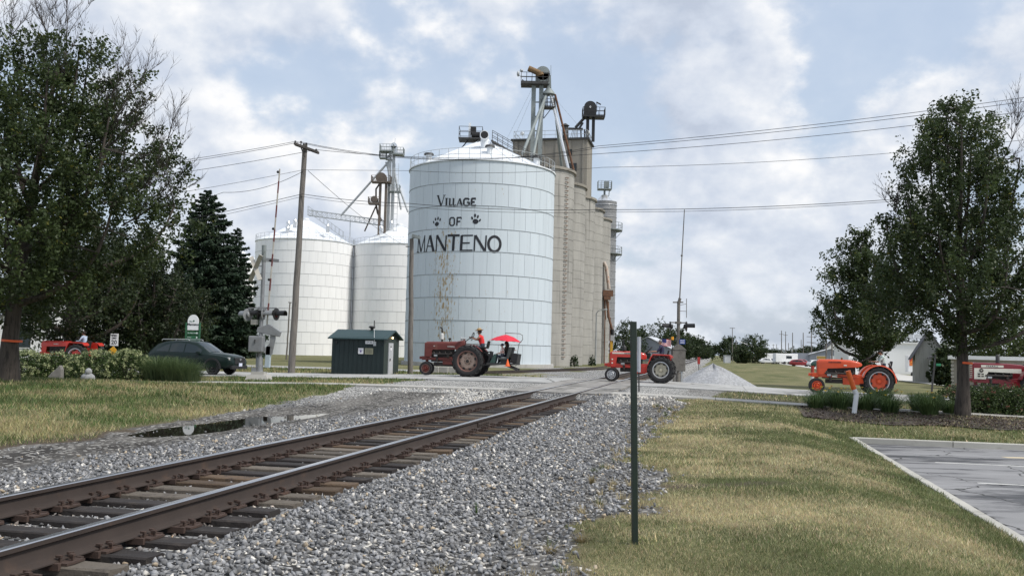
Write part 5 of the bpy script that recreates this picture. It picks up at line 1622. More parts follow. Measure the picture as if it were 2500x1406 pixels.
for k, tx in enumerate(('Fire Department', 'Library', 'Community Center', 'Village Hall')):
    z = top - .98 - k * .235
    mb = MB(); mb.box((g.x, g.y, z), (.6, .05, .19)); pn = mb.build('direction_panel', M['sign_green'], vsn, False, True)
    o = place('sign_lettering', text_mesh(tx, .068, M['white'], .0, 'LEFT'), pn, True); o.location = o.location + Vector((g.x - .27, g.y - .03, z)); o.rotation_euler = (R(90), 0, 0)
    mb = MB(); mb.prism([(-.05, 0), (0, -.05), (.05, 0), (0, .05)], -.032, -.027, Matrix.Translation((g.x + .23, g.y, z))); mb.build('arrow', M['white'], pn, False, True)
Yv = 56; w = W3(Yv); g = on_ground(279, Yv)
sl_ = root('speed_limit_sign', g, 'white speed limit sign reading 20 under the left trees', 'sign')
c = w(279, 829); mb = MB(); mb.box((c.x, c.y + .03, (g.z + c.z) / 2), (.05, .04, c.z - g.z)); mb.build('post', M['steel_grey'], sl_, False, True)
mb = MB(); mb.box(c, (.48, .02, .72)); pn = mb.build('sign_plate', M['white'], sl_, False, True)
for tx, sz, dz in (('SPEED', .12, .24), ('LIMIT', .12, .09), ('20', .34, -.16)):
    o = place('sign_lettering', text_mesh(tx, sz, M['letter'], .004), pn, True); o.location = o.location + c + Vector((0, -.014, dz)); o.rotation_euler = (R(90), 0, 0)
Yv = 41; w = W3(Yv); g = on_ground(276, Yv)
ds = root('warning_sign', g, 'small orange yellow diamond sign poking above the flowering shrubs', 'sign')
c = w(276, 856); mb = MB(); mb.box((c.x, c.y + .02, (g.z + c.z) / 2), (.04, .03, c.z - g.z)); mb.build('post', M['steel_grey'], ds, False, True)
mb = MB(); mb.prism([(-.2, 0), (0, -.2), (.2, 0), (0, .2)], -.01, .01, Matrix.Translation(c)); mb.build('sign_plate', mat('amber_sign', (.7, .36, .02), .5), ds, False, True)

# ---------------------------------------------------------------- posts and bollards
g = on_ground(1552, 8.9)
gp = root('steel_post', g, 'slim dark green steel channel post in the near foreground', 'post')
t = at(1547, 785, 8.9); mb = MB()
prof = [(-.032, .02), (-.03, .02), (-.018, -.018), (.018, -.018), (.03, .02), (.032, .02), (.022, -.024), (-.022, -.024)]
rows = [[Vector((x + c.x, y + c.y, c.z)) for x, y in prof] for c in (g - Vector((0, 0, .2)), t)]
mb.grid(rows, 0, True); mb.add(rows[1], [tuple(range(8))]); 
M['post_green'] = mat('dark_green_post_paint', (.012, .024, .018), .45, 0, .2, 6, 0, 30, (.03, .035, .03), .6, .75, 9)
mb.build('channel', M['post_green'], gp, False, True)
g = on_ground(1563, 43)
mp_ = root('marker_plate', g, 'narrow pale grey upright plate sign seen edge on behind the green post', 'sign')
a = at(1560.5, 822, 36.5); b_ = at(1559.5, 908, 36.5); g = on_ground(1560, 36.5); mp_.location = g
mb = MB(); mb.bar(b_, a, .08, .5, 0, (0, 1, 0)); mb.build('plate', mat('pale_grey_plate', (.45, .47, .52), .5), mp_, False, True)
mb = MB(); mb.bar(g, b_, .05, .05); mb.build('post', M['steel_dark'], mp_, False, True)
M['pipe_orange'] = mat('orange_pipe_paint', (.62, .115, .02), .5, 0, .12, 3, 0, 30, (.5, .2, .1), .6, .75, 8)
M['pipe_white'] = mat('white_pipe_paint', (.66, .68, .70), .5, 0, .1, 3)
w = W3(29.6); g = on_ground(2084, 29.6)
bp_ = root('bent_marker_pipe', g, 'bent orange and white marker pipe leaning among the daylilies', 'marker post')
k0, k1, k2 = w(2091, 963), w(2085, 950), w(2070, 905)
mb = MB(); mb.tube([g - Vector((0, 0, .1)), k0, w(2091, 962), k1], .075, 14); mb.build('white_length', M['pipe_white'], bp_, True, True)
mb = MB(); mb.tube([k1, w(2080, 935), k2], [.078, .078, .078], 14); mb.build('orange_length', M['pipe_orange'], bp_, True, True)
w = W3(50.6); g = on_ground(1982, 50.6)
bm_ = root('marker_pipe', g, 'straight red and white marker pipe at the far street edge', 'marker post')
a = w(1983, 919); mb = MB(); mb.cyl(g, a, .085, n=12); mb.build('white_length', M['pipe_white'], bm_, True, True)
mb = MB(); mb.cyl(a, w(1984, 893), .09, n=12); mb.build('red_length', mat('dull_red_paint', (.35, .04, .025), .5), bm_, True, True)
w = W3(46); g = on_ground(2272, 40); w = W3(40)
lp_ = root('leaning_post', g, 'dark leaning sign post behind the daylilies carrying a small green street sign', 'sign post')
mb = MB(); mb.bar(g, w(2284, 865), .08, .05); mb.build('post', M['steel_dark'], lp_, False, True)
mb = MB(); mb.box(w(2289, 890) + Vector((.04, 0, 0)), (.2, .02, .1)); mb.build('street_sign', mat('street_sign_green', (.02, .2, .1), .5), lp_, False, True)
w = W3(96); g = on_ground(1706, 96)
rp_ = root('red_marker', g, 'small red marker post beside the far track', 'marker post')
mb = MB(); mb.bar(g, w(1706, 888), .06, .06); mb.build('post', M['steel_dark'], rp_, False, True)
mb = MB(); mb.box(w(1706, 880), (.26, .1, .7)); mb.build('marker_head', mat('marker_red', (.36, .035, .03), .5), rp_, False, True)

# ---------------------------------------------------------------- far poles
fp = [(1908, 807, 883, 330), (1918, 809, 880, 360), (1935, 812, 882, 330), (1961, 812, 889, 300), (1981, 805, 893, 260), (2017, 796, 893, 230), (2031, 797, 893, 215), (2050, 835, 890, 260), (2069, 832, 893, 240),
      (1788, 800, 881, 290), (1797, 828, 881, 260), (1925, 837, 882, 420), (1888, 840, 880, 520), (1896, 840, 880, 500), (1956, 829, 884, 400)]
names = ['tall far utility pole, leftmost of the cluster before the distant trees', 'tall far utility pole, second from the left of the cluster', 'tall far utility pole with transformer can, third of the cluster', 'far utility pole left of the grey gabled building',
         'far utility pole with two crossarms at the left end of the grey building', 'far utility pole with two crossarms in front of the grey building', 'thick far utility pole just left of the small right tree', 'far utility pole right of the grey building', 'far pole closest to the small right tree trunk',
         'slender far mast standing before the rounded trees by the railway', 'shorter far pole with a lamp arm before the rounded trees by the railway', 'short far pole between the two tallest poles', 'very distant pole, leftmost of the thin row', 'very distant pole, second of the thin row', 'short distant pole left of the grey building poles']
for i, ((px, y0, y1, Y), nm) in enumerate(zip(fp, names)):
    g = on_ground(px, Y); t = at(px + .0, y0, Y); g.z = min(g.z, -.5); 
    o = root('utility_pole', g, nm, 'utility pole', 'far utility poles')
    r = .16 if i not in (9, 10) else .12
    mb = MB(); mb.tube([g, t], [r * 1.2, r * .8], 8); mb.build('shaft', M['wood_pole'], o, True, True)
    arms = {4: (822, 836, 0), 5: (801, 814, 0), 0: (816, 0, 1), 1: (818, 0, 1), 6: (810, 0, 0), 3: (0, 0, 0), 8: (842, 0, 0), 7: (845, 0, 0), 9: (801, 0, 0), 12: (842, 0, 0)}.get(i, ())
    for ay in arms:
        if ay > 1:
            c = at(px, ay, Y); mb = MB(); mb.box(c, (2.6 if i in (4, 5) else 1.6, .15, .15)); mb.build('crossarm', M['wood_pole'], o, False, True)
    if i == 10:
        mb = MB(); c = at(px, 830, Y); mb.tube([c, at(px + 30, 842, Y), at(px + 58, 852, Y)], .06, 6); mb.build('lamp_arm', M['steel_grey'], o, True, True)
    if i == 2:
        mb = MB(); c = at(px - 2, 858, Y); mb.cyl(c, c + Vector((0, 0, 1.2)), .35, n=10); mb.build('transformer', M['steel_grey'], o, True, True)
wire('far sagging cable between the distant poles', [(at(1981, 836, 260), 1.2), (at(2031, 812, 215), 0)], .05)
wire('far cable running past the grey building roof', [(at(1961, 852, 300), 1.2), (at(2017, 846, 230), 0)], .05)

# ---------------------------------------------------------------- far buildings
M['siding_white'] = mat('white_lap_siding', (.76, .77, .77), .6, 0, .06, 1)
M['bld_grey'] = mat('grey_metal_siding', (.25, .27, .31), .6, 0, .1, .5)
M['roof_grey'] = mat('pale_metal_roof', (.5, .52, .55), .5, 0, .1, .5)
M['roof_dark'] = mat('dark_shingle_roof', (.09, .09, .10), .9, 0, .2, 1.5)
M['door_white'] = mat('white_garage_door', (.72, .73, .76), .6, 0, .05, 1)
M['bld_tan'] = mat('tan_block_wall', (.27, .25, .22), .9, 0, .12, .7)


def gable_house(name, label, c, W_, D_, He_, Hr_, rz, m_wall, m_roof, cat='building', siding=0, over=.35):
    """ridge along local y; gable end faces local -y"""
    o = root(name, c, label, cat, None, rz)
    mb = MB(); mb.prism([(-W_ / 2, 0), (W_ / 2, 0), (W_ / 2, He_), (0, Hr_), (-W_ / 2, He_)], 0, D_); mb.build('wall', m_wall, o)
    sl = math.hypot(W_ / 2, Hr_ - He_)
    for sd in (-1, 1):
        k = over; ex = sd * (W_ / 2 + k); ez = He_ - k * (Hr_ - He_) / (W_ / 2)
        mb = MB(); mb.add([(ex, -k, ez), (ex, D_ + k, ez), (0, D_ + k, Hr_), (0, -k, Hr_), (ex, -k, ez + .12), (ex, D_ + k, ez + .12), (0, D_ + k, Hr_ + .12), (0, -k, Hr_ + .12)], [(0, 1, 2, 3), (4, 5, 6, 7), (0, 1, 5, 4), (3, 0, 4, 7), (2, 1, 5, 6)]); mb.build('roof_slope', m_roof, o)
    if siding:
        n = int(He_ / siding)
        for fx, y0, y1 in ((None, 0, 0), (W_ / 2, 0, D_), (-W_ / 2, 0, D_)):
            mb = MB()
            for k in range(n):
                z = (k + .5) * siding
                if fx is None: mb.box((0, -.015, z), (W_, .03, siding * .8), 0, (R(6), 0, 0))
                else: mb.box((fx + (.015 if fx > 0 else -.015), D_ / 2, z), (.03, D_, siding * .8), 0, (0, R(-6 if fx > 0 else 6), 0))
            tag(mb.build('siding', m_wall, o), kind='stuff')
    return o


def opening(o, x, y, z, w_, h_, name, m, dirn='y', frame=True, fm=None):
    mb = MB(); sz = (w_, .08, h_) if dirn == 'y' else (.08, w_, h_)
    if frame:
        mb.box((x, y, z), (sz[0] + (.16 if dirn == 'y' else 0), sz[1] + (.16 if dirn == 'x' else 0), h_ + .16)); f = mb.build(name, fm or M['white'], o)
        off = Vector((0, -.03, 0)) if dirn == 'y' else Vector((.03, 0, 0))
        mb = MB(); mb.box(Vector((x, y, z)) + off, sz); mb.build('pane' if name == 'window' else 'leaf', m, f)
    else:
        mb.box((x, y, z), sz); mb.build(name, m, o)


gB = on_ground(2035, 255); gB.z = -.6
o = gable_house('workshop', 'grey gabled metal workshop with white garage doors in the far distance', at(2027, 893, 250), 10.5, 14, 2.9, 4.4, R(-14), M['bld_grey'], M['roof_grey'])
o.location.z = -.7
for x in (1.0, 3.1): opening(o, x, -.05, 1.3, 1.7, 2.5, 'garage_door', M['door_white'])
opening(o, -2.2, -.05, 2.1, 2.4, .8, 'window', mat('ochre_panel', (.4, .27, .08), .7)); opening(o, -1.6, -.05, .9, .8, 1.6, 'window', M['door_white'])
mb = MB(); mb.box((-7.5, 5, 1.6), (4.5, 8, 3.2)); mb.build('lean_to', M['bld_grey'], o)
mb = MB(); mb.box((6.6, 6, 1.3), (3.0, 8, 2.6)); mb.build('side_wing', M['bld_grey'], o)
o = gable_house('white_gable_house', 'white house gable above the grey workshop roof', at(2047, 880, 285), 6.5, 9, 5.2, 8.2, R(-10), M['siding_white'], M['roof_dark'], 'house'); o.location.z = -.6
opening(o, 0, -.05, 4.2, .9, 1.3, 'window', M['glass'])
# white round-topped hall behind the third tractor
c = at(2205, 898, 132); c.z = -.75
wh = root('white_hall', c, 'large white flat-roofed hall behind the right-hand tractor', 'building', rz=R(-12))
mb = MB(); mb.box((0, 8, 2.2), (14.5, 16, 4.4)); mb.build('wall', mat('white_metal_wall', (.80, .81, .82), .6, 0, .04, .4), wh)
mb = MB(); mb.box((0, 8, 4.48), (14.9, 16.4, .2)); mb.build('roof_edge', M['white'], wh)
for k in range(6):
    mb = MB(); mb.box((-2.2 + k * 1.1, 1.2, 5.5), (.9, .5, .5)); mb.build('rooftop_unit', M['roof_grey'], wh)
mb = MB()
for z in (4.75, 5.15): mb.bar((-3, 1.0, z), (4, 1.0, z), .08, .08)
for k in range(8): mb.bar((-3 + k, 1.0, 4.5), (-3 + k, 1.0, 5.8), .08, .08)
mb.build('roof_frame', M['steel_dark'], wh)
# billboard truck
c = at(2238, 914, 118); c.z = -.7
bt = root('box_trailer', c, 'white box trailer with a red and orange picture panel in front of the white hall', 'trailer', rz=R(-8))
mb = MB(); mb.box((0, 0, 1.0), (2.4, 1.4, .8)); mb.box((0, 0, 2.0), (2.4, 1.4, 1.3)); mb.build('trailer_body', M['white'], bt, bevel=.04)
mb = MB(); mb.box((.05, -.72, 1.95), (2.2, .02, 1.15)); mb.build('picture_panel', mat('red_orange_print', (.5, .05, .02), .6, 0, .3, 3, 0, 30, (.75, .32, .05), .45, .6, 3), bt)
for x in (-.55, .6):
    mb = MB(); mb.lathe([(.02, 0), (.2, 0), (.32, .02), (.32, .16), (.02, .18)], 18, 0, Matrix.Translation((x, -.5, .32)) @ Matrix.Rotation(R(90), 4, 'X')); mb.build('wheel', M['rubber'], bt, True)
# grey barn with steep roof
o = gable_house('steep_barn', 'weathered grey barn with a steep dark roof right of the white hall', at(2270, 928, 84), 2.4, 4.0, 2.6, 4.6, R(-20), mat('weathered_barn_board', (.30, .30, .27), .9, 0, .15, 1, 0, 30, (.2, .2, .18), .5, .7, 2, (4, 4, .3)), M['roof_dark']); o.location.z = -.6
opening(o, .3, -.05, 1.5, .5, .9, 'window', M['glass'])
o = gable_house('low_shed', 'low pale shed behind the right tree trunk', at(2322, 935, 80), 2.8, 3.0, 2.3, 2.9, R(-22), mat('pale_grey_board', (.42, .42, .40), .8, 0, .1, 1), M['roof_dark']); o.location.z = -.6
opening(o, -.8, -.05, 1.1, .8, 2.0, 'door', mat('dark_door', (.06, .06, .06), .7), frame=False)
opening(o, .9, -.05, 1.4, .7, .9, 'window', M['glass'])
c = at(2447, 935, 66); c.z = -.75
tb_ = root('tan_building', c, 'long low tan building with a white roof edge behind the burgundy tractor', 'building', rz=R(-24))
mb = MB(); mb.box((0, 1.5, 1.15), (6.3, 3, 2.3)); mb.build('wall', M['bld_tan'], tb_)
mb = MB(); mb.box((0, 1.5, 2.42), (6.8, 3.6, .26)); mb.build('roof_edge', M['white'], tb_)
for k in range(8):
    mb = MB(); mb.box((-3.15, -.02, .22 + k * .27), (.2, .1, .15)); mb.build('quoin', M['sig_white'], tb_)
# white house on the far left
c = at(20, 868, 70); c.z = -.2
o = gable_house('white_house', 'white lap-sided house seen through the left trees', Vector((c.x + 3.5, c.y, -.2)), 8, 10, 3.0, 5.4, R(16), M['siding_white'], M['roof_dark'], 'house', .16)
opening(o, -2.2, -.06, 1.6, 1.0, 1.3, 'window', M['glass']); opening(o, 3.0, -.06, 1.1, .95, 2.1, 'door', mat('house_door', (.3, .3, .32), .6))
c = at(205, 862, 88); c.z = -.25
o = gable_house('porch_house', 'pale house with a porch and brick corner beyond the left trees', c, 9, 8, 3.0, 5.2, R(10), M['siding_white'], M['roof_dark'], 'house', .2)
for x in (-2.5, 0, 2.5):
    mb = MB(); mb.box((x, -1.6, 1.2), (.15, .15, 2.4)); mb.build('porch_post', M['white'], o)
mb = MB(); mb.box((0, -.9, 2.5), (6.2, 2.0, .18)); mb.build('porch_roof', M['roof_dark'], o)
mb = MB(); mb.box((4.0, -.06, 1.2), (.9, .1, 2.4)); mb.build('brick_corner', mat('red_brick', (.3, .1, .06), .9, 0, .2, 6), o)
opening(o, -1.2, -.06, 1.5, 1.0, 1.2, 'window', M['glass'])
o = gable_house('grey_house', 'small grey gabled house among the trees beyond the second tractor', at(1582, 868, 190), 9, 8, 3.2, 5.4, R(-20), M['bld_grey'], M['roof_grey'], 'house'); o.location.z = -.7
opening(o, 0, -.05, 1.6, 1.2, 1.2, 'window', M['glass'])
cb_ = root('relay_hut', at(1775, 878, 240), 'pale grey relay hut beside the track near the rounded trees', 'hut'); cb_.location.z = -.6
mb = MB(); mb.box((0, 0, .95), (1.5, 1.5, 1.9)); mb.build('wall', M['roof_grey'], cb_); mb = MB(); mb.box((0, 0, 1.95), (1.7, 1.7, .12)); mb.build('roof', M['roof_grey'], cb_)
gl = at(1741, 866, 420)
gs = root('railway_signal', Vector((gl.x, gl.y, -.5)), 'distant dark railway signal standing in the gap of the trees', 'railway signal')
mb = MB(); mb.bar((gl.x, gl.y, -.5), at(1743, 846, 420), .3, .3); mb.build('mast', M['steel_dark'], gs, False, True)
mb = MB(); mb.box(at(1743, 849, 420), (1.1, .5, 2.2)); mb.build('signal_head', M['black'], gs, False, True)

# concrete blocks and low wall by the lettered bin, seen beneath the tractor
for k, (px, nm) in enumerate(((1062, 'leftmost'), (1085, 'middle'), (1108, 'rightmost'))):
    g = on_ground(px, 60); mb = MB(); mb.box((0, 0, .22), (.58, .5, .5))
    cbk = tag(mb.build('concrete_block', M['concrete'], None, bevel=.02), f'weathered concrete block behind the maroon tractor, {nm} of three', 'concrete block', 'concrete blocks'); cbk.location = g; cbk.rotation_euler = (0, 0, -TH)
# standing stone in the flower bed
g = on_ground(130, 36.5)
mb = MB(); mb.prism([(-.32, 0), (.36, 0), (.34, .5), (.26, .66), (.08, .46), (-.05, .36)], -.12, .12); st = mb.build('standing_stone', mat('grey_field_stone', (.2, .19, .18), .9, 0, .25, 5, .5, 12), None, bevel=.03); st.location = g
tag(st, 'pointed grey standing stone in front of the flowering shrubs', 'stone')
g = on_ground(214, 36.2); mb = MB(); mb.ball((0, 0, .18), .22, 10, 0, (1.3, .8, .9)); mb.ball((.02, -.02, .42), .14, 8); rb = mb.build('pale_stone', mat('mottled_pale_stone', (.3, .31, .32), .9, 0, .4, 8, .6, 12), None, True); rb.location = g
tag(rb, 'mottled pale rock half hidden under the flowering shrubs', 'rock')
# ---------------------------------------------------------------- people
def person(name, label, loc, rz, J, R_, edges, mats, hat=None, hair=None, hands=(), face=True, scale=1.0):
    """J: joint -> (x,y,z); R_: joint -> radius; edges: (a, b, material index). One continuous skinned body."""
    names = list(J)
    bm = bmesh.new(); lay = bm.verts.layers.skin.verify()
    vv = {}
    for k in names:
        v = bm.verts.new(J[k]); vv[k] = v
        r = R_[k]; v[lay].radius = (r, r) if isinstance(r, (int, float)) else r
    vv['pelvis'][lay].use_root = True
    for a, b, _ in edges: bm.edges.new((vv[a], vv[b]))
    me = bpy.data.meshes.new('p'); bm.to_mesh(me); bm.free()
    ob = bpy.data.objects.new('p', me); COL.objects.link(ob)
    ob.modifiers.new('s', 'SKIN'); sub = ob.modifiers.new('u', 'SUBSURF'); sub.levels = 1; sub.render_levels = 1
    dg = bpy.context.evaluated_depsgraph_get()
    out = bpy.data.meshes.new_from_object(ob.evaluated_get(dg))
    bpy.data.objects.remove(ob)
    out.materials.clear()
    for m in mats: out.materials.append(m)
    segs = [(Vector(J[a]), Vector(J[b]), mi) for a, b, mi in edges]
    idx = []
    for p in out.polygons:
        c = p.center; best = 1e9; bi = 0
        for a, b, mi in segs:
            d = b - a; t = max(0, min(1, (c - a).dot(d) / max(1e-9, d.length_squared)))
            q = (c - a - d * t).length
            if q < best: best = q; bi = mi
        idx.append(bi)
    out.polygons.foreach_set('material_index', idx)
    out.polygons.foreach_set('use_smooth', [True] * len(idx))
    # fingers are grown straight into the body mesh
    bm = bmesh.new(); bm.from_mesh(out)
    for (hj, ej, curl) in hands:
        h = Vector(J[hj]); d = (h - Vector(J[ej])).normalized(); cu = Vector(curl)
        sd = d.cross(cu).normalized()
        fm = MB()
        for k, (o, ln) in enumerate(((-.032, .065), (-.011, .08), (.011, .085), (.032, .075))):
            b0 = h + sd * o + d * .03
            fm.tube([b0, b0 + d * ln * .5 + cu * .012, b0 + d * ln * .62 + cu * ln * .45, b0 + d * ln * .35 + cu * ln * .75], [.010, .0095, .009, .007], 6)
        b0 = h + sd * -.035
        fm.tube([b0, b0 - sd * .03 + d * .025 + cu * .02, b0 - sd * .02 + d * .055 + cu * .045], [.011, .010, .008], 6)
        base = [bm.verts.new(v) for v in fm.v]
        for f in fm.f:
            try:
                nf = bm.faces.new([base[i] for i in f]); nf.material_index = 0; nf.smooth = True
            except ValueError: pass
    bm.to_mesh(out); bm.free()
    o = bpy.data.objects.new(name, out); COL.objects.link(o)
    o.location = loc; o.rotation_euler = (0, 0, rz); o.scale = (scale,) * 3
    tag(o, label, 'person')
    hd = Vector(J['head'])
    if face:
        mb = MB()
        for sy in (-1, 1):
            mb.ball(hd + Vector((-.088, sy * .032, .0)), .011, 6, 0)
        mb.build('eyes', M['black'], o)
        mb = MB(); mb.ball(hd + Vector((-.108, 0, -.025)), .018, 6, 0, (1.2, .8, 1.4))
        for sy in (-1, 1): mb.ball(hd + Vector((.0, sy * .088, -.015)), .022, 6, 0, (.8, .4, 1.3))
        mb.build('nose_and_ears', mats[0], o, True)
        mb = MB(); mb.box(hd + Vector((-.092, 0, -.062)), (.012, .045, .010)); mb.build('mouth', mat('lips', (.3, .1, .08), .6), o)
    if hair: 
        mb = MB(); hair(mb, hd); mb.build('hair', HAIRM[name_hair(hair)], o, True)
    if hat:
        hat(o, hd)
    return o


HAIRM = {}
def name_hair(f): return f.__name__
M['skin'] = mat('skin', (.42, .23, .15), .55, 0, .08, 8)
M['skin_tan'] = mat('tanned_skin', (.27, .135, .085), .55, 0, .08, 8)
M['jeans'] = mat('dark_jeans', (.035, .045, .07), .85, 0, .15, 12)
M['red_shirt'] = mat('bright_red_sleeveless_shirt', (.62, .03, .03), .8, 0, .12, 10)
M['navy'] = mat('navy_shirt', (.03, .035, .08), .85, 0, .15, 10)
M['pale_shirt'] = mat('pale_blue_white_shirt', (.52, .62, .78), .85, 0, .12, 8)
M['pattern_shirt'] = mat('grey_green_patterned_shirt', (.58, .65, .62), .85, 0, .1, 10, 0, 30, (.12, .2, .2), .5, .56, 22)
M['shoe'] = M['black']
M['straw'] = mat('straw_hat_weave', (.42, .29, .14), .85, 0, .2, 30)
M['hair_dark'] = mat('dark_hair', (.025, .016, .012), .6, 0, .2, 20)
M['hair_grey'] = mat('grey_hair', (.22, .2, .18), .6, 0, .2, 20)


def hair_short(mb, h): mb.ball(h + Vector((.022, 0, .03)), .105, 12, 0, (.98, .95, .95))
def hair_long(mb, h):
    mb.ball(h + Vector((.022, 0, .03)), .108, 12, 0, (1, .97, .97)); mb.tube([h + Vector((.06, 0, .04)), h + Vector((.1, 0, -.1)), h + Vector((.1, 0, -.24))], [.08, .085, .05], 10)
def hair_gray(mb, h): mb.ball(h + Vector((.025, 0, .028)), .103, 12, 0, (.97, .95, .93))


HAIRM['hair_short'] = M['hair_dark']; HAIRM['hair_long'] = M['hair_dark']; HAIRM['hair_gray'] = M['hair_grey']


def straw_hat(o, h):
    mb = MB(); T = Matrix.Translation(h + Vector((0, 0, .075))) @ Matrix.Rotation(R(-8), 4, 'Y')
    mb.lathe([(.19, .035), (.21, .03), (.15, .0), (.105, .005), (.095, .09), (.06, .115), (.01, .10)], 20, 0, T)
    mb.build('straw_hat', M['straw'], o, True)
def cap_hat(m):
    def f(o, h):
        mb = MB(); mb.ball(h + Vector((.01, 0, .045)), .108, 14, 0, (1, .96, .85)); mb.add([h + Vector(p) for p in ((-.09, -.07, .05), (-.19, -.04, .04), (-.19, .04, .04), (-.09, .07, .05), (-.09, -.07, .065), (-.19, -.04, .055), (-.19, .04, .055), (-.09, .07, .065))], [(0, 1, 2, 3), (4, 5, 6, 7), (0, 1, 5, 4), (1, 2, 6, 5), (2, 3, 7, 6)])
        mb.build('cap', m, o, True)
    return f


def seated(lean=.12, hands_at=(-.52, .30, .14), knee=(-.42, .14, .07), foot=(-.58, .15, -.36), headfwd=.02, headtilt=0, sleeves=1, long_sleeve=False, twist=0.0):
    """facing local -x, pelvis at the origin; material ids 0 skin 1 shirt 2 trousers 3 shoes"""
    J = dict(pelvis=(0, 0, .08), waist=(-lean * .3, 0, .22), chest=(-lean * .8, 0, .42), neckb=(-lean, 0, .55), neck=(-lean - .015, 0, .61), jaw=(-lean - .045 - headfwd, 0, .66), head=(-lean - .03 - headfwd, 0, .735), crown=(-lean - .02 - headfwd, 0, .80))
    Rr = dict(pelvis=(.135, .15), waist=(.115, .135), chest=(.12, .165), neckb=(.08, .10), neck=.052, jaw=(.07, .062), head=(.092, .078), crown=(.065, .06))
    E = [('pelvis', 'waist', 2), ('waist', 'chest', 1), ('chest', 'neckb', 1), ('neckb', 'neck', 0), ('neck', 'jaw', 0), ('jaw', 'head', 0), ('head', 'crown', 0)]
    for sd, nm in ((-1, 'n'), (1, 'f')):
        sh = (-lean * .95, sd * .19, .51)
        hx, hz, hy = hands_at if not isinstance(hands_at, dict) else hands_at[nm]
        ha = (hx, sd * hy if not isinstance(hands_at, dict) else hy, hz)
        mid = Vector(sh).lerp(Vector(ha), .48); mid = mid + Vector((.06, sd * .06, -.13))
        wr = mid.lerp(Vector(ha), .85)
        J.update({'sh' + nm: sh, 'el' + nm: tuple(mid), 'wr' + nm: tuple(wr), 'ha' + nm: ha})
        Rr.update({'sh' + nm: .062, 'el' + nm: .043, 'wr' + nm: .029, 'ha' + nm: (.034, .022)})
        E += [('neckb', 'sh' + nm, 1), ('sh' + nm, 'el' + nm, 1 if sleeves else 0), ('el' + nm, 'wr' + nm, 1 if long_sleeve else 0), ('wr' + nm, 'ha' + nm, 0)]
        hip = (-.04, sd * .095, .05); kn = (knee[0], sd * knee[1], knee[2]); ft = (foot[0], sd * foot[1], foot[2]); toe = (foot[0] - .15, sd * foot[1], foot[2] - .05)
        J.update({'hip' + nm: hip, 'kn' + nm: kn, 'an' + nm: ft, 'to' + nm: toe})
        Rr.update({'hip' + nm: .095, 'kn' + nm: .062, 'an' + nm: .042, 'to' + nm: (.045, .03)})
        E += [('pelvis', 'hip' + nm, 2), ('hip' + nm, 'kn' + nm, 2), ('kn' + nm, 'an' + nm, 2), ('an' + nm, 'to' + nm, 3)]
    return J, Rr, E


HANDS = (('han', 'wrn', (-.3, 0, -.95)), ('haf', 'wrf', (-.3, 0, -.95)))

# ---------------------------------------------------------------- tractors
def on_street(px, s):
    Y = 46.0
    for _ in range(12):
        p = at(px, 900, Y); ss, l = sl_of(p); Y += (s - ss) * .9
    p = at(px, 900, Y); z = gz(*sl_of(p)) + .05
    for _ in range(3):
        d = at(px, 950, Y) - at(px, 850, Y); q = at(px, 900, Y); p = q + d * ((z - q.z) / d.z); z = gz(*sl_of(p)) + .05
    p.z = z
    return p


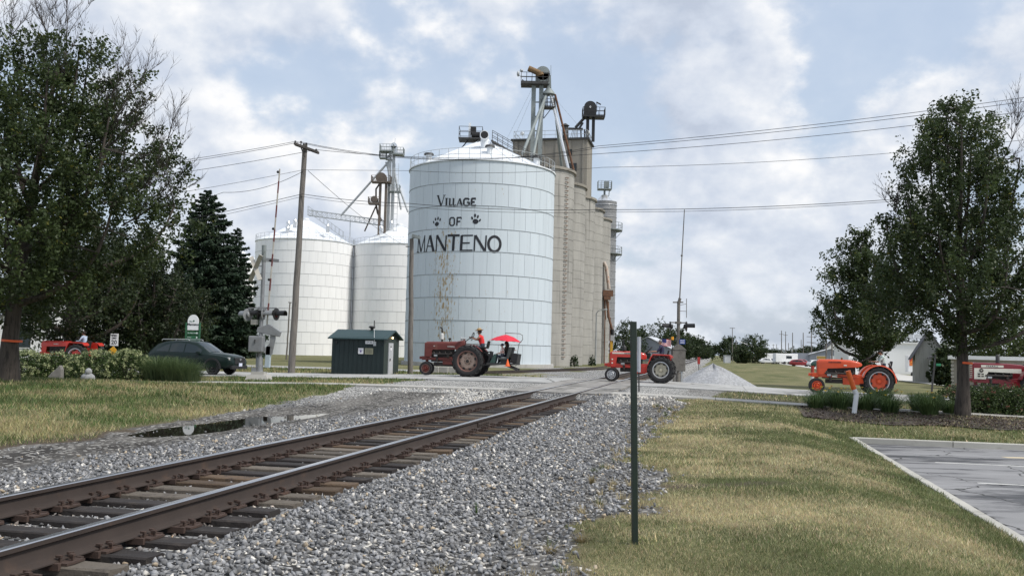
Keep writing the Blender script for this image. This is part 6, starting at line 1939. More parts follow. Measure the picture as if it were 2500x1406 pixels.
def tyre_wheel(parent, name, c, Rad, W_, rim_r, m_rim, m_disc, lugs=0, dish=.0, holes=6, hole_r=.06, side=-1, m_hub=None):
    """axle along local y; side=-1: outer face towards -y"""
    T = Matrix.Translation(c) @ Matrix.Rotation(R(90) if side < 0 else R(-90), 4, 'X')
    h = W_ / 2
    mb = MB(); sh = (Rad - rim_r)
    mb.lathe([(rim_r, -h * .75), (rim_r + sh * .25, -h * .98), (rim_r + sh * .62, -h * 1.0), (Rad - sh * .16, -h * .86), (Rad - .02, -h * .55), (Rad - .012, 0), (Rad - .02, h * .55), (Rad - sh * .16, h * .86), (rim_r + sh * .62, h * 1.0), (rim_r + sh * .25, h * .98), (rim_r, h * .75)], 48, 0, T)
    if lugs:
        for i in range(lugs):
            for sd in (-1, 1):
                a = 2 * math.pi * (i + (.5 if sd > 0 else 0)) / lugs
                a2 = a + .20
                p = [Vector((Rad * .985 * math.cos(a2), Rad * .985 * math.sin(a2), sd * .01)), Vector((Rad * .985 * math.cos(a + .05), Rad * .985 * math.sin(a + .05), sd * h * .7)), Vector(((Rad - sh * .22) * math.cos(a), (Rad - sh * .22) * math.sin(a), sd * h * .97))]
                p = [T @ q for q in p]
                cc = T @ Vector((0, 0, 0))
                for q0, q1 in zip(p[:-1], p[1:]): mb.bar(q0, q1, .055, .07, 0, (q0 - cc))
    wh = mb.build(name, M['rubber'], parent, True)
    mb = MB()
    mb.lathe([(rim_r + .015, h * .72), (rim_r + .02, h * .80), (rim_r - .02, h * .82), (rim_r - .035, h * .55), (rim_r - .05, h * .1), (rim_r - .05, -h * .7), (rim_r + .01, -h * .78)], 40, 0, T); mb.build('rim', m_rim, wh, True)
    mb = MB(); d = h * .35 - dish
    mb.lathe([(rim_r - .05, d - .05), (rim_r * .72, d + .02), (rim_r * .6, d + .04), (rim_r * .3, d), (rim_r * .22, d + .06), (.01, d + .07)], 32, 0, T); mb.build('disc', m_disc, wh, True)
    mb = MB()
    for i in range(holes):
        a = 2 * math.pi * i / holes + .3; q = Vector((rim_r * .80 * math.cos(a), rim_r * .80 * math.sin(a), d + .012)); mb.cyl(T @ q, T @ (q + Vector((0, 0, .012))), hole_r, n=10)
    tag(mb.build('dark_hole_spots', M['black'], wh), kind='stuff')  # black spots on the solid disc stand for the shade in its holes
    mb = MB(); mb.cyl(T @ Vector((0, 0, d - .02)), T @ Vector((0, 0, d + .12)), rim_r * .2, rim_r * .15, 12)
    for i in range(6):
        a = 2 * math.pi * i / 6; q = Vector((rim_r * .3 * math.cos(a), rim_r * .3 * math.sin(a), d)); mb.cyl(T @ q, T @ (q + Vector((0, 0, .035))), .02, n=6)
    mb.build('hub', m_hub or m_disc, wh, True)
    return wh


def hoodloft(stations, n=9):
    """stations: (x, z0, z1, half width, roundness). Closed shell with a rounded top."""
    mb = MB(); rows = []
    for x, z0, z1, hw, rd in stations:
        row = [(x, -hw, z0)]
        for i in range(n + 1):
            a = math.pi * i / n
            cx = -math.cos(a); sz = math.sin(a)
            row.append((x, hw * (abs(cx) ** rd) * (1 if cx > 0 else -1), z1 - (z1 - z0) * .34 + (z1 - z0) * .34 * sz ** rd))
        row.append((x, hw, z0))
        rows.append(row)
    mb.grid(rows)
    for r in (rows[0], rows[-1]): mb.add(r, [tuple(range(len(r)))])
    return mb


M['iron'] = mat('oily_iron', (.03, .026, .024), .7, .2, .3, 8, 0, 30, (.1, .06, .045), .55, .75, 6)


def tractor(name, label, loc, cfg):
    o = root(name, loc, label, 'tractor', 'tractors in the parade', -TH)
    c = cfg; wb, RR, FR = c['wb'], c['RR'], c['FR']
    body, body2 = c['paint'], c.get('paint2', c['paint'])
    track_ = c.get('track', 1.55)
    for sd in (-1, 1):
        tyre_wheel(o, 'rear_wheel', (0, sd * track_ / 2, RR), RR, .36, RR * c.get('rimk', .66), c['rim'], c['disc'], 17, .05, 8, c.get('hole', .05), sd, c.get('hub'))
        tyre_wheel(o, 'front_wheel', (-wb, sd * c.get('ftrack', .32) / 2 * 1.15, FR), FR, .16, FR * .6, c['frim'], c['fdisc'], 0, .0, 5, .025, sd)
    mb = MB(); mb.cyl((0, -track_ / 2, RR), (0, track_ / 2, RR), .085, n=12); mb.box((.05, 0, RR + .02), (.5, .5, .5)); mb.lathe([(.05, -.3), (.2, -.28), (.24, 0), (.2, .28), (.05, .3)], 16, 0, Matrix.Translation((0, 0, RR)) @ Matrix.Rotation(R(90), 4, 'X'))
    mb.build('rear_axle', body2, o, True, bevel=.02)
    mb = MB(); zt = c['hood'][0][1]
    mb.box((-.55, 0, RR + .05), (.9, .34, .42)); mb.box((-1.15, 0, RR - .02), (.75, .36, .40)); mb.build('transmission', body2, o, bevel=.03)
    # engine
    mb = MB(); ez = c['hood'][0][1]
    eng0, eng1 = -wb + .25, -.95
    mb.box(((eng0 + eng1) / 2, 0, (ez + .62) / 2 + .1), (eng1 - eng0, .26, ez - .62)); mb.box(((eng0 + eng1) / 2 + .05, 0, .60), (eng1 - eng0 - .2, .24, .2))
    mb.build('engine_block', M['iron'], o, bevel=.02)
    mb = MB()
    for k in range(4):
        x = eng0 + .18 + k * (eng1 - eng0 - .3) / 3; mb.tube([(x, -.13, ez - .12), (x, -.24, ez - .16), (x + .05, -.26, ez - .24)], .032, 8)
    mb.cyl((eng0 + .1, -.25, ez - .25), (eng1 - .1, -.25, ez - .25), .045, n=10); mb.cyl((eng0 + .35, -.2, ez - .42), (eng0 + .35, -.2, ez - .62), .06, n=10); mb.cyl((eng1 - .25, -.17, ez - .35), (eng1 - .25, -.3, ez - .35), .07, n=10)
    mb.tube([(eng0 + .1, -.1, ez - .1), (eng0 + .3, -.22, ez - .3), (eng1 - .1, -.2, ez - .48)], .018, 6)
    mb.build('manifold', M['iron'], o, True)
    mb = MB(); mb.cyl((eng0 + .2, -.22, ez - .33), (eng0 + .38, -.22, ez - .33), .07, n=10); mb.build('generator', M['steel_grey'], o, True)
    for sd in (-1, 1):
        mb = MB(); mb.bar((-wb + .05, sd * .17, c['framez']), (-.9, sd * .17, c['framez']), .07, c.get('frameh', .16), 0, (0, 0, 1)) if False else mb.box(((-wb - .9) / 2 + .02, sd * .17, c['framez']), (wb - .95, .06, c.get('frameh', .14)))
        mb.build('side_rail', body2, o, bevel=.01)
    mb = MB(); mb.box((-wb - .05, 0, c['framez'] + .02), (.36, .4, .2)); mb.box((-wb - .28, 0, c['framez'] + .03), (.2, .3, .14)); mb.cyl((-wb, 0, FR * .8), (-wb, 0, c['framez']), .085, n=12); mb.cyl((-wb, -.2, FR), (-wb, .2, FR), .04, n=8); mb.build('front_bolster', body, o, bevel=.03)
    # hood
    hd = hoodloft(c['loft']).build('hood', body, o, True, clean=True)
    if 'side' in c:
        for sd in (-1, 1):
            mb = MB(); y = sd * c['sidey']; mb.prism(c['side'], min(y, y - sd * .025), max(y, y - sd * .025)); mb.build('side_panel', c.get('sidem', body), o, bevel=.01)
    gx, g0, g1, gw = c['grille']
    mb = MB(); mb.box((gx + .03, 0, (g0 + g1) / 2), (.1, gw * 2, g1 - g0)); gr = mb.build('grille', body, o, bevel=.03)
    for k in range(c.get('bars', 7)):
        z = g0 + .06 + k * (g1 - g0 - .12) / (c.get('bars', 7) - 1)
        mb = MB(); mb.box((gx - .025, 0, z), (.02, gw * 1.6, .025)); mb.build('grille_bar', c.get('barm', M['black']), gr)
    # steering, seat, fenders
    sx, sz = c['wheelpos']
    mb = MB(); mb.cyl((c['colbase'][0], 0, c['colbase'][1]), (sx, 0, sz), .022, n=8); mb.build('steering_column', M['iron'], o, True)
    T = Matrix.Translation((sx, 0, sz)) @ Matrix.Rotation(R(c.get('wtilt', -62)), 4, 'Y')
    mb = MB(); mb.tube([T @ Vector((.21 * math.cos(a), .21 * math.sin(a), 0)) for a in np.linspace(0, 2 * math.pi, 25)], .018, 6, caps=False)
    for k in range(3): mb.bar(T @ Vector((0, 0, 0)), T @ Vector((.2 * math.cos(2.09 * k), .2 * math.sin(2.09 * k), 0)), .025, .012)
    mb.build('steering_wheel', M['black'], o, True)
    px, pz = c['seat']
    mb = MB(); mb.box((px, 0, pz - .05), (.42, .46, .09)); mb.box((px + .22, 0, pz + .14), (.08, .44, .34), 0, (0, R(12), 0)); mb.bar((px, 0, pz - .1), (.05, 0, RR + .15), .08, .16); mb.build('seat', c.get('seatm', M['black']), o, bevel=.03)
    for sd in (-1, 1):
        if c['fender'] == 'shell':
            mb = MB(); rows = []
            for k in range(17):
                a = R(c.get('fa0', 175) - k * (c.get('fa0', 175) - c.get('fa1', 5)) / 16)
                rows.append([((RR + .08) * math.cos(a), sd * (track_ / 2 - .30), RR + (RR + .08) * math.sin(a)), ((RR + .09) * math.cos(a), sd * (track_ / 2 + .17), RR + (RR + .09) * math.sin(a)), ((RR + .04) * math.cos(a), sd * (track_ / 2 + .19), RR + (RR + .04) * math.sin(a))])
            mb.grid(rows)
            inner = [((RR + .08) * math.cos(R(a)), RR + (RR + .08) * math.sin(R(a))) for a in range(5, 176, 10)]
            y = sd * (track_ / 2 - .30); mb.prism([(x, z) for x, z in inner if z > RR * .9], min(y, y + .015), max(y, y + .015))
            mb.build('fender', body, o, True)
        elif c['fender'] == 'flat':
            y0, y1 = sd * (track_ / 2 - .32), sd * (track_ / 2 + .14)
            h = 2 * RR + .12
            mb = MB(); pr = [(-RR * .98, RR + .25), (-RR * .82, h - .18), (-RR * .6, h), (RR * .62, h - .02), (RR * .8, h - .12), (RR * .8, h - .2), (RR * .6, h - .07), (-RR * .58, h - .05), (-RR * .74, h - .2), (-RR * .92, RR + .25)]
            mb.prism(pr, min(y0, y1), max(y0, y1)); mb.prism([(-RR * .95, RR + .25), (-RR * .8, h - .18), (-RR * .6, h - .01), (RR * .6, h - .03), (RR * .7, RR + .4)], min(y0, y0 + .02), max(y0, y0 + .02)); mb.build('fender', body, o, bevel=.015)
        else:
            mb = MB(); rows = []
            for k in range(9):
                a = R(140 - k * 13); rows.append([((RR + .07) * math.cos(a), sd * (track_ / 2 - .3), RR + (RR + .07) * math.sin(a)), ((RR + .07) * math.cos(a), sd * (track_ / 2 - .05), RR + (RR + .07) * math.sin(a)), ((RR + .05) * math.cos(a), sd * (track_ / 2 - .05), RR + (RR + .05) * math.sin(a)), ((RR + .05) * math.cos(a), sd * (track_ / 2 - .3), RR + (RR + .05) * math.sin(a))])
            mb.grid(rows, 0, True); mb.build('fender', body, o, True)
    mb = MB(); mb.box((.42, 0, RR - .1), (.5, .12, .08)); mb.box((.62, 0, RR - .14), (.12, .3, .06)); mb.build('drawbar', M['iron'], o)
    for (x, z) in c.get('lamps', ()):
        for sd in (-1, 1):
            mb = MB(); mb.lathe([(.01, -.09), (.07, -.05), (.085, .03), (.075, .04), (.01, .035)], 14, 0, Matrix.Translation((x, sd * .27, z)) @ Matrix.Rotation(R(-90), 4, 'Y')); mb.build('headlight', M['steel_grey'], o, True)
    return o


P = {}
P['maroon'] = mat('faded_maroon_paint', (.13, .026, .021), .55, 0, .2, 3, 0, 30, (.16, .07, .05), .5, .72, 3)
P['red'] = mat('bright_tractor_red', (.52, .035, .022), .35, 0, .08, 3, coat=.3)
P['orange'] = mat('tractor_orange', (.58, .075, .022), .4, 0, .08, 3, coat=.2)
P['burgundy'] = mat('burgundy_paint', (.19, .014, .022), .35, 0, .1, 3, coat=.3)
P['cream'] = mat('cream_white_paint', (.68, .66, .58), .45, 0, .06, 3)
P['rimrust'] = mat('rusty_pink_rim', (.19, .10, .085), .7, .1, .2, 6)
P['discpale'] = mat('pale_weathered_disc', (.36, .27, .22), .7, 0, .2, 8, 0, 30, (.16, .08, .06), .5, .7, 9)
P['rimsilver'] = mat('silver_rim', (.55, .56, .58), .35, .6, .1, 4)
P['disccream'] = mat('cream_disc', (.45, .42, .33), .6, 0, .12, 6)
P['letters'] = mat('pale_script_lettering', (.6, .58, .55), .6)

# first tractor: faded maroon row-crop
g1 = on_street(1141, 46.9); off = Vector((0, 0, 0)) + dvec * .78
t1 = tractor('row_crop_tractor', 'faded maroon antique tractor with white exhaust stack driven past the lettered bin', g1 + off, dict(
    wb=2.42, RR=.80, FR=.365, paint=P['maroon'], rim=P['rimrust'], disc=P['discpale'], hub=M['iron'], frim=P['rimrust'], fdisc=P['maroon'], track=1.56, framez=.88, frameh=.14, hole=.07,
    loft=[(-2.50, 1.36, 1.72, .22, .75), (-2.40, 1.34, 1.765, .24, .7), (-1.6, 1.36, 1.78, .235, .7), (-.8, 1.38, 1.80, .23, .7), (-.42, 1.38, 1.88, .21, .7), (-.36, 1.40, 1.86, .18, .7)],
    hood=[(0, 1.38)], side=[(-2.46, .98), (-2.1, .98), (-2.1, 1.30), (-2.02, 1.37), (-2.46, 1.37)], sidey=.245, grille=(-2.50, .98, 1.70, .22), bars=7, barm=P['letters'],
    wheelpos=(.02, 2.08), colbase=(-.5, 1.72), wtilt=-74, seat=(.66, 1.56), fender='small', lamps=((-.5, 1.95),)))
mb = MB(); mb.cyl((-1.62, -.05, 1.75), (-1.62, -.05, 1.9), .045, n=10); mb.build('exhaust_stub', M['iron'], t1, True)
mb = MB(); mb.lathe([(.04, 1.88), (.09, 1.91), (.09, 2.18), (.04, 2.22)], 14, 0, Matrix.Translation((-1.62, -.05, 0))); mb.build('white_muffler', mat('white_muffler_paint', (.6, .6, .58), .6, 0, .1, 6), t1, True)
mb = MB(); mb.tube([(-1.62, -.05, 2.2), (-1.62, -.05, 2.42), (-1.66, -.05, 2.5), (-1.74, -.05, 2.52)], .042, 10); mb.build('exhaust_tip', M['iron'], t1, True)
mb = MB(); mb.cyl((-1.22, .03, 1.75), (-1.22, .03, 1.88), .035, n=8); mb.ball((-1.22, .03, 1.93), .085, 10, 0, (1, 1, .7)); mb.build('air_cleaner', M['iron'], t1, True)
for tx, x, z, sz in (('FARMALL', -1.05, 1.52, .10), ('450', -1.98, 1.54, .06)):
    tq = place('hood_lettering', text_mesh(tx, sz, P['letters'], .002), t1); tq.location = (x, -.245, z); tq.rotation_euler = (R(90), 0, 0)
J, Rr, E_ = seated(.14, (-.56, .50, .10), (-.40, .16, .02), (-.48, .17, -.42), .03, sleeves=0)
person('person', 'person in red sleeveless shirt and straw hat driving the maroon tractor', Vector((0, 0, 0)), 0, J, Rr, E_, [M['skin_tan'], M['red_shirt'], M['jeans'], M['shoe']], straw_hat, hair_short, HANDS, scale=1.14)
drv = bpy.context.scene.objects[-1] if False else None


def put_on(o, troot, x, y, z):
    """place a top-level thing at a tractor's local x,y,z"""
    p = Matrix.Translation(troot.location) @ Matrix.Rotation(troot.rotation_euler.z, 4, 'Z') @ Vector((x, y, z))
    o.location = p; o.rotation_euler = (0, 0, troot.rotation_euler.z)
    return o


put_on([q for q in COL.objects if q.get('category') == 'person'][-1], t1, .60, 0, 1.47)

# carrier platform with seat, riders and parasol behind the maroon tractor
cp = root('carrier_platform', t1.location, 'dark three-point carrier platform with rider seats behind the maroon tractor', 'carrier platform', None, -TH)
put_on(cp, t1, 1.35, 0, .0)
mb = MB(); mb.box((.35, 0, .70), (1.5, 1.3, .08)); mb.bar((-.7, -.35, .62), (.2, -.35, .68), .08, .08); mb.bar((-.7, .35, .62), (.2, .35, .68), .08, .08); mb.bar((.6, -.3, .62), (1.15, -.3, .42), .09, .09); mb.bar((.6, .3, .62), (1.15, .3, .42), .09, .09); mb.build('deck', M['steel_dark'], cp)
mb = MB(); mb.bar((-.42, -.2, .7), (-.28, -.2, 1.32), .08, .08); mb.bar((-.42, .2, .7), (-.28, .2, 1.32), .08, .08); mb.bar((-.75, 0, 1.25), (-.3, 0, 1.32), .06, .06); mb.box((-.24, -.2, 1.15), (.16, .1, .34)); mb.build('hitch_frame', M['steel_dark'], cp)
M['seat_grey'] = mat('dark_grey_seat_fabric', (.05, .055, .055), .8, 0, .2, 6)
for k, (x, y) in enumerate(((.55, -.30), (.55, .30))):
    mb = MB(); mb.box((x - .12, y, .96), (.46, .48, .12)); mb.box((x + .16, y, 1.25), (.12, .48, .66), 0, (0, R(14), 0)); mb.box((x - .1, y, .82), (.34, .36, .2)); mb.build('rider_seat', M['seat_grey'], cp, bevel=.03)
mb = MB(); mb.prism([(-.24, .74), (.02, .74), (.10, 1.18), (-.02, 1.2)], -.6, -.2); mb.build('green_panel', mat('dark_teal_panel', (.03, .07, .06), .6), cp)
mb = MB(); mb.box((1.0, 0, 1.0), (.34, .9, .5), 0, (0, R(8), 0)); mb.build('storage_box', M['black'], cp, bevel=.02)
mb = MB(); mb.lathe([(.12, 0), (.02, .34), (.01, .36)], 14, 0, Matrix.Translation((.72, -.68, .6))); mb.box((.72, -.68, .6), (.28, .28, .02)); cone = mb.build('traffic_cone', mat('cone_orange', (.75, .12, .02), .6), None, True)
put_on(cone, t1, 1.35, 0, 0); tag(cone, 'small orange traffic cone on the carrier platform', 'traffic cone')
pr_ = root('parasol', cp.location, 'bright red parasol on a bent metal arm shading the riders', 'parasol', None, -TH)
mb = MB(); n = 8; cx, cz = .42, 2.17
rim = [(cx + .86 * math.cos(2 * math.pi * (k + .5) / n), .80 * math.sin(2 * math.pi * (k + .5) / n)) for k in range(n)]
top_ = (cx + .02, 0, cz + .06)
for k in range(n):
    a, b2 = rim[k], rim[(k + 1) % n]
    z_a = cz - .30 - .05 * (a[0] - cx); z_b = cz - .30 - .05 * (b2[0] - cx)
    m1 = ((a[0] - cx) * .55 + cx, a[1] * .55, cz - .09); m2 = ((b2[0] - cx) * .55 + cx, b2[1] * .55, cz - .09)
    e = ((a[0] + b2[0]) / 2 * .97 + cx * .03, (a[1] + b2[1]) / 2 * .97, (z_a + z_b) / 2 + .035)
    mb = MB(); mb.add([top_, m1, m2, (a[0], a[1], z_a), (b2[0], b2[1], z_b), e], [(0, 1, 2), (1, 3, 5, 2), (2, 5, 4)])
    pnl = mb.build('canopy_panel', None or mat('parasol_red', (.60, .02, .045), .75, 0, .05, 5) if k == 0 else bpy.data.materials['parasol_red'], pr_)
    sm = pnl.modifiers.new('thick', 'SOLIDIFY'); sm.thickness = .008
    mb = MB(); mb.tube([top_, (m1[0], m1[1], m1[2] - .012), (a[0], a[1], z_a - .012)], .008, 5); mb.build('rib', M['steel_grey'], pr_)
mb = MB(); mb.tube([(.98, .15, .6), (1.08, .1, 1.45), (1.14, .05, 1.75), (1.34, 0, 1.98), (1.32, 0, 2.2), (1.16, 0, 2.28), (.42, 0, 2.3), (.42, 0, 2.2)], .02, 8); mb.build('bent_arm', M['leg_grey'], pr_, True)
for nm, x, y, sc, shirt, hairf, hatf, lab in (('child', .42, -.30, .8, mat('orange_white_shirt', (.55, .3, .25), .8, 0, .1, 8, 0, 30, (.7, .68, .66), .5, .55, 14), None, cap_hat(M['navy']), 'child in dark cap and orange top riding under the red parasol'),
                                              ('rider', .50, .30, .95, mat('dark_olive_shirt', (.06, .06, .05), .8), hair_long, None, 'long-haired person holding the parasol arm on the carrier seat')):
    J, Rr, E_ = seated(.02, {'n': (-.34, .22, -.14), 'f': (-.30, .2, .16)} if nm == 'child' else {'n': (-.30, .2, -.12), 'f': (.40, .38, .30)}, (-.38, .12, .06), (-.44, .13, -.34), .0)
    pq_ = person('person', lab, Vector((0, 0, 0)), 0, J, Rr, E_, [M['skin'], shirt, M['jeans'], M['shoe']], hatf, hairf, HANDS, scale=sc)
    put_on(pq_, t1, 1.35 + x - .05, y, 1.06)

# second tractor: bright red, flat fenders, flag
g2 = on_street(1613, 46.4)
t2 = tractor('red_tractor', 'bright red tractor with silver wheels and a flag crossing the rails', g2 + dvec * .75, dict(
    wb=2.44, RR=.645, FR=.345, paint=P['red'], rim=P['rimsilver'], disc=P['disccream'], frim=P['rimsilver'], fdisc=P['rimsilver'], track=1.5, ftrack=.6, framez=.80, frameh=.2, rimk=.6,
    loft=[(-2.52, 1.24, 1.46, .22, .6), (-2.46, 1.22, 1.50, .235, .55), (-1.5, 1.22, 1.515, .235, .55), (-1.1, 1.15, 1.50, .235, .6), (-.82, 1.12, 1.42, .2, .8), (-.74, 1.18, 1.32, .12, .9)],
    hood=[(0, 1.22)], side=[(-2.50, .72), (-2.26, .72), (-2.22, 1.0), (-2.18, 1.24), (-2.52, 1.24)], sidey=.235, grille=(-2.53, .76, 1.42, .21), bars=8,
    wheelpos=(-.62, 1.60), colbase=(-.95, 1.35), wtilt=-50, seat=(.08, 1.30), fender='flat'))
mb = MB(); mb.lathe([(.05, 1.5), (.115, 1.53), (.115, 1.72), (.06, 1.79), (.01, 1.8)], 16, 0, Matrix.Translation((-1.86, -.08, 0))); mb.build('pre_cleaner', M['black'], t2, True)
mb = MB(); mb.cyl((-1.92, .1, 1.48), (-1.92, .1, 2.1), .03, n=8); mb.build('exhaust_stack', M['black'], t2, True)
mb = MB(); mb.box((-1.75, -.238, 1.415), (1.35, .012, .075)); stp = mb.build('name_strip', P['cream'], t2)
tq = place('hood_lettering', text_mesh('ALLIS-CHALMERS', .06, M['letter'], .002), stp); tq.location = (-1.6, -.25, 1.415); tq.rotation_euler = (R(90), 0, 0)
for x in (-2.42,):
    for z in (1.1, .92): 
        mb = MB(); mb.box((x, -.245, z), (.07, .012, .07)); mb.build('decal', P['cream'], t2)
mb = MB(); mb.bar((.52, -.5, 1.38), (.52, -.5, 2.16), .045, .045); mb.build('flag_staff', M['black'], t2)
mb = MB(); mb.cyl((.52, -.5, 2.12), (.52, -.5, 2.27), .065, n=12); mb.build('beacon_lamp', mat('amber_beacon', (.75, .33, .02), .3), t2, True)
fl = root('flag', t2.location, 'small striped flag with blue canton flying above the red tractor', 'flag', None, -TH); put_on(fl, t2, .52, -.5, 1.95)
fr = mat('flag_red', (.5, .03, .04), .8); fw = mat('flag_white', (.75, .74, .74), .8); fbm = mat('flag_blue', (.03, .04, .18), .8)
for k in range(13):
    mb = MB(); rows = []
    for j in range(9):
        x = -.06 - j * .055; yy = .03 * math.sin(j * .9); z = .16 - k * .026 + .012 * math.sin(j * .8) + .035 * (j / 8) * 2
        rows.append([(x, yy, z), (x, yy, z - .026)])
    mb.grid(rows); mb.build('stripe', fr if k % 2 == 0 else fw, fl)
mb = MB(); rows = []
for j in range(4, 9):
    x = -.06 - j * .055; yy = .03 * math.sin(j * .9) - .004; z = .16 + .012 * math.sin(j * .8) + .035 * (j / 8) * 2
    rows.append([(x, yy, z), (x, yy, z - .18)])
mb.grid(rows); mb.build('canton', fbm, fl)
J, Rr, E_ = seated(.06, (-.58, .26, .14), (-.40, .16, .0), (-.52, .17, -.40), .0)
pq_ = person('person', 'person in navy shirt and grey cap driving the bright red tractor', Vector((0, 0, 0)), 0, J, Rr, E_, [M['skin'], M['navy'], M['jeans'], M['shoe']], cap_hat(mat('grey_cap', (.25, .24, .22), .8)), hair_gray, HANDS); put_on(pq_, t2, .02, .0, 1.27)

# third tractor: orange with clamshell fenders
g3 = on_street(2146, 46.6)
t3 = tractor('orange_tractor', 'orange antique tractor with clamshell fenders behind the daylilies', g3 + dvec * .75, dict(
    wb=2.70, RR=.665, FR=.37, paint=P['orange'], rim=P['rimsilver'], disc=P['orange'], frim=P['orange'], fdisc=P['orange'], track=1.5, ftrack=.34, framez=.86, frameh=.16, rimk=.66,
    loft=[(-2.66, 1.20, 1.58, .2, .7), (-2.58, 1.18, 1.63, .225, .65), (-1.8, 1.22, 1.64, .23, .7), (-1.2, 1.26, 1.62, .23, .75), (-.85, 1.28, 1.56, .20, .8), (-.68, 1.34, 1.48, .12, .9), (-.64, 1.38, 1.44, .05, .9)],
    hood=[(0, 1.22)], side=[(-2.64, .9), (-2.28, .9), (-2.30, 1.02), (-2.22, 1.2), (-2.05, 1.27), (-2.64, 1.27)], sidey=.225, grille=(-2.68, .94, 1.56, .2), bars=9,
    wheelpos=(-.22, 1.80), colbase=(-.75, 1.5), wtilt=-35, seat=(.42, 1.30), fender='shell', fa0=168, fa1=-5))
mb = MB(); mb.box((-1.9, -.21, .87), (.24, .012, .16)); mb.build('number_card', P['cream'], t3)
mb = MB(); mb.box((-1.42, -.235, 1.36), (.14, .012, .06)); mb.build('decal', P['cream'], t3)
tq = place('hood_lettering', text_mesh('ALLIS-CHALMERS', .075, M['letter'], .002), t3); tq.location = (-1.9, -.236, 1.5); tq.rotation_euler = (R(90), 0, 0)
mb = MB(); mb.cyl((-1.55, 0, 1.62), (-1.55, 0, 1.72), .045, n=10); mb.build('fuel_cap', M['motor_orange'], t3, True)
J, Rr, E_ = seated(.10, (-.60, .30, .15), (-.38, .16, .02), (-.46, .18, -.38), .05)
pq_ = person('person', 'person in patterned grey green shirt driving the orange tractor', Vector((0, 0, 0)), 0, J, Rr, E_, [M['skin_tan'], M['pattern_shirt'], M['jeans'], M['shoe']], None, hair_short, HANDS); put_on(pq_, t3, .36, .0, 1.28)
m, nt, b = newmat('black_white_gingham')
tc = nt.nodes.new('ShaderNodeTexCoord'); ck = nt.nodes.new('ShaderNodeTexChecker'); ck.inputs['Scale'].default_value = 16; ck.inputs['Color1'].default_value = (.65, .65, .63, 1); ck.inputs['Color2'].default_value = (.02, .02, .025, 1)
nt.links.new(tc.outputs['Object'], ck.inputs['Vector']); nt.links.new(ck.outputs[0], b.inputs['Base Color']); b.inputs['Roughness'].default_value = .9
mb = MB(); rows = []
for i in range(8):
    t = i / 7
    row = []
    for j in range(13):
        a = -1.0 + 2.0 * j / 12
        row.append((.56 + .34 * t + .04 * math.sin(j * 1.7) * t, a * (.28 + .12 * t), 1.52 - .82 * t + .02 * math.cos(j * 2.1) * t))
    rows.append(row)
mb.grid(rows); bk = mb.build('gingham_cloth', m, None, True); sm = bk.modifiers.new('thick', 'SOLIDIFY'); sm.thickness = .015
put_on(bk, t3, 0, 0, 0); tag(bk, 'black and white gingham cloth hanging over the back of the orange tractor seat', 'cloth')

# fourth tractor: burgundy and cream, half out of the picture
g4 = on_street(2540, 46.6)
t4 = tractor('burgundy_tractor', 'burgundy and cream tractor nosing into the picture at the far right', g4 + dvec * .75, dict(
    wb=2.5, RR=.80, FR=.37, paint=P['burgundy'], rim=P['rimsilver'], disc=P['cream'], frim=P['cream'], fdisc=P['cream'], track=1.6, framez=.93, frameh=.2,
    loft=[(-2.66, 1.50, 1.72, .24, .45), (-2.60, 1.48, 1.76, .255, .42), (-1.2, 1.48, 1.74, .255, .45), (-.6, 1.46, 1.70, .24, .5), (-.5, 1.48, 1.66, .2, .5)],
    hood=[(0, 1.42)], side=[(-2.62, 1.0), (-2.12, 1.0), (-2.02, 1.34), (-.62, 1.30), (-.62, 1.50), (-2.62, 1.50)], sidey=.265, sidem=P['cream'], grille=(-2.66, 1.0, 1.70, .24), bars=7, barm=P['cream'],
    wheelpos=(.0, 2.0), colbase=(-.5, 1.65), wtilt=-50, seat=(.55, 1.5), fender='shell', fa0=165, fa1=10))
mb = MB(); mb.box((-1.85, -.268, 1.60), (.95, .012, .10)); stp = mb.build('name_strip', P['cream'], t4)
tq = place('hood_lettering', text_mesh('F A R M A L L', .085, M['letter'], .002), stp); tq.location = (-1.85, -.278, 1.60); tq.rotation_euler = (R(90), 0, 0)
mb = MB(); mb.cyl((-2.32, -.292, 1.40), (-2.32, -.296, 1.40), .09, n=20); bd = mb.build('round_badge', M['iron'], t4)
tq = place('badge_number', text_mesh('560', .055, P['cream'], .002), bd); tq.location = (-2.32, -.3, 1.40); tq.rotation_euler = (R(90), 0, 0)
for k in range(4):
    mb = MB(); mb.box((-2.42 + .15 * (k % 2), -.296, 1.23 - .1 * (k // 2)), (.1, .008, .06)); mb.build('decal', M['iron'], t4)
mb = MB(); mb.lathe([(.05, 1.72), (.09, 1.75), (.09, 2.1), (.06, 2.14), (.01, 2.15)], 14, 0, Matrix.Translation((-1.55, 0, 0))); mb.build('muffler', M['steel_dark'], t4, True)

# fifth tractor: red, mostly behind the shrubs on the left
g5 = on_street(186, 47.0)
t5 = tractor('red_tractor', 'red tractor half hidden behind the flowering shrubs on the left', g5 + dvec * .7, dict(
    wb=2.5, RR=.70, FR=.35, paint=P['red'], rim=P['rimsilver'], disc=P['red'], frim=P['red'], fdisc=P['red'], track=1.5, framez=.82,
    loft=[(-2.75, 1.25, 1.50, .2, .6), (-2.68, 1.22, 1.56, .22, .6), (-1.6, 1.25, 1.57, .22, .6), (-1.0, 1.28, 1.56, .2, .7), (-.8, 1.34, 1.48, .1, .8)],
    hood=[(0, 1.22)], side=[(-2.7, .88), (-2.4, .88), (-2.36, 1.27), (-2.7, 1.27)], sidey=.225, grille=(-2.72, .9, 1.48, .2), wheelpos=(-.55, 1.62), colbase=(-.95, 1.4), seat=(-.02, 1.30), fender='flat'))
J, Rr, E_ = seated(.06, (-.5, .28, .14), (-.38, .16, .0), (-.48, .18, -.38), .02, long_sleeve=True)
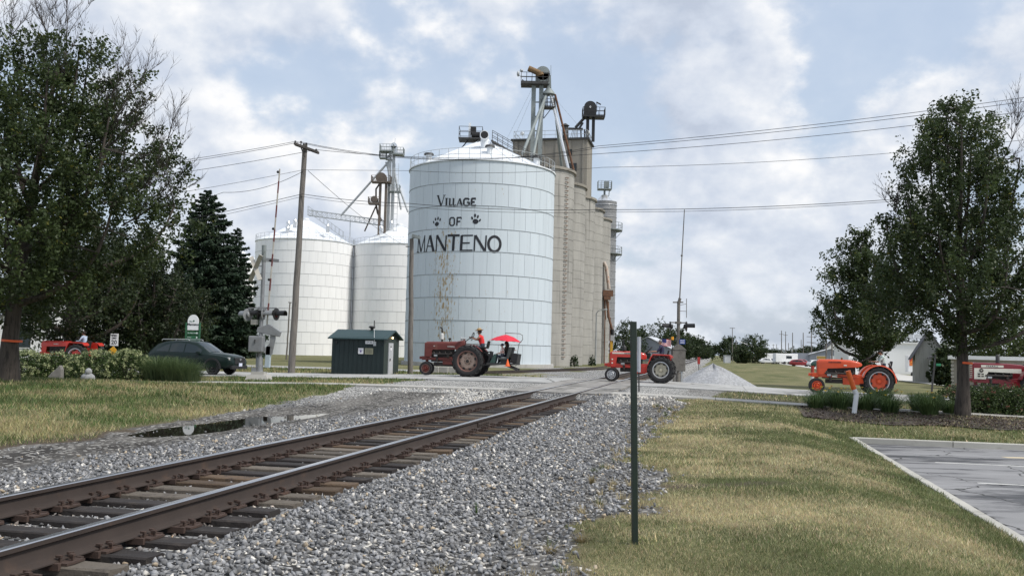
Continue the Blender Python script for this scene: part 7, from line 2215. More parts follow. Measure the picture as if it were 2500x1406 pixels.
pq_ = person('person', 'person in pale blue shirt driving the red tractor behind the shrubs', Vector((0, 0, 0)), 0, J, Rr, E_, [M['skin_tan'], M['pale_shirt'], M['jeans'], M['shoe']], None, hair_short, HANDS); put_on(pq_, t5, -.05, .0, 1.30)
tq = place('hood_lettering', text_mesh('FARMALL', .08, P['letters'], .002), t5); tq.location = (-1.75, -.226, 1.38); tq.rotation_euler = (R(90), 0, 0)

# ---------------------------------------------------------------- dark green car
M['car_green'] = mat('dark_green_car_paint', (.005, .014, .012), .28, .0, .06, 2, spec=.3)
M['car_black'] = mat('black_plastic_trim', (.014, .014, .015), .6, 0, .1, 4)


def car(name, label, loc, rz, paint, group=None, L_=4.72, H_=1.62, W_=1.90, detail=True):
    o = root(name, loc, label, 'car', group, rz)
    hw = W_ / 2; k = H_ / 1.62; q = L_ / 4.72
    # x, bottom, belt, top, half width belt, half width top
    St = [(.0, .52, .80, .92, .74, .66), (.06, .40, .86, 1.02, .84, .70), (.22, .34, .96, 1.20, .90, .66), (.55, .30, 1.02, 1.46, .935, .63), (1.0, .28, 1.03, 1.565, .95, .645), (1.7, .27, 1.02, 1.61, .95, .66), (2.3, .27, 1.01, 1.60, .95, .66), (2.7, .27, 1.005, 1.54, .95, .66), (3.05, .27, 1.0, 1.33, .95, .70), (3.42, .27, .99, 1.085, .945, .76), (3.6, .28, .975, 1.06, .94, .78), (4.1, .30, .93, 1.01, .925, .76), (4.45, .34, .86, .95, .89, .70), (4.62, .40, .76, .86, .82, .62), (4.70, .46, .66, .74, .72, .55)]
    St = [(x * q, zb * k, zm * k, zt * k, a * hw / .95, b2 * hw / .95) for x, zb, zm, zt, a, b2 in St]
    mb = MB(); rows = []
    for x, zb, zm, zt, wm, wt in St:
        half = [(wm * .80, zb), (wm * .97, zb + .10), (wm * 1.0, (zb + zm) / 2 + .06), (wm * .985, zm - .05), (wm * .955, zm), (wt + .02, zt - .075), (wt - .05, zt - .015), (wt * .5, zt + .012), (0, zt + .018)]
        rows.append([(x, -y, z) for y, z in half] + [(x, y, z) for y, z in reversed(half[:-1])])
    mb.grid(rows)
    for r in (rows[0], rows[-1]): mb.add(r, [tuple(range(len(r)))])
    mb.add([r[0] for r in rows] + [r[-1] for r in reversed(rows)], [tuple(range(2 * len(rows)))])
    body = mb.build('body', paint, o, True, clean=True)

    def side_pt(x, f, sd, off=.012):
        xs = [s_[0] for s_ in St]
        zm = np.interp(x, xs, [s_[2] for s_ in St]); zt = np.interp(x, xs, [s_[3] for s_ in St]) - .075; wm = np.interp(x, xs, [s_[4] for s_ in St]) * .955; wt = np.interp(x, xs, [s_[5] for s_ in St]) + .02
        return (x, sd * (wm + (wt - wm) * f + off), zm + (zt - zm) * f)
    for sd in (-1, 1):
        for (x0, x1, f00, f01, f10, f11) in ((.62, 1.30, .14, .45, .10, .90), (1.36, 2.12, .08, .92, .08, .94), (2.18, 3.08, .08, .94, .10, .80)):
            mb = MB(); rws = []
            for i in range(6):
                t = i / 5; x = (x0 + (x1 - x0) * t) * q
                fa = f00 + (f10 - f00) * t; fb = f01 + (f11 - f01) * min(1, t * 1.0)
                rws.append([side_pt(x, fa + (fb - fa) * j / 3, sd) for j in range(4)])
            mb.grid(rws); mb.build('side_window', M['glass'], o, True)  # front pane: opaque dark panel standing for the shade inside the car
    for (xa, xb, nm) in ((2.74, 3.40, 'windscreen'), (.52, .20, 'rear_window')):
        mb = MB(); rws = []
        for i in range(5):
            x = (xa + (xb - xa) * i / 4) * q
            xs = [s_[0] for s_ in St]; zt = np.interp(x, xs, [s_[3] for s_ in St]); wt = np.interp(x, xs, [s_[5] for s_ in St])
            rws.append([(x + (.012 if nm == 'windscreen' else -.012), wt * .9 * t, zt + .028 - .05 * t * t) for t in (-1, -.6, -.2, .2, .6, 1)])
        mb.grid(rws); mb.build(nm, M['glass'], o, True)
    for sd in (-1, 1):
        for x in (.93 * q, 3.72 * q):
            tyre_wheel(o, 'wheel', (x, sd * (hw - .14), .355 * k), .355 * k, .22, .245 * k, M['car_black'], M['car_black'], 0, .0, 7, .04, sd)
            mb = MB(); rws = []
            for i in range(13):
                a = R(-8 + 196 * i / 12); rws.append([(x + .385 * k * math.cos(a), sd * (hw - .10), .37 * k + .385 * k * math.sin(a)), (x + .385 * k * math.cos(a), sd * (hw + .012), .37 * k + .385 * k * math.sin(a)), (x + .47 * k * math.cos(a), sd * (hw + .008), .37 * k + .46 * k * math.sin(a)), (x + .47 * k * math.cos(a), sd * (hw - .1), .37 * k + .46 * k * math.sin(a))])
            mb.grid(rws); mb.build('wheel_arch', M['car_black'] if detail else paint, o, True)
        if detail:
            mb = MB(); mb.box((2.32 * q, sd * (hw + .0), .34), (1.9, .03, .16)); mb.build('sill_trim', M['car_black'], o)
            mb = MB(); mb.box((3.0, sd * (hw + .08), 1.06), (.16, .2, .13)); mb.build('door_mirror', paint, o, bevel=.03)
            mb = MB(); mb.tube([(.75, sd * .62, 1.60), (.8, sd * .62, 1.66), (2.2, sd * .63, 1.68), (2.3, sd * .63, 1.62)], .022, 6); mb.build('roof_rail', M['steel_grey'], o, True)
            for x in (1.52, 2.45):
                mb = MB(); mb.box((x, sd * (hw + .005), .86), (.2, .02, .03)); mb.build('door_handle', M['car_black'], o)
            mb = MB(); mb.box((4.42, sd * .72, .82), (.28, .18, .09), 0, (0, 0, sd * R(-28))); mb.build('headlight', glassmat('headlight_lens_%d' % sd, (.5, .52, .54), .1), o, bevel=.02)
            mb = MB(); mb.box((4.55, sd * .66, .55), (.14, .16, .2), 0, (0, 0, sd * R(-30))); mb.build('fog_lamp_surround', M['car_black'], o)
    if detail:
        mb = MB(); mb.box((4.69, 0, .70), (.07, 1.0, .3)); gr = mb.build('grille', M['car_black'], o, bevel=.02)
        mb = MB(); mb.cyl((4.73, 0, .76), (4.745, 0, .76), .06, n=16); mb.bar((4.74, -.09, .79), (4.74, 0, .74), .02, .02); mb.bar((4.74, .09, .79), (4.74, 0, .74), .02, .02); mb.build('badge', M['steel_bright'], gr)
        mb = MB(); mb.box((4.66, 0, .40), (.14, 1.5, .18)); bu = mb.build('bumper', M['car_black'], o, bevel=.03)
        mb = MB(); mb.box((4.75, .0, .52), (.02, .31, .15)); mb.build('number_plate', mat('plate_white_blue', (.62, .66, .8), .5), o)
    return o


gc = on_street(580, 44.3)
car1 = car('dark_green_car', 'dark green sport utility car waiting at the crossing behind the grass clump', gc - nvec * 4.75 - Vector((0, 0, .0)) + dvec * 0.0, -TH, M['car_green'])
car1.location.z = gz(44.3, -26) + .05; car1.scale = (1.03, 1.03, 1.06)
J, Rr, E_ = seated(-.02, {'n': (-.30, .26, -.36), 'f': (-.5, .3, .14)}, (-.38, .12, .05), (-.5, .13, -.3), .0)
pq_ = person('person', 'driver of the dark green car resting an arm on the open window', Vector((0, 0, 0)), 0, J, Rr, E_, [M['skin'], M['navy'], M['jeans'], M['shoe']], None, hair_short, HANDS)
p = Matrix.Translation(car1.location) @ Matrix.Rotation(-TH, 4, 'Z') @ Vector((2.28, -.62, .70)); pq_.location = p; pq_.rotation_euler = (0, 0, -TH + math.pi)
J2 = None
# the resting forearm shows on the sill
# far parked vehicles
P['carred'] = mat('far_car_red', (.28, .02, .025), .35, 0, .05, 2, coat=.5); P['carwhite'] = mat('far_car_white', (.68, .69, .7), .35, 0, .05, 2, coat=.5); P['cargreen'] = mat('far_car_green', (.015, .06, .04), .4, 0, .05)
for px, py, Y, rz, pt, lab in ((1950, 889, 205, -25, 'carred', 'red car parked before the grey workshop'), (1960, 888, 228, -30, 'carred', 'second red car just behind the parked red car'), (1996, 890, 200, 10, 'carwhite', 'white car parked left of the orange tractor hood'),
                               (2009, 892, 190, 20, 'cargreen', 'dark green vehicle parked beside the white car'), (1872, 885, 250, 0, 'carwhite', 'white car leftmost in the far row'), (1885, 884, 262, 5, 'carwhite', 'second white car in the far row')):
    p = at(px, py, Y); c_ = car('parked_car', lab, Vector((p.x - 2, p.y, gz(*sl_of(p)) )), R(rz), P[pt], 'far parked cars', 4.5, 1.5, 1.85, False)
for px, Y, lab, L_ in ((1917, 250, 'white box trailer nearest the tall poles', 6.0), (1902, 275, 'long white camper in the far row of vehicles', 10.0)):
    p = at(px, 884, Y); p.z = gz(*sl_of(p)); tr = root('white_trailer', p, lab, 'trailer', 'far white trailers', R(4))
    mb = MB(); mb.box((0, 0, 1.7), (L_, 2.3, 2.3)); mb.build('trailer_body', M['white'], tr, bevel=.1)
    for x in (-.6, .6):
        mb = MB(); mb.lathe([(.02, 0), (.2, 0), (.38, .02), (.38, .2), (.02, .22)], 16, 0, Matrix.Translation((x, -1.0, .38)) @ Matrix.Rotation(R(90), 4, 'X')); mb.build('wheel', M['rubber'], tr, True)
    mb = MB(); mb.box((L_ * .1, -1.16, 1.9), (L_ * .25, .04, .7)); mb.build('window', M['glass'], tr)
# ---------------------------------------------------------------- foliage
M['leaf'] = leafmat('broad_leaf', .32, .5)
M['needle'] = leafmat('conifer_needle', .12, .6)
M['bark'] = mat('grey_bark', (.075, .062, .052), .95, 0, .3, 4, .8, 14, (.035, .03, .026), .45, .65, 5, (3, 3, .5))
M['twig'] = mat('grey_twig', (.045, .038, .034), .9, 0, .2, 4)


def leaf_quads(C, size, col, up=.35, rs=None, asp=.62):
    """diamond-shaped leaves folded a little; C (n,3) centres"""
    rs = rs or rng
    n = len(C)
    nrm = rs.normal(size=(n, 3)); nrm[:, 2] += up; nrm /= np.linalg.norm(nrm, axis=1)[:, None]
    t = rs.normal(size=(n, 3)); t -= nrm * (t * nrm).sum(1)[:, None]; t /= np.linalg.norm(t, axis=1)[:, None]
    b = np.cross(nrm, t)
    s = (size * rs.uniform(.6, 1.35, n))[:, None]
    V = np.stack([C - t * s * .5, C + b * s * asp * .5 + nrm * s * .08, C + t * s * .5, C - b * s * asp * .5 + nrm * s * .08], 1).reshape(-1, 3)
    return V, np.arange(4 * n).reshape(n, 4), np.repeat(col, 4, 0)


def lump(a, z, k, seed):
    return 1 + .15 * np.sin(2 * a + seed + .3 * z) + .16 * np.sin(3 * a + 1.7 * seed + z * 1.3) + .15 * np.sin(5 * a - 2.3 * z + seed) + k


def tree(name, label, base, H, trunk_r, prof, nclump, nleaf, leaf, cdark, clight, fork=.25, clump=.38, lean=(0, 0), group=None, seed=1, nlimb=12, bare=(), hollow=.35, ribbon=None, vert=1.0, twigs=True, cat='tree'):
    """prof: (height, crown radius) pairs above the base. Limbs sweep up from the trunk; every clump of leaves hangs on its own twig."""
    rs = np.random.default_rng(seed); pr = random.Random(seed)
    o = root(name, base, label, cat, group)
    zs = np.array([p[0] for p in prof]); rs_ = np.array([p[1] for p in prof])
    # trunk
    tp = []; ztop = H * .86
    for i in range(9):
        t = i / 8
        tp.append(Vector((lean[0] * t ** 1.5 + .06 * math.sin(3 * t + seed) * (t > 0), lean[1] * t ** 1.5 + .05 * math.cos(4 * t + seed) * (t > 0), ztop * t)))
    rad = [trunk_r * (1.25 if i == 0 else 1.0) * (1 - .86 * (i / 8) ** .9) + .01 for i in range(9)]
    mb = MB(); mb.tube([tp[0] - Vector((0, 0, .15))] + tp, [trunk_r * 1.45] + rad, 12)

    def trunk_at(z):
        t = max(0, min(1, z / ztop)) * 8; i = min(7, int(t)); return tp[i].lerp(tp[i + 1], t - i)
    limbs = []
    for k in range(nlimb):
        z0 = H * (fork + (.62 - fork) * (k + pr.random()) / nlimb); a = k * 2.4 + pr.uniform(-.4, .4)
        z1 = min(zs[-1] * .97, z0 + H * pr.uniform(.18, .42)); rr = np.interp(z1, zs, rs_) * pr.uniform(.65, .98)
        p0 = trunk_at(z0); c = trunk_at(z1)
        p3 = Vector((c.x + rr * math.cos(a), c.y + rr * math.sin(a), z1))
        pts = []
        for j in range(7):
            t = j / 6
            q = p0.lerp(p3, t); q += Vector((p3.x - p0.x, p3.y - p0.y, 0)) * (.22 * math.sin(math.pi * t)) - Vector((0, 0, .08 * H * math.sin(math.pi * t) * .6)); pts.append(q)
        r0 = trunk_r * .42 * (1 - .5 * z0 / H)
        mb.tube(pts, [r0 * (1 - .8 * j / 6) + .008 for j in range(7)], 7); limbs += pts[2:]
    mb.build('trunk', M['bark'], o, True)
    limbs += [trunk_at(z) for z in np.linspace(H * max(fork, .2), ztop, 10)]
    LP = np.array([p[:] for p in limbs])
    # clumps
    z = rs.uniform(zs[0], zs[-1], nclump * 6); w = np.interp(z, zs, rs_); keep = rs.random(len(z)) < (w / rs_.max()) ** 1.4 + .04
    z = z[keep][:nclump]; w = np.interp(z, zs, rs_); n = len(z)
    a = rs.uniform(0, 2 * np.pi, n); rad_ = w * np.sqrt(rs.uniform(hollow ** 2, 1.0, n)) * lump(a, z, 0, seed)
    tx = np.array([trunk_at(q).x for q in z]); ty = np.array([trunk_at(q).y for q in z])
    CC = np.stack([tx + rad_ * np.cos(a), ty + rad_ * np.sin(a), z], -1)
    if twigs:
        tb = MB(); step = max(1, n // 170)
        for i in range(0, n, step):
            d = np.linalg.norm(LP - CC[i], axis=1) + .8 * np.maximum(0, LP[:, 2] - CC[i, 2]); q = Vector(LP[d.argmin()]); e = Vector(CC[i])
            m_ = q.lerp(e, .5) + Vector((0, 0, -.04)); tb.tube([q, m_, e], [.022, .014, .006], 4, caps=False)
        for (bx, by, bz, ux, uy, uz, L_) in bare:             # leafless limbs at the rim of the crown
            def br(p, d, ln, r, dep):
                q = p; pts = [p]; dd = d.copy()
                for j in range(4):
                    dd = (dd + Vector((pr.uniform(-.16, .16), pr.uniform(-.16, .16), pr.uniform(-.02, .14)))).normalized(); q = q + dd * ln / 4; pts.append(q)
                tb.tube(pts, [r * (1 - .18 * j) for j in range(5)], 4 if r > .01 else 3, caps=False)
                if dep:
                    for j in range(7 if dep > 1 else 5):
                        k_ = pr.randint(1, 4); nd = (dd + Vector((pr.uniform(-.85, .85), pr.uniform(-.85, .85), pr.uniform(-.15, .6)))).normalized(); br(pts[k_], nd, ln * pr.uniform(.38, .62), max(.0055, r * .52), dep - 1)
            br(Vector((bx, by, bz)), Vector((ux, uy, uz)).normalized(), L_, .028, 3)
        tag(tb.build('twigs', M['twig'], o), kind='stuff')
    per = np.maximum(3, (nleaf / n * rs.uniform(.4, 1.7, n)).astype(int)); idx = np.repeat(np.arange(n), per); m_ = len(idx)
    sg = clump * rs.uniform(.6, 1.3, n)
    # each clump is a leafy shoot: leaves set round a short stem that sweeps outward and up
    out = np.stack([np.cos(a) * .55, np.sin(a) * .55, np.full(n, .75 * vert)], -1) + rs.normal(size=(n, 3)) * .38; out /= np.linalg.norm(out, axis=1)[:, None]
    u = rs.uniform(-1, 1, m_); sc = np.clip(rs.normal(size=(m_, 3)), -1.5, 1.5)
    P_ = CC[idx] + out[idx] * (u * sg[idx] * 1.7)[:, None] + sc * (sg[idx] * .50 * np.clip(1.15 - .7 * np.abs(u) ** 2, .2, 1))[:, None]
    shade = rs.uniform(0, 1, n)[idx] * .6 + rs.random(m_) * .4
    col = np.array(cdark)[None] * (1 - shade[:, None]) + np.array(clight)[None] * shade[:, None]
    yl = rs.random(m_) < .03; col[yl] = col[yl] * np.array([2.2, 1.5, .9])
    V, F, Cc = leaf_quads(P_, leaf, col, .35, rs)
    me = bulk('crown', V, F, M['leaf'], Cc); place('crown', me, o)
    if ribbon:
        z_, m2 = ribbon; mb = MB(); c = trunk_at(z_); r2 = trunk_r * (1 - .86 * (z_ / ztop) ** .9) + .05
        mb.lathe([(r2, z_ - .035), (r2 + .012, z_ - .03), (r2 + .012, z_ + .03), (r2, z_ + .035)], 20, 0, Matrix.Translation((c.x, c.y, 0)) @ Matrix.Rotation(.05, 4, 'Y')); mb.build('marking_tape', m2, o)
    return o


def spruce(name, label, base, H, Rb, n, seed, cd=(.012, .026, .014), cl=(.03, .055, .028), group=None):
    rs = np.random.default_rng(seed)
    o = root(name, base, label, 'tree', group)
    mb = MB(); mb.tube([(0, 0, -.2), (0, 0, H * .5), (0, 0, H * .97)], [H * .018, H * .011, .02], 10); mb.build('trunk', M['bark'], o, True)
    Vs = []; Cs = []; bm_ = MB()
    nb = int(H * 9)
    P_ = []; S_ = []; D_ = []
    for i in range(nb):
        t = (i + rs.random()) / nb; z = H * (.06 + .93 * t ** .95); L_ = (Rb * (1 - t) ** .62 * rs.uniform(.66, 1.12) + .12)
        a = i * 2.399 + rs.uniform(-.4, .4); d = np.array([np.cos(a), np.sin(a), 0])
        droop = .30 * (1 - t) + .05
        k = max(6, int(n / nb * (.35 + 1.3 * (1 - t))))
        u = rs.uniform(.12, 1, k) ** .75
        side = np.array([-d[1], d[0], 0]); sp_ = rs.normal(size=k) * .13 * L_ * (1.1 - u * .6)
        q = d[None] * (u * L_)[:, None] + side[None] * sp_[:, None]
        q[:, 2] += z - droop * L_ * u + .16 * L_ * u ** 3 - np.abs(rs.normal(size=k)) * .06 * L_ - .10 * np.abs(sp_)
        P_.append(q); S_.append(np.full(k, .50 * (.6 + .5 * (1 - t)))); D_.append(np.tile(d, (k, 1)))
        if i % 3 == 0: bm_.tube([(0, 0, z), tuple(d * L_ * .55 + np.array([0, 0, z - droop * L_ * .5])), tuple(d * L_ * .95 + np.array([0, 0, z - droop * L_ * .8]))], [.05, .03, .01], 4, caps=False)
    tag(bm_.build('branches', M['bark'], o), kind='stuff')
    P_ = np.concatenate(P_); S_ = np.concatenate(S_) * rs.uniform(.6, 1.3, sum(len(x) for x in S_)); D_ = np.concatenate(D_); m_ = len(P_)
    t = D_ * .7 + rs.normal(size=(m_, 3)) * .55; t[:, 2] -= .25; t /= np.linalg.norm(t, axis=1)[:, None]
    nn = rs.normal(size=(m_, 3)); nn[:, 2] += .6; b = np.cross(nn, t); b /= np.linalg.norm(b, axis=1)[:, None]
    s = S_[:, None]
    V = np.stack([P_ - t * s * .5, P_ + b * s * .24, P_ + t * s * .6, P_ - b * s * .24], 1).reshape(-1, 3)
    sh = rs.random((m_, 1)); col = np.array(cd)[None] * (1 - sh) + np.array(cl)[None] * sh
    me = bulk('crown', V, np.arange(4 * m_).reshape(m_, 4), M['needle'], np.repeat(col, 4, 0)); place('crown', me, o)
    return o


TAPE = mat('orange_marking_tape', (.75, .12, .03), .5)
CD, CL = (.022, .037, .013), (.074, .106, .036)
gL = on_ground(20, 28.9)
tree('ash_tree', 'large thinning tree at the left edge with bare top branches and orange tape', gL, 11.3, .27,
     [(2.0, .9), (2.6, 2.4), (3.4, 3.6), (4.6, 4.3), (5.6, 4.5), (6.4, 4.4), (7.2, 3.7), (8.2, 2.8), (9.2, 2.3), (10.0, 1.7), (10.7, .8)], 900, 86000, .115, CD, CL, .2, .29, (.9, 0), seed=4, nlimb=15, hollow=.25,
     bare=[(2.2, -.4, 6.6, .75, -.1, .7, 2.5), (2.6, .2, 6.2, .9, .0, .45, 2.4), (1.9, .3, 7.2, .5, .1, .95, 2.6), (1.4, -.3, 8.0, .25, 0, 1, 2.6), (.6, .3, 8.6, .0, .1, 1, 2.4), (2.9, -.2, 5.4, .9, -.1, .5, 2.2), (1.8, .6, 8.2, .55, .2, .8, 2.0), (.2, -.5, 8.4, -.3, -.1, 1, 2.2), (3.2, .1, 4.9, 1, .1, .5, 2.0), (1.0, .2, 8.8, .15, .0, 1, 2.5), (2.4, -.6, 7.0, .7, -.2, .75, 2.4)], ribbon=(1.25, TAPE))
gR = on_ground(2350, 29.9)
tree('pear_tree', 'tall dense tree at right with orange tape round its trunk beside the daylilies', gR, 10.1, .20,
     [(2.2, .4), (2.7, 1.2), (3.3, 2.4), (4.0, 2.85), (5.0, 2.75), (6.0, 2.35), (7.0, 2.1), (8.0, 1.85), (8.8, 1.6), (9.5, 1.1), (10.1, .4)], 760, 66000, .10, CD, CL, .2, .25, (0, 0), seed=9, nlimb=18, hollow=.2,
     bare=[(1.0, -.3, 7.6, .35, 0, 1, 1.8), (1.5, .1, 7.0, .5, 0, 1, 1.7), (-1.9, -.2, 5.8, -.5, 0, .9, 1.0)], ribbon=(1.70, TAPE), vert=1.25)
gS = on_ground(2120, 60)
tree('pear_tree', 'smaller tree standing behind the orange tractor on the far side of the street', gS, 10.2, .30,
     [(1.0, .5), (1.8, .7), (2.4, 1.1), (3.1, 2.4), (4.0, 3.2), (5.2, 2.9), (6.4, 2.5), (7.6, 2.0), (8.6, 1.4), (9.5, .8), (10.2, .2)], 420, 32000, .165, CD, CL, .16, .34, (-.6, 0), seed=12, nlimb=14, hollow=.2, vert=1.15)
g = on_ground(166, 57)
tree('maple_tree', 'broad low-branched tree behind the red tractor on the left', g, 10, .38,
     [(1.5, 2.2), (2.0, 3.6), (3.0, 4.6), (4.2, 5.0), (5.6, 4.6), (7.2, 3.6), (9.0, 1.8), (10, .4)], 420, 26000, .20, (.014, .024, .009), (.045, .066, .022), .14, .45, (0, 0), seed=21, nlimb=14, hollow=.3)
g = on_ground(365, 60)
tree('juniper_tree', 'dark bushy evergreen reaching the ground left of the wayfinding sign', g, 7.6, .22,
     [(.1, 1.5), (.8, 2.2), (2.0, 2.4), (3.4, 2.5), (5, 2.2), (6.4, 1.4), (7.6, .3)], 300, 20000, .17, (.013, .024, .010), (.042, .062, .022), .08, .34, (0, 0), seed=25, nlimb=8, hollow=.3)
g = on_ground(262, 63)
tree('juniper_tree', 'dark bushy evergreen behind the speed limit sign', g, 9.4, .24,
     [(.1, 1.6), (1.0, 2.2), (2.4, 2.6), (4, 2.7), (6, 2.4), (8, 1.5), (9.4, .3)], 300, 18000, .18, (.013, .022, .009), (.040, .058, .021), .08, .36, (0, 0), seed=27, nlimb=8, hollow=.3)
g = on_ground(430, 84)
tree('juniper_tree', 'round dark evergreen between the bushy evergreen and the tall spruce', g, 8.5, .24,
     [(.1, 2.0), (1.2, 3.0), (3, 3.4), (5, 3.0), (7, 1.8), (8.5, .3)], 240, 14000, .22, (.013, .023, .010), (.042, .060, .022), .08, .4, (0, 0), seed=29, nlimb=8, hollow=.3)
g = on_ground(541, 108)
spruce('spruce_tree', 'tall dark spruce standing left of the white bins', Vector((at(497, 700, 108).x, 108, g.z)), 19.4, 6.8, 95000, 3)
g = on_ground(590, 122)
spruce('spruce_tree', 'shorter spruce peeking out behind the right side of the tall spruce', Vector((at(574, 700, 122).x, 122, g.z)), 16.8, 4.3, 36000, 5)
spruce('spruce_tree', 'distant pointed spruce above the grey workshop', Vector((at(2010, 880, 292).x, 292, -.6)), 8.6, 3.2, 3500, 6)
g = on_ground(345, 92)
spruce('spruce_tree', 'pale spruce showing between the left tree and the tall spruce', Vector((at(345, 700, 92).x, 92, g.z)), 13.5, 3.6, 9000, 8, (.03, .05, .035), (.07, .10, .07))

far = [(1528, 785, 190, 44, 'loose-crowned tree beside the yellow dryer legs'), (1565, 800, 215, 26, 'small tree between the loose-crowned tree and the big rounded one'), (1612, 787, 235, 50, 'big rounded tree behind the second tractor'), (1655, 806, 260, 40, 'tree just left of the far crossing signal mast'), (1682, 816, 300, 36, 'tree just right of the far crossing signal mast'), (1706, 828, 330, 30, 'tree shrinking towards the railway gap'), (1724, 842, 370, 20, 'low tree at the left lip of the railway gap'),
       (1778, 824, 305, 38, 'rounded tree at the right lip of the railway gap'), (1838, 821, 262, 42, 'rounded tree with dense dark crown behind the lamp pole'), (1812, 846, 240, 24, 'lighter low tree in front of the two rounded trees'), (1868, 852, 420, 20, 'very distant tree left of the thin pole row'), (1890, 856, 470, 26, 'very distant low trees behind the thin poles'), (1938, 858, 380, 34, 'distant trees behind the white trailers'), (1975, 848, 330, 32, 'distant dark trees left of the workshop'), (2004, 846, 310, 34, 'distant dark trees behind the workshop roof'),
       (2068, 852, 320, 18, 'distant bush right of the workshop'), (2195, 818, 165, 62, 'dark tree behind the white hall'), (2262, 822, 150, 44, 'dark tree behind the steep barn'), (2465, 745, 84, 120, 'lighter green tree behind the tan building at the right edge'), (2310, 850, 74, 34, 'young leafy tree in front of the low pale shed'), (60, 690, 105, 110, 'tree behind the white house'), (240, 640, 120, 110, 'tree far behind the speed limit sign'), (430, 690, 150, 70, 'tree far behind the dark evergreens')]
for k, (px, ytop, Y, rpx, lab) in enumerate(far):
    g = on_ground(px, Y); H = at(px, ytop, Y).z - g.z; rr = rpx / 2300 * Y
    lf = .42 * Y / 250 if Y > 130 else .26
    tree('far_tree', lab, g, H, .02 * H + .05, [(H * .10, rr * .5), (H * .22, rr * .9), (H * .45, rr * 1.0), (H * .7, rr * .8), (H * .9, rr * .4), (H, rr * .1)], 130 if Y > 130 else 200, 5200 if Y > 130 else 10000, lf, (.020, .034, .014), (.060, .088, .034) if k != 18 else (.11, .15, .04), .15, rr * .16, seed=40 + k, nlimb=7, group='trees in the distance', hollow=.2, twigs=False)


# ---------------------------------------------------------------- shrubs and border plants
def shrub(name, label, base, rx, ry, h, n, leaf, cd, cl, seed, flower=None, nf=0, fr=.05, group=None):
    rs = np.random.default_rng(seed); o = root(name, base, label, 'shrub', group)
    a = rs.uniform(0, 2 * np.pi, n); p = np.arccos(rs.uniform(-.1, 1, n)); k = rs.uniform(.72, 1.03, n) * (1 + .10 * np.sin(5 * a + seed) + .08 * np.sin(9 * a + 3 * p))
    C = np.stack([rx * k * np.sin(p) * np.cos(a), ry * k * np.sin(p) * np.sin(a), h * (.12 + .88 * k * np.clip(np.cos(p), 0, 1))], -1) + rs.normal(size=(n, 3)) * .04
    sh = rs.random((n, 1)); col = np.array(cd)[None] * (1 - sh) + np.array(cl)[None] * sh
    V, F, Cc = leaf_quads(C, leaf, col, .5, rs); place('foliage', bulk('foliage', V, F, M['leaf'], Cc), o)
    mb = MB()
    for i in range(14):
        b = rs.uniform(0, 6.28); q = rs.uniform(.3, .8); mb.tube([(0, 0, -.05), (rx * q * .5 * math.cos(b), ry * q * .5 * math.sin(b), h * .4), (rx * q * math.cos(b), ry * q * math.sin(b), h * .78)], [.02, .014, .006], 5)
    mb.build('stems', M['bark'], o, True)
    if flower is not None:
        a = rs.uniform(0, 2 * np.pi, nf); p = np.arccos(rs.uniform(.05, 1, nf)); kk = 1.0 + .06 * np.sin(5 * a + seed)
        FC = np.stack([rx * kk * np.sin(p) * np.cos(a), ry * kk * np.sin(p) * np.sin(a), h * (.12 + .9 * np.cos(p))], -1)
        per = 26; C = np.repeat(FC, per, 0) + rs.normal(size=(nf * per, 3)) * fr * .55
        col = np.array(flower)[None] * rs.uniform(.75, 1.15, (len(C), 1)); V, F, Cc = leaf_quads(C, fr * .75, col, .5, rs, .9)
        tag(place('flower_heads', bulk('flower_heads', V, F, M['leaf'], Cc), o), kind='stuff')
    return o


HYD = ((.022, .042, .012), (.075, .12, .032)); FLW = (.44, .48, .26)
for k, (px, Y, rx, h, lab) in enumerate(((62, 38.2, 1.05, 1.15, 'flowering pale-headed shrub right beside the big left trunk'), (140, 38.6, 1.15, 1.12, 'flowering shrub behind the pointed standing stone'), (235, 38.2, 1.25, 1.22, 'flowering shrub in the middle of the left border'), (312, 38.0, 1.0, 1.25, 'flowering shrub at the right end of the left border beside the tall grass'), (185, 39.8, 1.0, 1.0, 'flowering shrub at the back of the left border'))):
    shrub('hydrangea_bush', lab, on_ground(px, Y), rx, .9, h, 3600, .085, *HYD, 60 + k, FLW, 120, .065, 'flowering shrubs in the left border')
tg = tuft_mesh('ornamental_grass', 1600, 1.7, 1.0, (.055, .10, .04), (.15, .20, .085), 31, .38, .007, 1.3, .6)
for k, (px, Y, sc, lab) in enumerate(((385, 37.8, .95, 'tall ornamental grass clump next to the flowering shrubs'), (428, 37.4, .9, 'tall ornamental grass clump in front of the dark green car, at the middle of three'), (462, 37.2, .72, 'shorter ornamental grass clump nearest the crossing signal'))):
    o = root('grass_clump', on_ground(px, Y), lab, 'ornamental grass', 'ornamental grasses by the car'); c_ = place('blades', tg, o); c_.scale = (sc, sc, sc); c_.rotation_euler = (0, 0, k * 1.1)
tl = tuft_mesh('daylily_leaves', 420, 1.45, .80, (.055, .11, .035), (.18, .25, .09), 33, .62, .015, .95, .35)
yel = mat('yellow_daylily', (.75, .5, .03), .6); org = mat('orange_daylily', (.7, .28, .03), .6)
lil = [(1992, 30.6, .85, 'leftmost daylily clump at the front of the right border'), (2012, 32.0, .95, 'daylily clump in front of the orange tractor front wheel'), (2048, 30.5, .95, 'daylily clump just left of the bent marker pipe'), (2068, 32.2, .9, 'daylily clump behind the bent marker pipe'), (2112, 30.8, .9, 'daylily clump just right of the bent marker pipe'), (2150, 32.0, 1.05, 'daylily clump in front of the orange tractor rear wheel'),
       (2172, 30.2, .95, 'front daylily clump between the pipe and the leaning post'), (2245, 31.4, 1.0, 'daylily clump at the foot of the leaning sign post'), (2268, 30.0, 1.0, 'front daylily clump left of the taped right tree'), (2318, 30.8, .8, 'daylily clump touching the taped right tree')]
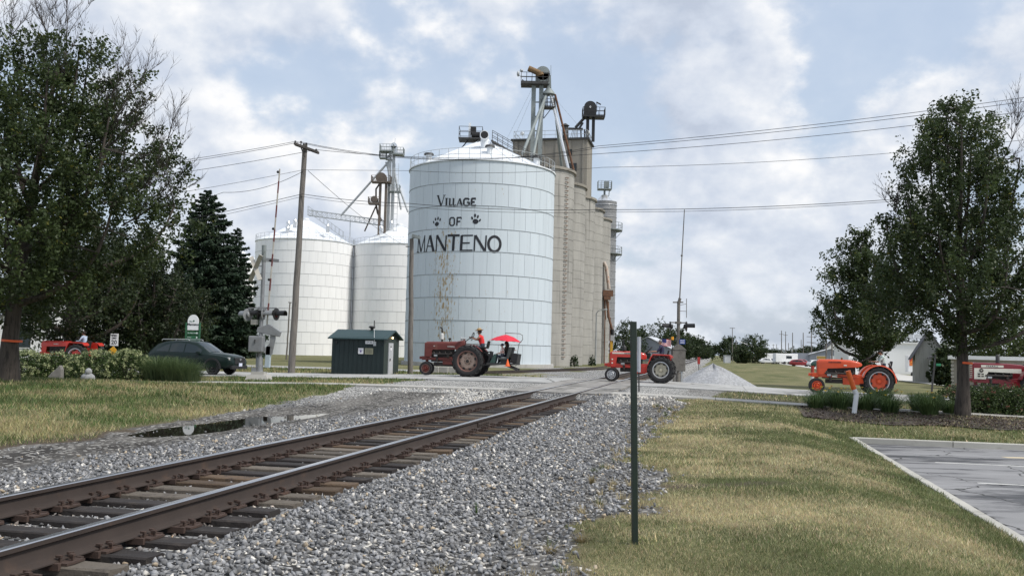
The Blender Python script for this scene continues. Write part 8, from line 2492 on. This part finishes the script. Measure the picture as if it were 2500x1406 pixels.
for k, (px, Y, sc, lab) in enumerate(lil):
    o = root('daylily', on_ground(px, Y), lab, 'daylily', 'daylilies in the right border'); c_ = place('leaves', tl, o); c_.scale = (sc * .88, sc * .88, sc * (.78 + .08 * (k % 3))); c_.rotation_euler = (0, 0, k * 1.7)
    rr_ = random.Random(k)
    for j in range(3):
        a = rr_.uniform(0, 6.28); x, y, z = .45 * math.cos(a), .45 * math.sin(a) - .2, .55 + rr_.uniform(0, .18)
        mb = MB(); mb.tube([(x * .3, y * .3, 0), (x * .7, y * .7, z * .7), (x, y, z)], .006, 5); st_ = mb.build('stalk', M['blade'] if False else mat('green_stalk', (.06, .1, .03), .7) if (k, j) == (0, 0) else bpy.data.materials['green_stalk'], o)
        mb = MB()
        for q in range(6):
            b = 1.047 * q; mb.add([(x, y, z), (x + .05 * math.cos(b - .3), y + .05 * math.sin(b - .3), z + .04), (x + .085 * math.cos(b), y + .085 * math.sin(b), z + .03), (x + .05 * math.cos(b + .3), y + .05 * math.sin(b + .3), z + .04)], [(0, 1, 2, 3)])
        mb.build('bloom', yel if rr_.random() < .75 else org, st_)
SP = ((.028, .05, .016), (.085, .125, .04))
for k, (px, Y, rx, h, lab) in enumerate(((2345, 32.8, .95, .95, 'leafy green shrub right behind the taped tree trunk'), (2405, 32.2, 1.0, .95, 'leafy green shrub in front of the burgundy tractor nose'), (2460, 31.8, 1.0, 1.0, 'leafy green shrub before the burgundy tractor engine'), (2520, 31.6, 1.0, 1.05, 'leafy green shrub at the very right edge'))):
    shrub('spirea_bush', lab, on_ground(px, Y), rx, .8, h, 3400, .075, *SP, 80 + k, (.30, .13, .10) if k % 2 == 0 else None, 45, .035, 'leafy shrubs in the right border')
# small weeds at the silo foot
for k, (px, Y, lab) in enumerate(((1402, 100, 'small dark bush at the foot of the first concrete silo'), (1445, 112, 'small dark bush at the foot of the second concrete silo'))):
    shrub('foot_bush', lab, on_ground(px, Y), .45, .45, 1.2, 260, .2, (.015, .03, .012), (.05, .08, .03), 90 + k)
# bark mulch under the right border
M['mulch'] = mat('dark_bark_mulch', (.045, .035, .03), .95, 0, .4, 12, 1.0, 25, (.10, .08, .065), .5, .65, 18)
rows = []
for i in range(30):
    l = 2.6 + i * .42
    rows.append([SL(s_, l, float(zf(s_, l)) + .035) for s_ in (29.3 + .25 * math.sin(i * .9), 30.4, 31.6, 32.75)])
mb = MB(); mb.grid(rows); tag(mb.build('mulch_path', M['mulch'], None, True), kind='structure')
P_m = []; nm_ = 5200
s_ = rng.uniform(29.3, 32.7, nm_); l_ = rng.uniform(2.7, 14.5, nm_)
Pm = np.stack([s_ * DX + l_ * NX, s_ * DY + l_ * NY, zf(s_, l_) + .045], -1)
V, F, Cc = leaf_quads(Pm, .10, np.array([[.06, .045, .036]]) * rng.uniform(.4, 2.2, (nm_, 1)), 2.0, rng, .4)
tag(place('bark_mulch', bulk('bark_mulch', V, F, M['leaf'], Cc)), 'dark bark mulch chips under the right border plants', 'mulch', kind='stuff')
